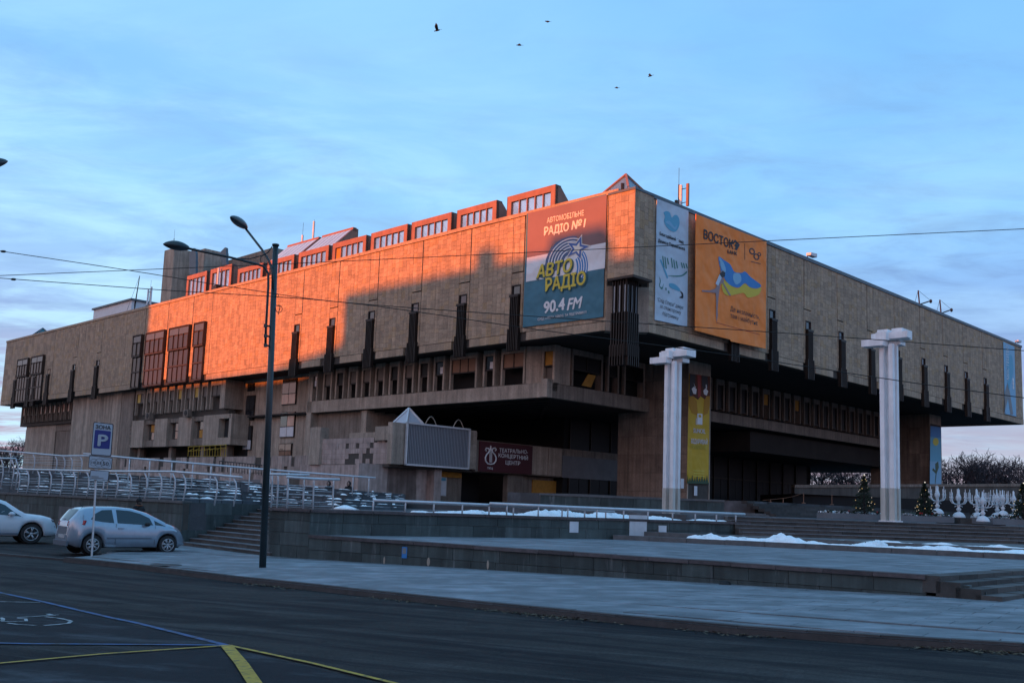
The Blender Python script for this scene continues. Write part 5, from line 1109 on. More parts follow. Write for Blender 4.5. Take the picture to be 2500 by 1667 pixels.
# second flight and base platform of the theatre
m = M(); m.prism([bx(9, -1.0), bx(9, 80), bx(3, 80), bx(-2.5, 80), bx(-2.5, 10.5), bx(2, 10.5), bx(2, -1)], 1.5, 2.83) ; struct('theatre_platform', m, MT['paved'])
m = M(); m.prism([bx(1, 12), bx(1, 120), bx(60, 120), bx(110, 90), bx(110, -3), bx(16, -3), bx(16, 12)], 1.5, 2.05); struct('side_platform', m, MT['paved'])
FS = thing('theatre_stairs', bx(-4, 30), 'dark stairs leading up to the covered theatre forecourt', 'stairs')
for k in range(6):
    zt = Z3+(k+1)*(2.83-Z3)/6; t_ = 9.6-k*.0
    while t_ < 70:
        wd = random.uniform(1.6, 3.2); f = M(); s_ = -2.5-(5-k)*.42
        f.prism([bx(s_, t_), bx(s_, t_+wd-.02), bx(s_+.46, t_+wd-.02), bx(s_+.46, t_)], zt-.2, zt+random.uniform(-.008, .008), random.random()); obj('step_block', f, MT['stept'], FS); t_ += wd
# low wall in front of the pylon
LWl = thing('low_plaza_wall', ond(1540, 1240, 57), 'low slab wall between the annex and the near pylon', 'wall')
a = ond(1318, 1245, 57)*[1, 1, 0]; b = ond(1768, 1245, 58.5)*[1, 1, 0]; dd_ = (b-a)/np.linalg.norm(b-a); nn_ = np.array([dd_[1], -dd_[0], 0])
wallrow(LWl, a, b, nn_, [lambda q_: (1.8, 2.62)], (.9, 1.4), MT['slab'], 13); coping(LWl, a, b, nn_, 2.74, seed=13, mt=MT['cope'], th=.1, ln=1.4)
for k in range(3):
    f = M(); aa = a-nn_*0+nn_*(1.2+.5*(2-k))-dd_*2; f.prism([aa[:2], (aa+dd_*15)[:2], (aa+dd_*15-nn_*3)[:2], (aa-nn_*3)[:2]], 1.6, 1.90+.07*k); obj('low_step', f, MT['cope'], LWl)
# stepped seating on the left with snow
SE = thing('stepped_seating', (-14, 48, 1.6), 'long dark stone steps of an open seating area patched with snow, behind the railings', 'steps')
dlw = lambda x: onpl(x, 1215, F0+dR*.5, n3)[1]
fr = [ond(x, y, D) for x, y, D in ((-60, 1198, dlw(-60)), (120, 1205, dlw(120)), (432, 1222, dlw(432)), (640, 1231, 44), (830, 1240, 38), (990, 1245, 42))]
bk = [ond(x, y, D) for x, y, D in ((-60, 1135, 66), (120, 1150, 60), (420, 1166, 56), (640, 1180, 56), (860, 1197, 58), (990, 1207, 60))]
NS = 8; snowm = M(); rs = random.Random(21)
for k in range(NS):
    A_ = [fr[i]+(bk[i]-fr[i])*(k/NS) for i in range(6)]; B_ = [fr[i]+(bk[i]-fr[i])*((k+1)/NS) for i in range(6)]
    for i in range(5):
        nsub = 4
        for j in range(nsub):
            la = lambda P, t_: P[i]+(P[i+1]-P[i])*t_
            t0, t1 = j/nsub+.003, (j+1)/nsub-.003; p0, p1, p2, p3 = la(A_, t0), la(A_, t1), la(B_, t1), la(B_, t0); h0, h1 = p3[2], p2[2]
            f = M(); f.hexa([(p0[0], p0[1], min(p0[2], p1[2])-.25), (p1[0], p1[1], min(p0[2], p1[2])-.25), (p2[0], p2[1], min(p0[2], p1[2])-.25), (p3[0], p3[1], min(p0[2], p1[2])-.25), (p0[0], p0[1], h0), (p1[0], p1[1], h1), (p2[0], p2[1], h1), (p3[0], p3[1], h0)])
            obj('seat_block', f, MT['benchs'], SE)
            for _k in range(rs.choice((1, 1, 2))):
                u0 = rs.uniform(-.1, .7); u1 = min(1, u0+rs.choice((.2, .4, .7, 1.0))); u0 = max(u0, 0); dpt = rs.uniform(.03, .22); hh = rs.uniform(.006, .022) if rs.random() < .8 else .05
                q0, q1 = p0+(p1-p0)*u0, p0+(p1-p0)*u1; e0, e1 = q0+(p3-p0)*dpt, q1+(p3-p0)*dpt; zA, zB = h0+(h1-h0)*u0, h0+(h1-h0)*u1; n8 = 7
                ring_ = []
                for kk in range(n8):
                    s_ = kk/(n8-1); lo = q0+(q1-q0)*s_; hi = e0+(e1-e0)*s_; w_ = min(1, 5*min(s_, 1-s_)+.15)*rs.uniform(.35, 1); zz_ = zA+(zB-zA)*s_
                    ring_.append(((lo[0], lo[1], zz_+.004), (lo[0]*.6+hi[0]*.4, lo[1]*.6+hi[1]*.4, zz_+.004+hh*w_*1.3), (lo[0]+(hi[0]-lo[0])*w_, lo[1]+(hi[1]-lo[1])*w_, zz_+.004)))
                for kk in range(n8-1):
                    snowm.q([ring_[kk][0], ring_[kk+1][0], ring_[kk+1][1], ring_[kk][1]]); snowm.q([ring_[kk][1], ring_[kk+1][1], ring_[kk+1][2], ring_[kk][2]])
obj('snow_patches', snowm, MT['snow'], kind='stuff', label='thin snow patches lying on the dark stone seating steps', smooth=True)
# ------------------------------------------------------------------ snow banks
def bank(path, wd, hh, seed, label, n=70, m_=9, rough=.5):
    rs = random.Random(seed); P = [np.array(p, float) for p in path]; seg = [0]
    for a, b in zip(P, P[1:]): seg.append(seg[-1]+np.linalg.norm(b-a))
    def at(s):
        for i in range(len(P)-1):
            if s <= seg[i+1]+1e-6: return P[i]+(P[i+1]-P[i])*((s-seg[i])/(seg[i+1]-seg[i])), (P[i+1]-P[i])/np.linalg.norm(P[i+1]-P[i])
    hn = [rs.random() for _ in range(60)]; fn_ = lambda x: (lambda i, t_: hn[i % 60]*(1-t_)+hn[(i+1) % 60]*t_)(int(x), x-int(x))
    m = M()
    for i in range(n+1):
        s = seg[-1]*i/n*.9999; p, d = at(s); nn = np.array([-d[1], d[0], 0]); env = math.sin(math.pi*min(1, max(0, i/n)))**.35
        hloc = hh*env*(.25+.9*fn_(s*1.1+seed)**1.6+.25*fn_(s*4+3)); wl = wd*env*(.6+.5*fn_(s*1.7+9))
        for j in range(m_):
            t_ = j/(m_-1)*2-1; z = hloc*max(0, 1-t_*t_)*(.75+.5*rs.random()*rough) ; q_ = p+nn*t_*wl/2
            m.v.append((q_[0]+rs.uniform(-.02, .02), q_[1]+rs.uniform(-.02, .02), p[2]-.01+z))
    for i in range(n):
        for j in range(m_-1): m.f.append((i*m_+j, (i+1)*m_+j, (i+1)*m_+j+1, i*m_+j+1)); m.t.append(.5)
    obj('snow_bank', m, MT['snow'], kind='stuff', label=label, smooth=True)
q_ = lambda P, z: (P[0], P[1], z)
bank([q_(W2A+w2d*19.6-np.array([0, 0, 0])+w2n*1.0, 0.97), q_(LD0+(LD1-LD0)*.42-ldn*.9, .98), q_(LD0+(LD1-LD0)*.55-ldn*.9, .97)], 1.7, .50, 3, 'big heap of snow at the foot of the upper wall beside the right stairs') if False else None
bank([(7.0, 39.1, .96), (9.6, 38.0, .96), (12.0, 37.0, .96)], 1.3, .40, 3, 'big heap of snow at the foot of the upper wall beside the right stairs', 60, 11)
bank([q_(LD0+(LD1-LD0)*.45-ldn*.75, .96), q_(LD1-ldn*.75, .96), q_(LD1+t1dir*8-ldn*.9, .96)], .9, .24, 7, 'narrow strip of snow along the front ledge', 160, 8)
bank([q_(LD0+(LD1-LD0)*.5-ldn*2.1, 1.09), q_(LD1-ldn*2.1, 1.09), q_(LD1+t1dir*8-ldn*2.2, 1.09)], .7, .17, 12, 'thin strip of snow on the second ledge', 150, 7)
bank([q_(LD0+(LD1-LD0)*.60-ldn*1.0, .97), q_(LD0+(LD1-LD0)*.69-ldn*1.2, .97)], 1.3, .28, 31, 'small snow heap on the front ledge below the right white column', 30, 9); bank([q_(LD1-(LD1-LD0)*.06-ldn*1.0, .97), q_(LD1+t1dir*1.2-ldn*1.3, .97)], 1.3, .28, 37, 'snow heap on the front ledge near the right edge', 30, 9)
for a_, b_, hh, sd3 in ((4.2, 9.0, .16, 5), (8.6, 17.5, .30, 15), (17.5, 22, .12, 6)):
    bank([q_(W2A+w2d*a_-w2n*1.0, Z2), q_(W2A+w2d*b_-w2n*1.3, Z2)], 1.2, hh, sd3, {5: 'low snow heap behind the left end of the long rail', 15: 'long bright snow heap behind the wall under the long rail', 6: 'last thin snow strip behind the right end of the long rail'}[sd3], 90, 9)
bank([q_(W2B+w2d*1.0+w2n*.2, Z1), q_(W2B-w2d*4+w2n*.25, Z1)], .35, .08, 25, 'icy crust at the foot of the upper wall', 60, 6) if False else None
bank([q_(gnd(250, 1348), -.09), q_(gnd(330, 1347), -.09), q_(gnd(392, 1344), -.09)], .5, .13, 41, 'small ridge of snow under the silver hatchback', 40, 7)
c = WL0+nd_*(-.7)+dR*3.6; f = M(); f.lathe((c[0], c[1], Z2), [(.55, 0), (.3, .09), (.05, .16)], 9); o_ = obj('snow_cone', f, MT['snow'], kind='stuff', label='small cone of snow on the wall at the top of the stairs', smooth=True)
# small things on the walls
def wallbox(px, py, P, n_, w_, h_, mt, label, cat, group=None, dep=.03):
    Q0 = onpl(px, py, P, n_); d = np.cross(ZU, n_); f = M(); A_ = Q0-d*w_/2; B_ = Q0+d*w_/2
    f.hexa([A_+n_*dep-ZU*h_/2, B_+n_*dep-ZU*h_/2, B_-ZU*h_/2-n_*.02, A_-ZU*h_/2-n_*.02, A_+n_*dep+ZU*h_/2, B_+n_*dep+ZU*h_/2, B_+ZU*h_/2-n_*.02, A_+ZU*h_/2-n_*.02]); return f
def wb(name, label, cat, *a, group=None, **k): f = wallbox(*a, None, None, **k); o_ = obj(name, f, a[6]); o_['label'] = label; o_['category'] = cat; 
wb('paper_notice', 'small white paper notice on the upper wall, left of the metal hatch', 'notice', 1401, 1286, W2A, w2n, .42, .42, MT['whitep'], dep=.02)
wb('paper_notice', 'small white paper notice on the upper wall, right of the metal hatch', 'notice', 1617, 1295, W2A, w2n, .42, .42, MT['whitep'], dep=.02)
wb('wall_hatch', 'pale square metal hatch in the upper slab wall', 'hatch', 1557, 1286, W2A, w2n, .9, .95, MT['rail'], dep=.03)
o_ = wb('stencil_notice', 'small blue stencil with pale print on the front terrace wall', 'notice', 988, 1348, W2A, w1n, .20, .34, PR['blue'], dep=.015)
wb('stencil_print', 'pale printed patch on the small blue stencil', 'notice', 988, 1344, W2A, w1n, .14, .17, PR['grey'], dep=.02)
for i, (x, y, w_) in enumerate([(938, 1368, .03), (1046, 1371, .05), (1191, 1378, .03)]):
    Q0 = onpl(x, y, W2A, w1n); f = M(); f.ell(Q0, w_*1.3, .012, .13, X=w1d, Y=w1n); o_ = obj('lime_stain', f, MT['concl'], W1)
f = M(); Q0 = onpl(1770, 1428, W2A+w1n*.15, w1n); f.ell(Q0, .16, .12, .12); o_ = obj('dark_bag', f, MT['black']); o_['label'] = 'small dark lump lying at the foot of the front terrace wall'; o_['category'] = 'bag'
wb('wall_vent', 'slatted vent grille in the wall behind the silver hatchback', 'vent', 160, 1268, F0, n3, 1.6, 1.2, MT['cope'], dep=.04)

MT['twig'] = mat('twigs', (0.055, 0.036, 0.040), 0.9, 0.2, 2)

# ------------------------------------------------------------------ street lamp
def lamp_head(P, ax, up, L_=1.0, parent=None):
    ax = np.array(ax, float); ax /= np.linalg.norm(ax); up = np.array(up, float); up -= ax*(up@ax); up /= np.linalg.norm(up); sd_ = np.cross(ax, up)
    m = M(); n_, k_ = 14, 12
    for half, nm, mt_ in ((1, 'lamp_head', 'pole'), (-1, 'lamp_glass', 'lglass')):
        m = M(); ring = []
        for i in range(n_+1):
            t_ = i/n_; wdt = .21*math.sin(math.pi*min(1, t_*.93+.06))**.6*(1-.25*t_); hh = (.15 if half > 0 else .10)*math.sin(math.pi*min(1, t_*.9+.08))**.7
            if i == n_: wdt, hh = .02, .01
            for j in range(k_+1):
                a = math.pi*j/k_; m.v.append(tuple(map(float, P+ax*(t_*L_)+sd_*wdt*math.cos(a)+up*half*hh*math.sin(a))))
        for i in range(n_):
            for j in range(k_): a = i*(k_+1)+j; m.f.append((a, a+1, a+k_+2, a+k_+1)); m.t.append(.5)
        obj(nm, m, MT[mt_], parent, smooth=True)
MT['lglass'] = flat('lamp_cover', (.03, .04, .05), .3)
LB = gnd(641, 1390); t = thing('street_lamp', LB, 'tall dark double-armed street lamp on the frosted pavement', 'street lamp')
D0 = LB[1]; TP = ond(673, 598, D0-.2); LBb = LB-ZU*.1
f = M(); f.tube([LBb, LB+(TP-LB)*.5, TP], [.098, .09, .078], 12); f.lathe(TP, [(.10, -.03), (.10, .02), (.02, .04)], 10, axis=(TP-LB)); obj('pole', f, MT['pole'], t, smooth=True)
px3 = lambda x, y, D: ond(x, y, D)
A1 = [px3(648, 846, D0-.15), px3(649, 805, D0-.3), px3(655, 700, D0-.3), px3(655, 668, D0-.35), px3(645, 651, D0-.4), px3(628, 645, D0-.5), px3(560, 628, D0-.8), px3(461, 607, D0-1.2)]
f = M(); f.tube(A1, .035, 8); obj('arm', f, MT['pole'], t, smooth=True)
A2 = [px3(666, 705, D0-.3), px3(665, 660, D0-.3), px3(658, 640, D0-.3), px3(640, 610, D0-.1), px3(598, 556, D0+.3)]
f = M(); f.tube(A2, .034, 8); obj('arm', f, MT['pole'], t, smooth=True)
for y in (795, 820, 843): f = M(); f.tube([px3(648, y, D0-.3), px3(663, y+2, D0-.1)], .028, 6); f.tube([px3(648, y-4, D0-.3), px3(648, y+4, D0-.3)], .05, 8); obj('clamp', f, MT['pole'], t)
e = A1[-1]; e2 = px3(398, 596, D0-1.5); lamp_head(e, e2-e, ZU, np.linalg.norm(e2-e), t)
e = A2[-1]; e2 = px3(564, 530, D0-.9); lamp_head(e, e2-e, ZU+np.array([.4, 0, 0]), np.linalg.norm(e2-e), t)
f = M(); f.tube([px3(581, 632, D0-.7), px3(610, 632, D0-.5), px3(640, 624, D0-.3), px3(655, 616, D0-.2), px3(664, 602, D0-.1)], .016, 5); obj('cable', f, MT['black'], t)
f = M(); f.tube([px3(646+11*math.cos(a), 634+11*math.sin(a), D0-.2) for a in np.linspace(0, 5.6, 12)], .008, 4); f.tube([px3(655+6*math.cos(a), 650+7*math.sin(a), D0-.2) for a in np.linspace(0, 6, 10)], .008, 4); f.tube([px3(681+8*math.cos(a), 754+9*math.sin(a), D0-.2) for a in np.linspace(-2, 3.4, 12)], .010, 4); f.tube([px3(677+3*math.cos(a), 722+4*math.sin(a), D0-.2) for a in np.linspace(0, 6, 8)], .010, 4); f.tube([px3(674, 745, D0-.1), px3(684, 748, D0-.2), px3(679, 768, D0-.2)], .012, 4); obj('loose_wire', f, MT['black'], t)
# tip of a second lamp at the left edge
P_ = ond(19, 394, 24); P2 = ond(-45, 408, 23.6); t = thing('street_lamp', (P2[0]-1.6, P2[1], 0), 'dark lamp head poking in at the left edge of the picture', 'street lamp')
lamp_head(P2, P_-P2, ZU, np.linalg.norm(P_-P2), t); f = M(); f.tube([P2, P2+np.array([-1.6, 0, -.3]), (P2[0]-1.7, P2[1], 0)], [.035, .05, .09], 8); obj('pole', f, MT['pole'], t)
# ------------------------------------------------------------------ parking sign
SG_ = gnd(224, 1360, -.05); Ds = SG_[1]; t = thing('parking_sign', SG_, 'parking zone sign with three plates on a thin grey post beside the silver hatchback', 'road sign')
tp = ond(242, 1030, Ds); f = M(); f.tube([SG_-ZU*.1, tp], .032, 8); obj('post', f, MT['rail'], t)
SX = np.array([math.cos(.10), math.sin(.10), 0]); SN = np.array([SX[1], -SX[0], 0])
SP = Pl(np.array([tp[0], tp[1]-.06, 0]), SX, SN); z1b = lambda x, y: SP.uv(x/3.357, 940+y/3.357)
PR['signw'] = flat('sign_white', (.36, .43, .50), .5); PR['signb'] = flat('sign_blue', (.012, .03, .20), .5)
def rrect(P4, r=.12):
    out_ = []; P4 = [np.array(p) for p in P4]
    for i in range(4):
        p, a, b = P4[i], P4[i-1], P4[(i+1) % 4]
        for s_ in (0, .3, .7, 1): q1, q2 = p+(a-p)*r*(1-s_), p+(b-p)*r*s_; out_.append(tuple(q1*.5+q2*.5 if 0 < s_ < 1 else (q1 if s_ == 0 else q2)))
    return out_
def plate(P4, mt, o0, o1, nm): f = M(); f.poly(SP, rrect([z1b(*p) for p in P4], .06), o0, o1); obj(nm, f, mt, t)
plate([(768, 300), (932, 318), (912, 584), (746, 572)], PR['black'], 0, .02, 'plate_rim'); plate([(774, 307), (926, 324), (907, 577), (752, 566)], PR['signw'], .02, .026, 'plate'); plate([(781, 364), (912, 378), (899, 524), (768, 516)], PR['signb'], .026, .03, 'blue_field')
text('ЗОНА', SP, z1b(786, 354), z1b(908, 366), .115, PR['black'], t, o=.034, bold=.03); text('P', SP, z1b(806, 496), z1b(880, 500), .36, PR['signw'], t, o=.036, bold=.03)
plate([(735, 573), (924, 594), (916, 692), (724, 678)], PR['black'], 0, .02, 'plate_rim'); plate([(739, 579), (919, 599), (912, 686), (729, 673)], PR['signw'], .02, .026, 'plate')
for cx, cy, r in ((770, 632, 28), (815, 635, 34), (868, 640, 38)):
    c = z1b(cx, cy); R_ = r/3.357*Ds/F_PX; f = M(); f.tube([SP.pt(c[0]+R_*math.cos(a), c[1]+R_*math.sin(a), .03) for a in np.linspace(0, 6.2832, 20)], .004, 4); obj('ring', f, PR['black'], t)
for b_, a, c, h in (('10', (753, 641), (785, 644), .075), ('25', (795, 645), (833, 649), .08), ('50', (844, 655), (892, 660), .115)): text(b_, SP, z1b(*a), z1b(*c), h, PR['black'], t, o=.034, bold=.006)
plate([(742, 693), (898, 703), (890, 784), (735, 776)], PR['black'], 0, .02, 'plate_rim'); plate([(747, 699), (893, 708), (885, 779), (740, 771)], PR['signw'], .02, .026, 'plate')
for y in (742, 755): plate([(750, y), (812+(y-742)*3, y+4), (812+(y-742)*3, y+12), (750, y+9)], PR['grey'], .026, .03, 'print')
# ------------------------------------------------------------------ railings
def railing(name, pxs, D, base, label, posts, wires=True, r=.045, curve=.0, mt='rail', bz=None):
    """pxs: handrail pixels with depths; posts: list of (pixel x, y at base)"""
    P = [ond(x, y, d) for x, y, d in pxs]; t = thing(name, (P[0][0], P[0][1], base), label, 'railing', 'steel railings of the ramp and steps')
    f = M(); f.tube(P, r, 8); obj('handrail', f, MT['rail'], t, smooth=True)
    X = np.array([p[0] for p in pxs], float); prev = None; bases = []
    for x in posts:
        i = min(max(np.searchsorted(X, x)-1, 0), len(P)-2); k = (x-X[i])/(X[i+1]-X[i]); q_ = P[i]+(P[i+1]-P[i])*k
        d = P[i+1]-P[i]; d[2] = 0; d /= np.linalg.norm(d); nn = np.array([-d[1], d[0], 0]); nn = nn if nn@q_ > 0 else -nn
        zb = base; H_ = q_[2]-zb
        f = M(); pts = [q_, q_+nn*(.0+curve*.5)-ZU*H_*.25+d*curve*.35, q_+nn*curve*.6-ZU*H_*.55+d*curve*.45, (q_[0]+nn[0]*curve*.3+d[0]*curve*.4, q_[1]+nn[1]*curve*.3+d[1]*curve*.4, zb-.12)]
        f.tube(pts, [.03, .034, .034, .03], 6); obj('post', f, MT['rail'], t, smooth=True); bases.append((pts, zb))
    if wires and len(bases) > 1:
        for k in range(6):
            f = M(); L_ = []
            for pts, zb in bases:
                z = zb+.10+k*(.13); top = pts[0][2]
                s_ = (top-z)/(top-zb); j = min(int(s_*3), 2); a_, b_ = pts[j], np.array(pts[j+1]); u_ = (a_[2]-z)/(a_[2]-b_[2]+1e-6); L_.append(np.array(a_)+(b_-np.array(a_))*min(max(u_, 0), 1))
            f.tube(L_, .009, 4); obj('cable', f, MT['rail'], t)
    return t
zl = 1.70
# depth along the left wall line
def dl(x):                                            # depth of the left wall plane under pixel x
    return onpl(x, 1215, F0+dR*.25, n3)[1]
railing('railing', [(x, y, dl(x)) for x, y in [(40, 1145), (130, 1147), (250, 1150), (420, 1151), (500, 1157), (590, 1165)]], 0, zl, 'long front railing with curved posts on the wall above the cars', [43, 66, 92, 120, 148, 180, 213, 247, 284, 318, 356, 390, 420, 446, 523, 569], curve=.22)
railing('railing', [(x, y, 50) for x, y in [(-30, 1118), (39, 1119)]], 0, 2.0, 'short end of a railing at the left edge of the picture', [2, 28, 38], curve=.25)
def rail2(pts, D0_, D1_): xs = [p[0] for p in pts]; return [(x, y, D0_+(D1_-D0_)*(x-xs[0])/(xs[-1]-xs[0])) for x, y in pts]
railing('railing', rail2([(-20, 1099), (60, 1105), (155, 1113), (225, 1112)], 56, 52), 0, 2.9, 'railing farther back, running out behind the parking sign', [22, 80, 134, 153, 171, 195], wires=True, curve=.2)
railing('railing', rail2([(203, 1107), (330, 1119), (440, 1128), (650, 1146), (780, 1156), (917, 1166)], 47, 50), 0, 2.3, 'longest upper handrail descending behind the lamp post', [236, 317, 366, 420, 471, 515, 563, 610, 660, 705, 862, 901], wires=False)
railing('railing', rail2([(655, 1157), (700, 1158), (755, 1159)], 35.6, 36.5), 0, Z2, 'short upper railing just right of the lamp post', [664, 678, 703], curve=.2)
railing('railing', rail2([(700, 1164), (760, 1168), (829, 1170)], 34.6, 36), 0, Z2, 'second short railing right of the lamp post, ending over the seated people', [703, 742, 766, 814], curve=.2)
def dw(x, off=.35): return onpl(x, 1250, W2A-w2n*off, w2n)[1]
railing('low_rail', [(x, y, dw(x, .3)) for x, y in [(912, 1221), (1100, 1228), (1300, 1237), (1500, 1249)]], 0, Z2, 'low pipe rail on the left part of the upper wall', [912, 988, 1058, 1128, 1192, 1252, 1370, 1425, 1478], wires=False, r=.05)
railing('low_rail', [(x, y, dw(x, .15)) for x, y in [(1196, 1229), (1400, 1238), (1600, 1246), (1818, 1255)]], 0, Z2, 'long low pipe rail on the right part of the upper wall', [1236, 1312, 1386, 1455, 1520, 1581, 1640, 1694, 1746, 1795], wires=False, r=.06)
# ------------------------------------------------------------------ white column groups with stacked capitals
def column(base, H_, label):
    t = thing('white_column', base, label, 'column', 'white column groups on the plaza'); fx, fy = dR, -dL
    MT['beigep'] = MT.get('beigep') or mat('beige_base_panel', (0.50, 0.47, 0.42), .6, .12, 2, streak=.2)
    def bxx(cx, cy, sx, sy, z0, z1, nm):
        c = base+fx*cx+fy*cy; f = M(); f.prism([(c+fx*a*sx/2+fy*b*sy/2)[:2] for a, b in ((-1, -1), (1, -1), (1, 1), (-1, 1))], z0, z1); return obj(nm, f, MT['wpaint'], t)
    z = base[2]; s = .205
    for cx, cy in ((-.22, -.22), (.22, -.22), (-.22, .22), (.22, .22)):
        bxx(cx, cy, s, s, z-.1, z+H_-.75, 'shaft'); c = base+fx*cx+fy*cy; f = M(); f.prism([(c+fx*a*(s/2+.012)+fy*b*(s/2+.012))[:2] for a, b in ((-1, -1), (1, -1), (1, 1), (-1, 1))], z, z+1.55); obj('base_panel', f, MT['beigep'], t)
    bxx(0, 0, .10, .10, z, z+H_-.8, 'shaft_core'); bxx(0, 0, .80, .80, z-.12, z+.06, 'base')
    zt = z+H_
    bxx(-.42, -.50, .55, 1.05, zt-.86, zt-.54, 'capital_block'); bxx(.02, .12, .48, 1.75, zt-.50, zt-.20, 'capital_block'); bxx(-.38, -.12, .42, .50, zt-.60, zt-.22, 'capital_block')
    bxx(.52, .42, 1.15, .50, zt-.42, zt, 'capital_block'); bxx(.50, .15, .62, .62, zt-.74, zt-.53, 'capital_block'); bxx(.35, -.35, .5, .5, zt-.26, zt+.03, 'capital_block')
    for zz_ in (z+H_*.62, z+H_*.66): f = M(); c = base-fx*.0; f.tube([c-fx*.40-fy*.30+ZU*(zz_-z), c+fx*.40-fy*.30+ZU*(zz_-z)], .015, 4); obj('bolt_bar', f, MT['rail'], t)
    return t
cb_ = ond(2175, 1274, 46.3); cb_[2] = Z3-.01; column(cb_, 9.05, 'nearer right white column group with stacked block capital')
cb_ = ond(1638, 1262, 52); cb_[2] = Z2; column(cb_, 8.95, 'farther left white column group with stacked block capital in front of the pylon')
# ------------------------------------------------------------------ planters, christmas trees, candelabra
def planter(x0, x1, yt, D, label, h=.42, zt=2.2):
    a, b = ond(x0, yt, D), ond(x1, yt, D+.6); a[2] = b[2] = 0; d = (b-a)/np.linalg.norm(b-a); n_ = np.array([-d[1], d[0], 0]); t = thing('planter', (a[0], a[1], Z3), label, 'planter', 'stone planters')
    f = M(); f.prism([a[:2], b[:2], (b+n_*1.6)[:2], (a+n_*1.6)[:2]], Z3+.04, zt); obj('box', f, MT['greyw'], t)
    rs = random.Random(int(x0)); s_ = M(); g = M()
    for k in range(240):
        c = a+(b-a)*rs.random()+n_*rs.uniform(.05, 1.5); r = rs.uniform(.04, .10); tgt = s_ if rs.random() < .35 else g
        for j in range(2):
            v = np.array([rs.gauss(0, 1), rs.gauss(0, 1), rs.gauss(0, .6)]); v /= np.linalg.norm(v); u_ = np.cross(v, ZU+.1); u_ /= np.linalg.norm(u_)
            z_ = zt+rs.uniform(.0, .10) if tgt is s_ else zt+rs.uniform(0, .16); tgt.q([(c[0]+p[0], c[1]+p[1], z_+p[2]) for p in (v*r, u_*r*.6, -v*r, -u_*r*.6)], rs.random())
    o_ = obj('low_plants', g, MT['needle'], t, kind='stuff'); o_ = obj('snow_cover', s_, MT['snow'], t, kind='stuff')
    f = M()
    for k in range(3): c = a+(b-a)*rs.uniform(.1, .9)+n_*.3; f.ell((c[0], c[1], zt+.12), .05, .05, .05, n=6, m=4)
    obj('red_flowers', f, MT['redfl'], t)
MT['needle'] = mat('fir_needles', (0.018, 0.032, 0.016), .8, .3, 4, .5); MT['redfl'] = flat('red_flower', (.35, .02, .02)); MT['bauble'] = mat('warm_bauble', (.6, .45, .15), .3, emit=(1, .62, .22), es=.6); MT['baublew'] = mat('pale_bauble', (.6, .55, .45), .3, emit=(1, .8, .55), es=.4)
planter(2030, 2190, 1251, 50.5, 'stone planter left of the right white column'); planter(2202, 2330, 1261, 48.5, 'stone planter right of the right white column'); planter(2424, 2540, 1264, 47.5, 'stone planter at the right edge below the last tree')
a = ond(2332, 1262, 49.5); f = M(); f.prism([a[:2]-[0, .6], (a+np.array([2.3, .2-.6, 0]))[:2], (a+np.array([2.3, 2.4, 0]))[:2], (a+np.array([0, 2.2, 0]))[:2]], Z3, 2.17); obj('stone_plinth', f, MT['step'], label='low brown stone plinth carrying candelabra between two planters', cat='plinth')
def xtree(x, yb, yt, D, w_, label, seed):
    b = ond(x, yb, D); tp = ond(x, yt, D); H_ = tp[2]-b[2]; t = thing('christmas_tree', b, label, 'christmas tree', 'decorated christmas trees'); rs = random.Random(seed)
    f = M(); f.tube([b-ZU*.2, b+ZU*H_*.95], [.05, .012], 6); obj('trunk', f, MT['bark'], t); g = M()
    for k in range(2600):
        s_ = rs.random()**1.35; z = .06+s_*.94; R_ = w_*(1-z)**.85*(.82+.22*math.sin(z*40)); a = rs.random()*6.283; r = R_*(rs.random()**.5)
        c = b+np.array([math.cos(a)*r, math.sin(a)*r, z*H_-r*.25]); L_ = rs.uniform(.05, .11); d = np.array([math.cos(a), math.sin(a), rs.uniform(-.5, .3)]); d /= np.linalg.norm(d); s2 = np.cross(d, [rs.gauss(0, 1), rs.gauss(0, 1), rs.gauss(0, 1)]); s2 /= np.linalg.norm(s2)
        g.q([c-d*L_*.3, c+s2*.02, c+d*L_, c-s2*.02], rs.random())
    obj('foliage', g, MT['needle'], t)
    me_ = None
    for k in range(24):
        z = .06+.86*rs.random()**1.2; a = rs.random()*6.283; r = w_*(1-z)**.85*.95; c = b+np.array([math.cos(a)*r, math.sin(a)*r, z*H_-r*.2]); f = M(); f.ell(c, .017, .017, .017, n=6, m=4); obj('light_bulb', f, MT['bauble'] if rs.random() < .5 else MT['baublew'], t)
    f = M(); f.ell(tp, .04, .02, .06, n=6, m=4); obj('tree_top', f, MT['baublew'], t)
xtree(2110, 1248, 1160, 51.2, .70, 'christmas tree with small lights in the planter left of the right white column', 3); xtree(2258, 1256, 1178, 49.4, .60, 'christmas tree with small lights just right of the right white column', 4); xtree(2499, 1262, 1180, 48.2, .72, 'christmas tree cut off by the right edge of the picture', 5)
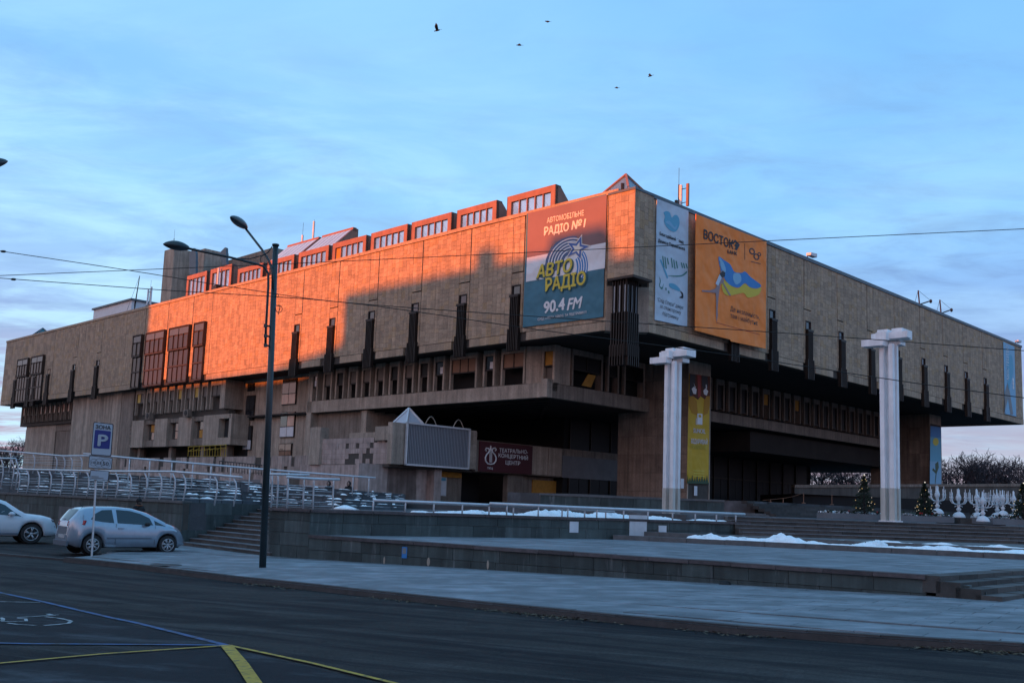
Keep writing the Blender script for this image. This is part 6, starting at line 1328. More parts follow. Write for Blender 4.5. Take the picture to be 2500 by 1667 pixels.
def candelabrum(x, yb, D, label, sc_=1.0, src=None):
    b = ond(x, yb, D)
    if src is not None: return dup(src, b, random.uniform(-.5, .5), label, sc_)
    t = thing('candelabrum', b, label, 'candelabrum', 'big white candelabra on the plaza'); mt_ = MT['whited']
    f = M(); f.lathe(b, [(.31, 0), (.31, .03), (.28, .12), (.20, .22), (.08, .28), (.05, .30)], 16); obj('base', f, mt_, t, smooth=True)
    f = M(); f.lathe(b, [(.04, .29), (.10, .36), (.12, .42), (.06, .50), (.05, .56), (.09, .62), (.05, .68), (.06, .80), (.12, .90), (.13, 1.02), (.08, 1.14), (.04, 1.2), (.02, 1.45)], 12); obj('stem', f, mt_, t, smooth=True)
    for k in range(8):
        a = k*math.pi/4+.2; R_ = .47 if k % 2 == 0 else .32; zt = 1.0 if k % 2 == 0 else 1.15; d = np.array([math.cos(a), math.sin(a), 0]); P = [b+ZU*.68+d*.04, b+ZU*.66+d*R_*.4, b+ZU*(.72)+d*R_*.8, b+ZU*(.85)+d*R_, b+ZU*zt+d*R_]
        f = M(); f.tube(P, .022, 5); f.lathe(P[-1]-ZU*.06, [(.02, 0), (.05, .05), (.04, .07)], 8); obj('arm', f, mt_, t, smooth=True); f = M(); f.tube([P[-1], P[-1]+ZU*.26], .018, 6); obj('candle', f, mt_, t)
    for s_ in (-1, 1): f = M(); f.tube([b+ZU*(.52+.06*math.sin(q_))+np.array([s_*(.05+.07*(1-math.cos(q_))), 0, 0]) for q_ in np.linspace(0, 3.1, 6)], .015, 4); obj('scroll', f, mt_, t)
    return t
MT['whited'] = mat('white_lacquer', (0.62, 0.65, 0.68), .5, .05, 3)
c0 = candelabrum(2341, 1263, 50.0, 'white candelabrum alone on the plinth, second from the left')
for x, y, D, lb, s_ in ((2289, 1254, 51.2, 'leftmost white candelabrum behind the planter beside the small tree', 1.0), (2386, 1264, 50.0, 'white candelabrum on the right end of the plinth', 1.0), (2400, 1273, 47.2, 'white candelabrum standing lowest, in front of the plinth', .98), (2435, 1264, 50.3, 'white candelabrum behind the left end of the last planter', .99), (2449, 1258, 48.6, 'lower white candelabrum overlapping its neighbour behind the last planter', .85), (2476, 1262, 50.8, 'rightmost white candelabrum half hidden by the last tree', .92)): candelabrum(x, y, D, lb, s_, c0)
# rope barrier in the dark forecourt
for i, (x, yb, yt) in enumerate([(1881, 1226, 1219), (1912, 1230, 1215), (1962, 1228, 1203), (2031, 1232, 1208)]):
    b = ond(x, yb, 74); tp = ond(x, yt, 74); t = thing('barrier_post', b, ['shortest', 'second', 'third', 'last'][i]+' yellowish barrier post from the left in the dark forecourt', 'barrier post', 'barrier posts in the forecourt'); f = M(); f.tube([b, tp], .03, 5); f.lathe(b, [(.16, 0), (.14, .05)], 8); obj('post', f, MT['brown'], t)
f = M(); f.tube([ond(1862, 1221, 74), ond(1912, 1216, 74), ond(1935, 1212, 74), ond(1962, 1203, 74)], .015, 4); obj('barrier_rope', f, MT['brown'], label='slack rope strung between the barrier posts in the forecourt', cat='rope')
MT['parap'] = mat('parapet_stone', (.085, .078, .07), .9, .3, .8, bump=.01, bs=10, streak=.3)
# parapet bridge behind the candelabra
a, b = ond(1940, 1183, 88), ond(2560, 1180, 96); f = M(); f.hexa([(a[0], a[1], 3.9), (b[0], b[1], 3.9), (b[0], b[1]+1, 3.9), (a[0], a[1]+1, 3.9), (a[0], a[1], a[2]-.25), (b[0], b[1], b[2]-.25), (b[0], b[1]+1, b[2]-.25), (a[0], a[1]+1, a[2]-.25)]); t = thing('parapet', a, 'long stone parapet behind the candelabra and trees', 'wall'); obj('wall', f, MT['parap'], t)
f = M(); f.hexa([(a[0], a[1]-.1, a[2]-.25), (b[0], b[1]-.1, b[2]-.25), (b[0], b[1]+1.1, b[2]-.25), (a[0], a[1]+1.1, a[2]-.25), (a[0], a[1]-.1, a[2]), (b[0], b[1]-.1, b[2]), (b[0], b[1]+1.1, b[2]), (a[0], a[1]+1.1, a[2])]); obj('coping', f, MT['conc'], t)
f = M(); f.prism([(a[0], a[1]+.6), (b[0]+8, b[1]+.6), (b[0]+8, b[1]+12), (a[0], a[1]+12)], 1.8, 3.9); obj('shade_block', f, MT['inner'], t)  # near-black block standing in for the shade below the parapet
# ------------------------------------------------------------------ cars
def interp(T, x):
    return float(np.interp(x, [a for a, b in T], [b for a, b in T]))
def car(name, label, L_, W_, top, belt, cab, wheels, wr, paint, zsill=.22, rearlamp=True, spokes=7, dlam=None, glassrear=True):
    t = thing(name, (0, 0, 0), label, 'car', 'parked cars'); hw = W_/2; n_ = 110; xs = np.linspace(0, L_, n_); rings = []; x0r, x1r = cab
    plan = lambda x: hw*(1-.30*max(0, (0.45-x)/.45)**2.2-.42*max(0, (x-(L_-.75))/.75)**2.2)
    for x in xs:
        wb = plan(x); tz = interp(top, x); bz = min(interp(belt, x), tz-.03); zb = zsill+.10*max(0, (.25-x)/.25)+.06*max(0, (x-(L_-.3))/.3)
        ar = 0
        for wx in wheels:
            dd = (wr+.055)**2-(x-wx)**2
            if dd > 0: zb = max(zb, wr+math.sqrt(dd)); 
        zb = min(zb, bz-.12); cabin = x0r < x < x1r
        k = min(1, max(0, (tz-bz)/.5)); yt = wb*(1-.26*k) if cabin else wb*.86
        z5 = tz-.05*k-.015; mid = zb+(bz-zb)*.5
        ring = [(0, zb+.03 if zb < .5 else zb), (wb*.80, zb), (wb*.965, zb+.015), (wb*1.0, mid-.06), (wb*.995, mid+.12), (wb*.965, bz), (yt+(wb*.965-yt)*.5 if cabin else wb*.93, bz+(z5-bz)*.52), (yt, z5), (yt*.82, tz-.012), (yt*.4, tz), (0, tz+.004)]
        rings.append(ring)
    nr = len(rings[0]); body = M(); V = {}
    for s_ in (1, -1):
        b0 = len(body.v)
        for i, x in enumerate(xs):
            for (y, z) in rings[i]: body.v.append((x, s_*y, z))
        for i in range(n_-1):
            for j in range(nr-1):
                body.f.append((b0+i*nr+j, b0+(i+1)*nr+j, b0+(i+1)*nr+j+1, b0+i*nr+j+1) if s_ < 0 else (b0+i*nr+j+1, b0+(i+1)*nr+j+1, b0+(i+1)*nr+j, b0+i*nr+j)); body.t.append(.5)
    for e in (0, n_-1):
        P = [(xs[e], y, z) for y, z in rings[e]]+[(xs[e], -y, z) for y, z in rings[e][::-1]]; body.q(P)
    obj('body', body, paint, t, smooth=True)
    # glass: sampled from the same surface, 4 mm proud
    def surf(x, v):                                     # v 0..1 from belt up to roof edge
        wb = plan(x); tz = interp(top, x); bz = min(interp(belt, x), tz-.03); k = min(1, max(0, (tz-bz)/.5)); yt = wb*(1-.26*k); z5 = tz-.05*k-.015
        return (wb*.965*(1-v)+yt*v, bz+(z5-bz)*v)
    def sideglass(P, nm='side_window'):
        for s_ in (1, -1):
            g = M(); P2 = [(x, s_*(surf(x, v)[0]+.006), surf(x, v)[1]) for x, v in P]; c_ = (sum(x for x, v in P)/len(P), sum(v for x, v in P)/len(P)); cc = (c_[0], s_*(surf(*c_)[0]+.006), surf(*c_)[1])
            for i in range(len(P2)): g.q([P2[i], P2[(i+1) % len(P2)], cc] if s_ < 0 else [P2[(i+1) % len(P2)], P2[i], cc])
            obj(nm, g, MT['carglass'], t)
    def crossglass(xa, xb, f0, f1, nm, bow=.0):
        g = M(); N_ = 8; rows = []
        for i in range(9):
            x = xa+(xb-xa)*i/8; tz = interp(top, x); wb = plan(x); bz = min(interp(belt, x), tz-.03); k = min(1, max(0, (tz-bz)/.5)); yt = wb*(1-.26*k); wf = f0+(f1-f0)*i/8
            dx = interp(top, x+.01)-interp(top, x-.01); nn = np.array([-dx, 0, .02]); nn /= np.linalg.norm(nn)
            rows.append([np.array([x, y*yt*wf, tz+.006-(.06*abs(y)**3)])+nn*.008 for y in np.linspace(-1, 1, N_+1)])
        for i in range(8):
            for j in range(N_): g.q([rows[i][j], rows[i][j+1], rows[i+1][j+1], rows[i+1][j]])
        obj(nm, g, MT['carglass'], t, smooth=True)
    # wheels
    for wx in wheels:
        for s_ in (1, -1):
            c = np.array([wx, s_*(hw-.10), wr]); ax = np.array([0, s_, 0.0]); f = M(); f.lathe(c-ax*.10, [(wr*.66, 0), (wr*.97, .0), (wr, .03), (wr, .16), (wr*.95, .20), (wr*.70, .205), (wr*.66, .17)], 26, axis=ax); w_ = obj('wheel', f, MT['black'], t, smooth=False)
            f = M(); f.lathe(c+ax*.05, [(wr*.10, .05), (wr*.16, .045), (wr*.17, .02)], 12, axis=ax)
            f.tube([c+ax*.09+np.array([math.cos(a)*wr*.655, 0, math.sin(a)*wr*.655]) for a in np.linspace(0, 6.2832, 25)], .016, 5)
            for k in range(spokes):
                a = 6.2832*k/spokes+.2
                for da in (-.13, .13): f.tube([c+ax*.085+np.array([math.cos(a+da*.4)*wr*.1, 0, math.sin(a+da*.4)*wr*.1]), c+ax*.095+np.array([math.cos(a+da)*wr*.63, 0, math.sin(a+da)*wr*.63])], .016, 5)
            obj('rim', f, MT['alloy'], w_, smooth=True)
            f = M(); f.lathe(c-ax*.12, [(wr+.045, 0), (wr+.045, .01)], 20, axis=ax); obj('wheel_arch', f, MT['black'], t)
    f = M(); f.abox(.25, L_-.25, -hw*.8, hw*.8, zsill-.02, zsill+.14); obj('underbody', f, MT['black'], t)
    return t, surf, sideglass, crossglass, plan
MT['carglass'] = mat('car_glass', (0.012, 0.016, 0.02), .04, spec=.8); MT['carg2'] = mat('car_rear_glass', (0.10, 0.12, 0.13), .08, spec=.8)
MT['silver'] = mat('silver_blue_paint', (0.31, 0.37, 0.44), .22, .06, 2, metal=.4, coat=.8, grain=.05); MT['carwhite'] = mat('white_car_paint', (0.55, 0.58, 0.62), .28, .05, 2, coat=.6); MT['alloy'] = mat('alloy_wheel', (.45, .45, .47), .35, metal=.7); MT['tail'] = mat('tail_lamp', (.35, .015, .02), .15); MT['trim'] = mat('grey_trim', (.10, .12, .15), .5)
top = [(0, .62), (.03, .98), (.10, 1.10), (.33, 1.40), (.5, 1.475), (.9, 1.52), (1.5, 1.53), (2.0, 1.49), (2.5, 1.36), (2.85, 1.19), (3.15, 1.03), (3.45, .93), (3.7, .80), (3.85, .62), (3.9, .48)]
belt = [(0, .55), (.12, .86), (.4, 1.00), (.9, 1.00), (1.6, .965), (2.4, .92), (2.9, .93), (3.4, .86), (3.8, .60), (3.9, .40)]
t, surf, sg_, cg, plan = car('hatchback', 'silver blue three-door hatchback parked on the pavement edge behind the parking sign', 3.9, 1.68, top, belt, (.05, 3.1), (.72, 3.2), .305, MT['silver'])
sg_([(.62, .28), (.75, .65), (.98, .90), (1.30, .93), (1.36, .05), (1.0, .08), (.75, .16)]); sg_([(1.47, .06), (1.44, .94), (1.9, .94), (2.25, .90), (2.55, .72), (2.66, .08)], 'door_window'); sg_([(2.72, .10), (2.70, .62), (2.95, .35), (3.10, .12)], 'quarter_window')
cg(2.25, 3.05, .88, .92, 'windscreen'); cg(.07, .36, .80, .86, 'rear_window')
for s_ in (1, -1):
    f = M(); y = lambda x, z: s_*(plan(x)+.004)
    for (x, z0, z1) in ((1.42, .32, .98), (2.72, .30, .93)): f.q([(x, y(x, 0), z0), (x+.012, y(x, 0), z0), (x+.012, y(x, 0)*.968, z1), (x, y(x, 0)*.968, z1)])
    obj('door_gap', f, MT['black'], t)
    f = M(); f.abox(1.50, 1.68, s_*(plan(1.6)-.02), s_*(plan(1.6)+.025), .82, .855); obj('door_handle', f, MT['silver'], t)
    f = M(); f.abox(1.15, 2.62, s_*(plan(1.9)-.01), s_*(plan(1.9)+.012), .50, .545); obj('side_strip', f, MT['trim'], t)
    f = M(); f.ell((2.42, s_*.93, .98), .10, .075, .07, n=10, m=6); f.tube([(2.45, s_*.80, .94), (2.43, s_*.90, .96)], .025, 5); obj('mirror', f, MT['black'], t, smooth=True)
    f = M(); f.hexa([(.03, s_*.40, .86), (.42, s_*(plan(.42)+.004), .93), (.48, s_*(plan(.48)-.03), 1.06), (.08, s_*.38, 1.00), (.01, s_*.42, .90), (.38, s_*(plan(.38)+.014), .95), (.44, s_*(plan(.44)+.002), 1.08), (.03, s_*.42, 1.03)]); obj('tail_lamp', f, MT['tail'], t)
    f = M(); f.hexa([(3.42, s_*.62, .80), (3.62, s_*.60, .70), (3.74, s_*.45, .72), (3.55, s_*.48, .86), (3.42, s_*.70, .84), (3.62, s_*.66, .74), (3.76, s_*.48, .76), (3.55, s_*.52, .90)]); obj('headlight', f, MT['carg2'], t)
f = M(); f.q([(-.003, -.45, .62), (-.003, .45, .62), (.02, .42, .86), (.02, -.42, .86)][::-1]); obj('tailgate_panel', f, MT['trim'], t)
f = M(); f.abox(-.04, .02, -.62, .62, .26, .42); obj('bumper_insert', f, MT['trim'], t); f = M(); f.abox(-.012, .02, -.26, .26, .50, .61); obj('number_plate', f, MT['rail'], t)
f = M(); f.tube([(.06, .05, 1.06), (.16, -.32, 1.15)], .012, 4); obj('wiper', f, MT['black'], t); f = M(); f.tube([(.6, 0, 1.48), (.45, 0, 1.62)], .008, 4); obj('aerial', f, MT['black'], t)
rwp = gnd(231, 1352, -.07); fwp = gnd(402, 1351, -.07); dd_ = (fwp-rwp)[:2]
ang = math.atan2(dd_[1], dd_[0])
HB = t
MT_tyre = None
def place_car(t, px_rear, px_front, wheels, hw, z, length_fix=None):
    """wheel contact of the visible (right) side at two pixels"""
    a = onz(px_rear[0], px_rear[1], z); b = onz(px_front[0], px_front[1], z); d = (b-a)[:2]; dist = np.linalg.norm(d); ang = math.atan2(d[1], d[0])
    c, s = math.cos(ang), math.sin(ang); mid = (a+b)/2; wx, wy = (wheels[0]+wheels[1])/2, -hw
    t.location = (mid[0]-(c*wx-s*wy), mid[1]-(s*wx+c*wy), z); t.rotation_euler = (0, 0, ang); return dist, math.degrees(ang), mid
print('CAR', place_car(HB, (231, 1353), (402, 1352), (.72, 3.2), .84, -.05))
top2 = [(0, .7), (.05, 1.1), (.2, 1.3), (.5, 1.62), (.9, 1.70), (1.8, 1.73), (2.5, 1.68), (2.9, 1.55), (3.35, 1.25), (3.6, 1.12), (4.2, 1.06), (4.5, .98), (4.68, .78), (4.78, .5)]
belt2 = [(0, .6), (.2, 1.0), (1, 1.08), (2.5, 1.04), (3.4, 1.0), (4.2, .96), (4.6, .75), (4.78, .45)]
t, surf, sg_, cg, plan = car('crossover_car', 'white crossover car cut off by the left edge, only its front half in view', 4.78, 1.92, top2, belt2, (.1, 3.5), (.95, 3.80), .37, MT['carwhite'], .28, spokes=5)
sg_([(.7, .2), (.9, .85), (1.6, .93), (1.62, .06)]); sg_([(1.70, .06), (1.70, .94), (2.4, .92), (2.45, .06)], 'door_window'); sg_([(2.55, .06), (2.5, .90), (2.85, .82), (3.2, .45), (3.42, .08)], 'door_window'); cg(2.85, 3.5, .88, .92, 'windscreen'); cg(.15, .5, .8, .86, 'rear_window')
for s_ in (1, -1):
    f = M(); f.ell((3.05, s_*1.08, 1.10), .12, .09, .085, n=10, m=6); f.tube([(3.1, s_*.9, 1.05), (3.07, s_*1.03, 1.07)], .03, 5); obj('mirror', f, MT['carwhite'], t, smooth=True)
    f = M(); f.q([(3.45, s_*(plan(3.45)+.004), .4), (3.462, s_*(plan(3.45)+.004), .4), (3.462, s_*plan(3.45)*.968, 1.0), (3.45, s_*plan(3.45)*.968, 1.0)]); f.q([(2.5, s_*(plan(2.5)+.004), .4), (2.512, s_*(plan(2.5)+.004), .4), (2.512, s_*plan(2.5)*.968, 1.04), (2.5, s_*plan(2.5)*.968, 1.04)]); obj('door_gap', f, MT['black'], t)
    f = M(); f.ell((4.42, s_*.70, .86), .20, .07, .075, n=10, m=6); obj('headlight', f, MT['carg2'], t, smooth=True)
    f = M(); f.ell((4.62, s_*.66, .62), .04, .05, .09, n=8, m=5); obj('fog_lamp', f, MT['black'], t)
    f = M(); f.abox(1.35, 3.35, s_*(plan(2.4)-.02), s_*(plan(2.4)+.015), .34, .40); obj('sill_trim', f, MT['trim'], t)
fw_ = onz(74, 1327, -.1); angS = math.radians(35); c, s = math.cos(angS), math.sin(angS); t.location = (fw_[0]-(c*3.80+s*.96), fw_[1]-(s*3.80-c*.96), -.1); t.rotation_euler = (0, 0, angS)
# ------------------------------------------------------------------ people
def person(loc, face, label, pose, coat, legs, group=None, scale=1.0):
    t = thing('person', loc, label, 'person', group); L_ = np.array(loc, float); c, s = math.cos(face), math.sin(face)
    W = lambda x, y, z: (L_[0]+(c*x-s*y)*scale, L_[1]+(s*x+c*y)*scale, L_[2]+z*scale)
    if pose == 'walk': J = dict(pel=(0, 0, .95, .15), ch=(0, 0, 1.25, .17), nk=(0, 0, 1.46, .07), hd=(.02, 0, 1.60, .10), ht=(.02, 0, 1.68, .095), sL=(0, .19, 1.40, .075), eL=(-.08, .25, 1.12, .055), hL=(.05, .24, .88, .04), sR=(0, -.19, 1.40, .075), eR=(.05, -.25, 1.12, .055), hR=(.18, -.22, .92, .04), kL=(.14, .1, .50, .075), fL=(.12, .1, .08, .055), tL=(.28, .1, .03, .045), kR=(-.02, -.1, .50, .075), fR=(-.22, -.1, .10, .055), tR=(-.08, -.1, .03, .045))
    else: J = dict(pel=(0, 0, .10, .17), ch=(.04, 0, .42, .19), nk=(.08, 0, .62, .08), hd=(.13, 0, .75, .11), ht=(.13, 0, .83, .105), sL=(.04, .2, .55, .08), eL=(.10, .26, .28, .06), hL=(.34, .12, .22, .045), sR=(.04, -.2, .55, .08), eR=(.10, -.26, .28, .06), hR=(.34, -.12, .22, .045), kL=(.46, .11, .12, .085), fL=(.46, .11, -.32, .055), tL=(.60, .11, -.37, .045), kR=(.46, -.11, .12, .085), fR=(.46, -.11, -.32, .055), tR=(.60, -.11, -.37, .045))
    E_ = [('pel', 'ch'), ('ch', 'nk'), ('nk', 'hd'), ('hd', 'ht'), ('ch', 'sL'), ('sL', 'eL'), ('eL', 'hL'), ('ch', 'sR'), ('sR', 'eR'), ('eR', 'hR'), ('pel', 'kL'), ('kL', 'fL'), ('fL', 'tL'), ('pel', 'kR'), ('kR', 'fR'), ('fR', 'tR')]
    ks = list(J); me = bpy.data.meshes.new('body'); me.from_pydata([W(*J[k][:3]) for k in ks], [(ks.index(a), ks.index(b)) for a, b in E_], []); me.materials.append(coat)
    o = bpy.data.objects.new('body', me); link(o, t); sk = o.modifiers.new('skin', 'SKIN'); sk.use_smooth_shade = True; ss = o.modifiers.new('sub', 'SUBSURF'); ss.levels = 1; ss.render_levels = 1
    for i, k in enumerate(ks): me.skin_vertices[0].data[i].radius = (J[k][3]*scale, J[k][3]*scale); me.skin_vertices[0].data[i].use_root = (k == 'pel')
    hd = np.array(W(*J['hd'][:3])); hx = np.array([c, s, 0]); f = M(); f.ell(hd+ZU*.02, .10*scale, .085*scale, .125*scale, X=hx, Y=np.cross(ZU, hx), n=14, m=10); f.ell(hd+hx*.105*scale, .02, .014, .026, X=hx, Y=np.cross(ZU, hx), n=6, m=5)
    obj('face', f, MT['skin'], t, smooth=True)
    for sy in (-1, 1): f = M(); f.ell(hd+hx*.088*scale+np.cross(ZU, hx)*sy*.035+ZU*.03, .012, .014, .01, X=hx, Y=np.cross(ZU, hx), n=6, m=4); obj('eye', f, MT['black'], t)
    return t, hd, hx, W, J
MT['skin'] = flat('skin', (.30, .19, .15)); MT['dkcoat'] = mat('black_coat', (.012, .012, .014), .9, .2, 6); MT['ocoat'] = flat('orange_brown_scarf', (.16, .06, .03), .9)
pp_ = ond(340, 1224, 38.5); t, hd, hx, W, J = person((pp_[0], pp_[1], .0), math.radians(150), 'person in a black cap and dark jacket walking away behind the silver hatchback', 'walk', MT['dkcoat'], None)
f = M(); f.ell(hd+ZU*.05, .118, .105, .11, X=hx, Y=np.cross(ZU, hx), n=14, m=8); obj('cap', f, MT['dkcoat'], t, smooth=True)
f = M(); f.tube([W(.02*math.cos(a)+.0+.09*math.cos(a), .11*math.sin(a), 1.47) for a in np.linspace(0, 6.28, 12)], .035, 6); obj('scarf', f, MT['ocoat'], t, smooth=True)
f = M(); f.ell(W(-.17, 0, 1.22), .10, .16, .22, X=hx, Y=np.cross(ZU, hx), n=12, m=8); obj('backpack', f, MT['dkcoat'], t, smooth=True)
for x, lb in ((804, 'left one of two people in dark hoods sitting at the top of the stone seating'), (853, 'right one of two people in dark hoods sitting at the top of the stone seating')):
    P_ = ond(x, 1183, 57.0); t, hd, hx, W, J = person((P_[0], P_[1], P_[2]-.72), math.radians(-100), lb, 'sit', MT['dkcoat'], None, 'seated people')
    f = M(); f.ell(hd+ZU*.03-hx*.04, .125, .125, .15, X=hx, Y=np.cross(ZU, hx), n=14, m=8); f.lathe(hd-hx*.02+ZU*.12, [(.09, 0), (.03, .08)], 8); obj('hood', f, MT['dkcoat'], t, smooth=True)
# ------------------------------------------------------------------ overhead wires
def wire(pts, D, label, r=.008):
    P = [ond(x, y, D+(x-1250)*-.0008) for x, y in pts]; f = M()
    Q_ = []
    for i in range(len(P)-1):
        p0, p1, p2, p3 = P[max(i-1, 0)], P[i], P[i+1], P[min(i+2, len(P)-1)]
        for j in range(6): s_ = j/6; Q_.append(.5*((2*p1)+(-p0+p2)*s_+(2*p0-5*p1+4*p2-p3)*s_**2+(-p0+3*p1-3*p2+p3)*s_**3))
    Q_.append(P[-1]); f.tube(Q_, r, 5); o_ = obj('overhead_wire', f, MT['fin']); o_['label'] = label; o_['category'] = 'wire'; o_['group'] = 'overhead wires'
    return P
wire([(-80, 600), (0, 613), (320, 661), (600, 706), (838, 738), (1300, 772), (1900, 812), (2500, 856), (2620, 866)], 19, 'overhead wire starting upper left and ending across the right white column capital')
wire([(-80, 678), (0, 673), (460, 654), (680, 645), (1300, 616), (1900, 587), (2500, 559), (2600, 555)], 20, 'overhead wire rising to the right across the banners')
wire([(-80, 672), (0, 679), (380, 707), (838, 738), (1300, 803), (1750, 862), (2200, 930), (2500, 971), (2600, 985)], 18, 'lowest overhead wire, sagging down across the facade to the right')
for x, y, lb in ((8, 614, 'small dark insulator on the upper wire at the left edge'), (33, 682, 'small dark insulator on the lower wire near the left edge')):
    P_ = ond(x, y, 18.9 if y < 650 else 18.9); f = M(); f.ell(P_, .06, .03, .025, n=8, m=5); o_ = obj('insulator', f, MT['black']); o_['label'] = lb; o_['category'] = 'insulator'; o_['group'] = 'insulators'
# ------------------------------------------------------------------ birds
def bird(x, y, D, roll, label, s=1.0, flap=.4, hd_=0.0):
    P = ond(x, y, D); t = thing('bird', P, label, 'bird', 'birds in the sky'); ca, sa = math.cos(roll), math.sin(roll)
    X = np.array([ca, 0, sa]); Y = np.array([-sa*.4, .8, ca*.6]); Y /= np.linalg.norm(Y); Zz = np.cross(X, Y)
    f = M(); f.ell(P, .24*s, .07*s, .07*s, X=X, Y=Y, Z=Zz, n=10, m=6); f.ell(P-X*.24*s, .07*s, .045*s, .045*s, X=X, Y=Y, Z=Zz, n=8, m=5); obj('body', f, MT['dkcoat'], t, smooth=True)
    for sg in (-1, 1):
        f = M(); a = [P+X*.10*s, P-X*.12*s, P-X*.16*s+Y*sg*.26*s+Zz*flap*.22*s, P+X*.02*s+Y*sg*.50*s+Zz*flap*.36*s, P+X*.12*s+Y*sg*.30*s+Zz*flap*.25*s]; f.q(a); f.q([p-Zz*.012 for p in a][::-1]); obj('wing', f, MT['dkcoat'], t)
    f = M(); f.q([P+X*.18*s+Y*.04*s, P+X*.18*s-Y*.04*s, P+X*.40*s-Y*.09*s, P+X*.40*s+Y*.09*s]); obj('tail', f, MT['dkcoat'], t)
bird(1068, 75, 90, .3, 'largest dark bird with spread wings, leftmost in the sky', 1.1, 1.6); bird(1268, 111, 95, 0, 'small dark bird with swept wings, second from the left', 1.0, .2); bird(1337, 53, 110, -.05, 'faint narrow bird, highest in the sky', 1.1, -.1); bird(1506, 215, 100, .05, 'compact dark bird, lowest of the flock', .8, .1); bird(1588, 186, 95, .35, 'dark bird tilting upward, rightmost of the flock', .9, .5)
# ------------------------------------------------------------------ bare trees far away
def bare_tree(seed, H_=10, dens=1.0):
    rs = random.Random(seed); V = M(); V2 = M()
    def br(p, d, L_, r, lv):
        q_ = p+d*L_; (V2 if lv > 1 else V).tube([p, q_], [r, r*.7], 4 if lv < 2 else 3, cap=False)
        if lv >= 6: return
        for k in range(3 if lv < 5 else 2):
            a = rs.gauss(0, 1); v = np.array([rs.gauss(0, 1), rs.gauss(0, 1), rs.gauss(.35, .6)]); v /= np.linalg.norm(v); nd_ = d*(.9 if lv < 2 else .65)+v*.75; nd_ /= np.linalg.norm(nd_); br(p+d*L_*rs.uniform(.55, 1.0), nd_, L_*rs.uniform(.6, .85), max(r*.6, .018), lv+1)
    br(np.zeros(3), np.array([0, 0, 1.0]), H_*.26, H_*.02, 0); return V, V2
TR = []
for k in range(4):
    a, b = bare_tree(50+k); zm_ = max(v[2] for v in b.v); a.v = [tuple(c*9/zm_ for c in v) for v in a.v]; b.v = [tuple(c*9/zm_ for c in v) for v in b.v]; TR.append((mesh('trunk', a, MT['bark']), mesh('crown', b, MT['twig'] if 'twig' in MT else MT['bark'])))
def put_tree(x, yt, D, k, label):
    tp = ond(x, yt, D); zb = .5; s_ = (tp[2]-zb)/9.0; t = thing('bare_tree', (tp[0], tp[1], zb), label, 'tree', 'bare trees beyond the building')
    for me, nm in zip(TR[k % 4], ('trunk', 'crown')):
        o = bpy.data.objects.new(nm, me); COL.objects.link(o); o.parent = t
    t.scale = (s_, s_, s_); t.rotation_euler = (0, 0, k*1.3)
rs = random.Random(77)
pos = [(2318, 1108, 150, 'leftmost bare tree at the right end of the building'), (2352, 1092, 142, 'tallest bare tree under the overhanging right corner'), (2385, 1102, 150, 'bare tree right of the tallest one at the right end'), (2425, 1108, 138, 'dense bare tree below the dark corner shaft'), (2462, 1112, 142, 'bare tree near the right edge'), (2500, 1118, 136, 'bare tree cut by the right edge'), (2335, 1118, 170, 'smaller bare tree behind the row at the right end'), (2405, 1122, 172, 'low bare tree filling the row at the right end'), (2445, 1124, 168, 'low bare tree behind the right row'), (2485, 1128, 172, 'low bare tree farthest right behind the row'),
       (1950, 1120, 150, 'bare tree seen through the gap under the building, left side'), (1985, 1118, 155, 'bare tree seen through the gap under the building, centre left'), (2020, 1118, 150, 'bare tree seen through the gap under the building, centre'), (2060, 1118, 158, 'bare tree seen through the gap under the building, centre right'), (2100, 1118, 150, 'bare tree seen through the gap under the building, right side'), (2140, 1118, 156, 'bare tree seen through the gap beside the right white column'),
       (8, 1068, 150, 'bare tree at the left edge beyond the building'), (44, 1062, 165, 'thin bare tree against the left end of the building'), (28, 1085, 175, 'low bare tree between the two left ones'), (-20, 1075, 150, 'bare tree just outside the left edge')]
for k, (x, y, D, lb) in enumerate(pos): put_tree(x, y, D, k, lb)
m = M(); rs = random.Random(4)
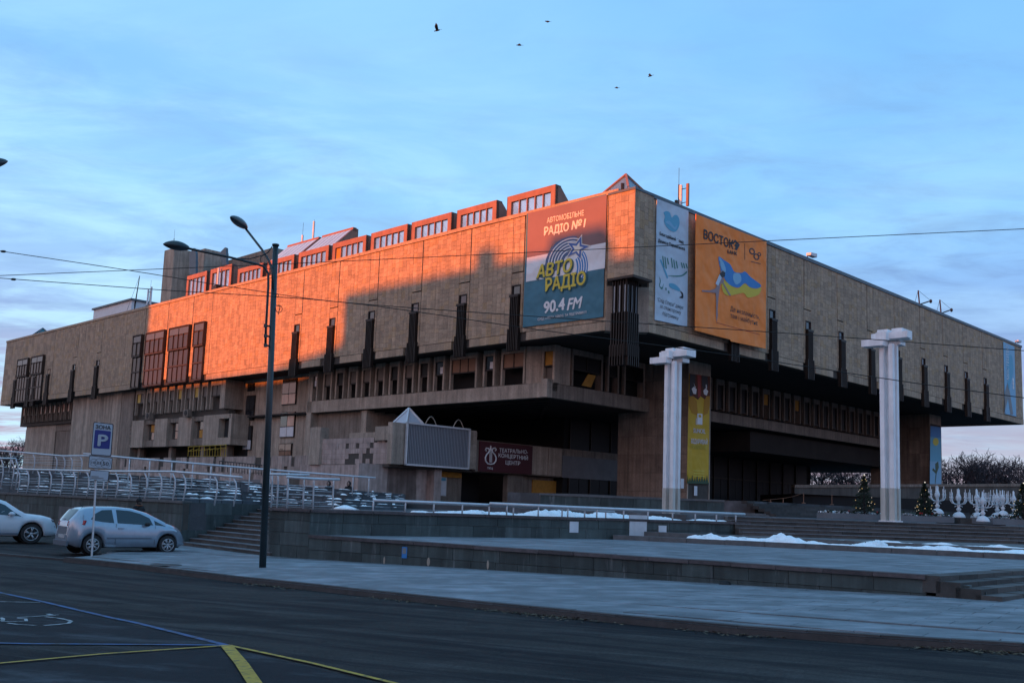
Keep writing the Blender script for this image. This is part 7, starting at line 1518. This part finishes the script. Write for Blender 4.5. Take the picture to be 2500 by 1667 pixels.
for k in range(2600):
    x = rs.uniform(-110, 130); a = rs.random()*6.28; z = abs(rs.gauss(0, 1.6))+.2; L_ = rs.uniform(.4, 1.3); P_ = np.array([x, 185+rs.uniform(-4, 4)+abs(x)*.1, z]); d = np.array([math.cos(a)*.5, math.sin(a)*.3, 1])*L_; m.tube([P_, P_+d], [.05, .02], 3, cap=False)
obj('hedge_thicket', m, MT['bark'], kind='stuff', label='distant mass of bare shrubs along the horizon', cat='shrubs')
# ------------------------------------------------------------------ city blocks behind the photographer, whose roofs cut off the low sun
OD = 130.0; SH_ = OD*math.tan(SUN_OFF); UPZ = OD*math.tan(SUN_EL)/math.cos(SUN_OFF)
MT['city'] = mat('city_render', (.28, .25, .22), .9, .1, .5); MT['citywin'] = MT['glass']
def city(s0, s1, z, dep, label, floors=True, z1=None):
    t = thing('apartment_block', LP.pt(s0+SH_, 0, OD), label, 'building', 'city blocks across the square'); f = M(); H0 = z+UPZ; H1 = (z1 if z1 is not None else z)+UPZ
    f.hexa([LP.pt(s0+SH_, -1, OD), LP.pt(s1+SH_, -1, OD), LP.pt(s1+SH_, -1, OD+dep), LP.pt(s0+SH_, -1, OD+dep), LP.pt(s0+SH_, H0, OD), LP.pt(s1+SH_, H1, OD), LP.pt(s1+SH_, H1, OD+dep), LP.pt(s0+SH_, H0, OD+dep)]); obj('wall', f, MT['city'], t)
    g = M(); u = s0+SH_+1.5
    while u < s1+SH_-2 and floors:
        zz_ = 2
        while zz_ < min(H0, H1)-3: g.box(LP, u, u+1.4, OD-.08, OD-.02, zz_, zz_+1.6); zz_ += 3.1
        u += 3.2
    if g.v: obj('window', g, MT['glass'], t, kind='stuff')
city(-140, 1.2, 17.3, 12, 'long low city block far to the right across the square'); city(1.2, 2.2, 18.9, 10, 'narrow stair tower between two city blocks', False); city(2.2, 6.8, 19.9, 10, 'slightly taller city block'); city(6.8, 12.4, 18.85, 10, 'flat roofed city block with a plain parapet'); city(12.4, 14.0, 20.1, 6, 'lift tower on the flat roofed city block', False); city(14.0, 29.8, 18.85, 10, 'wide flat roofed city block'); city(29.8, 41, 14.7, 10, 'city block with a sloping roof', True, 13.1); city(41, 66.2, 13.1, 10, 'low city block that lets the sun through'); city(66.2, 170, 38, 10, 'tall city block on the far left across the square')
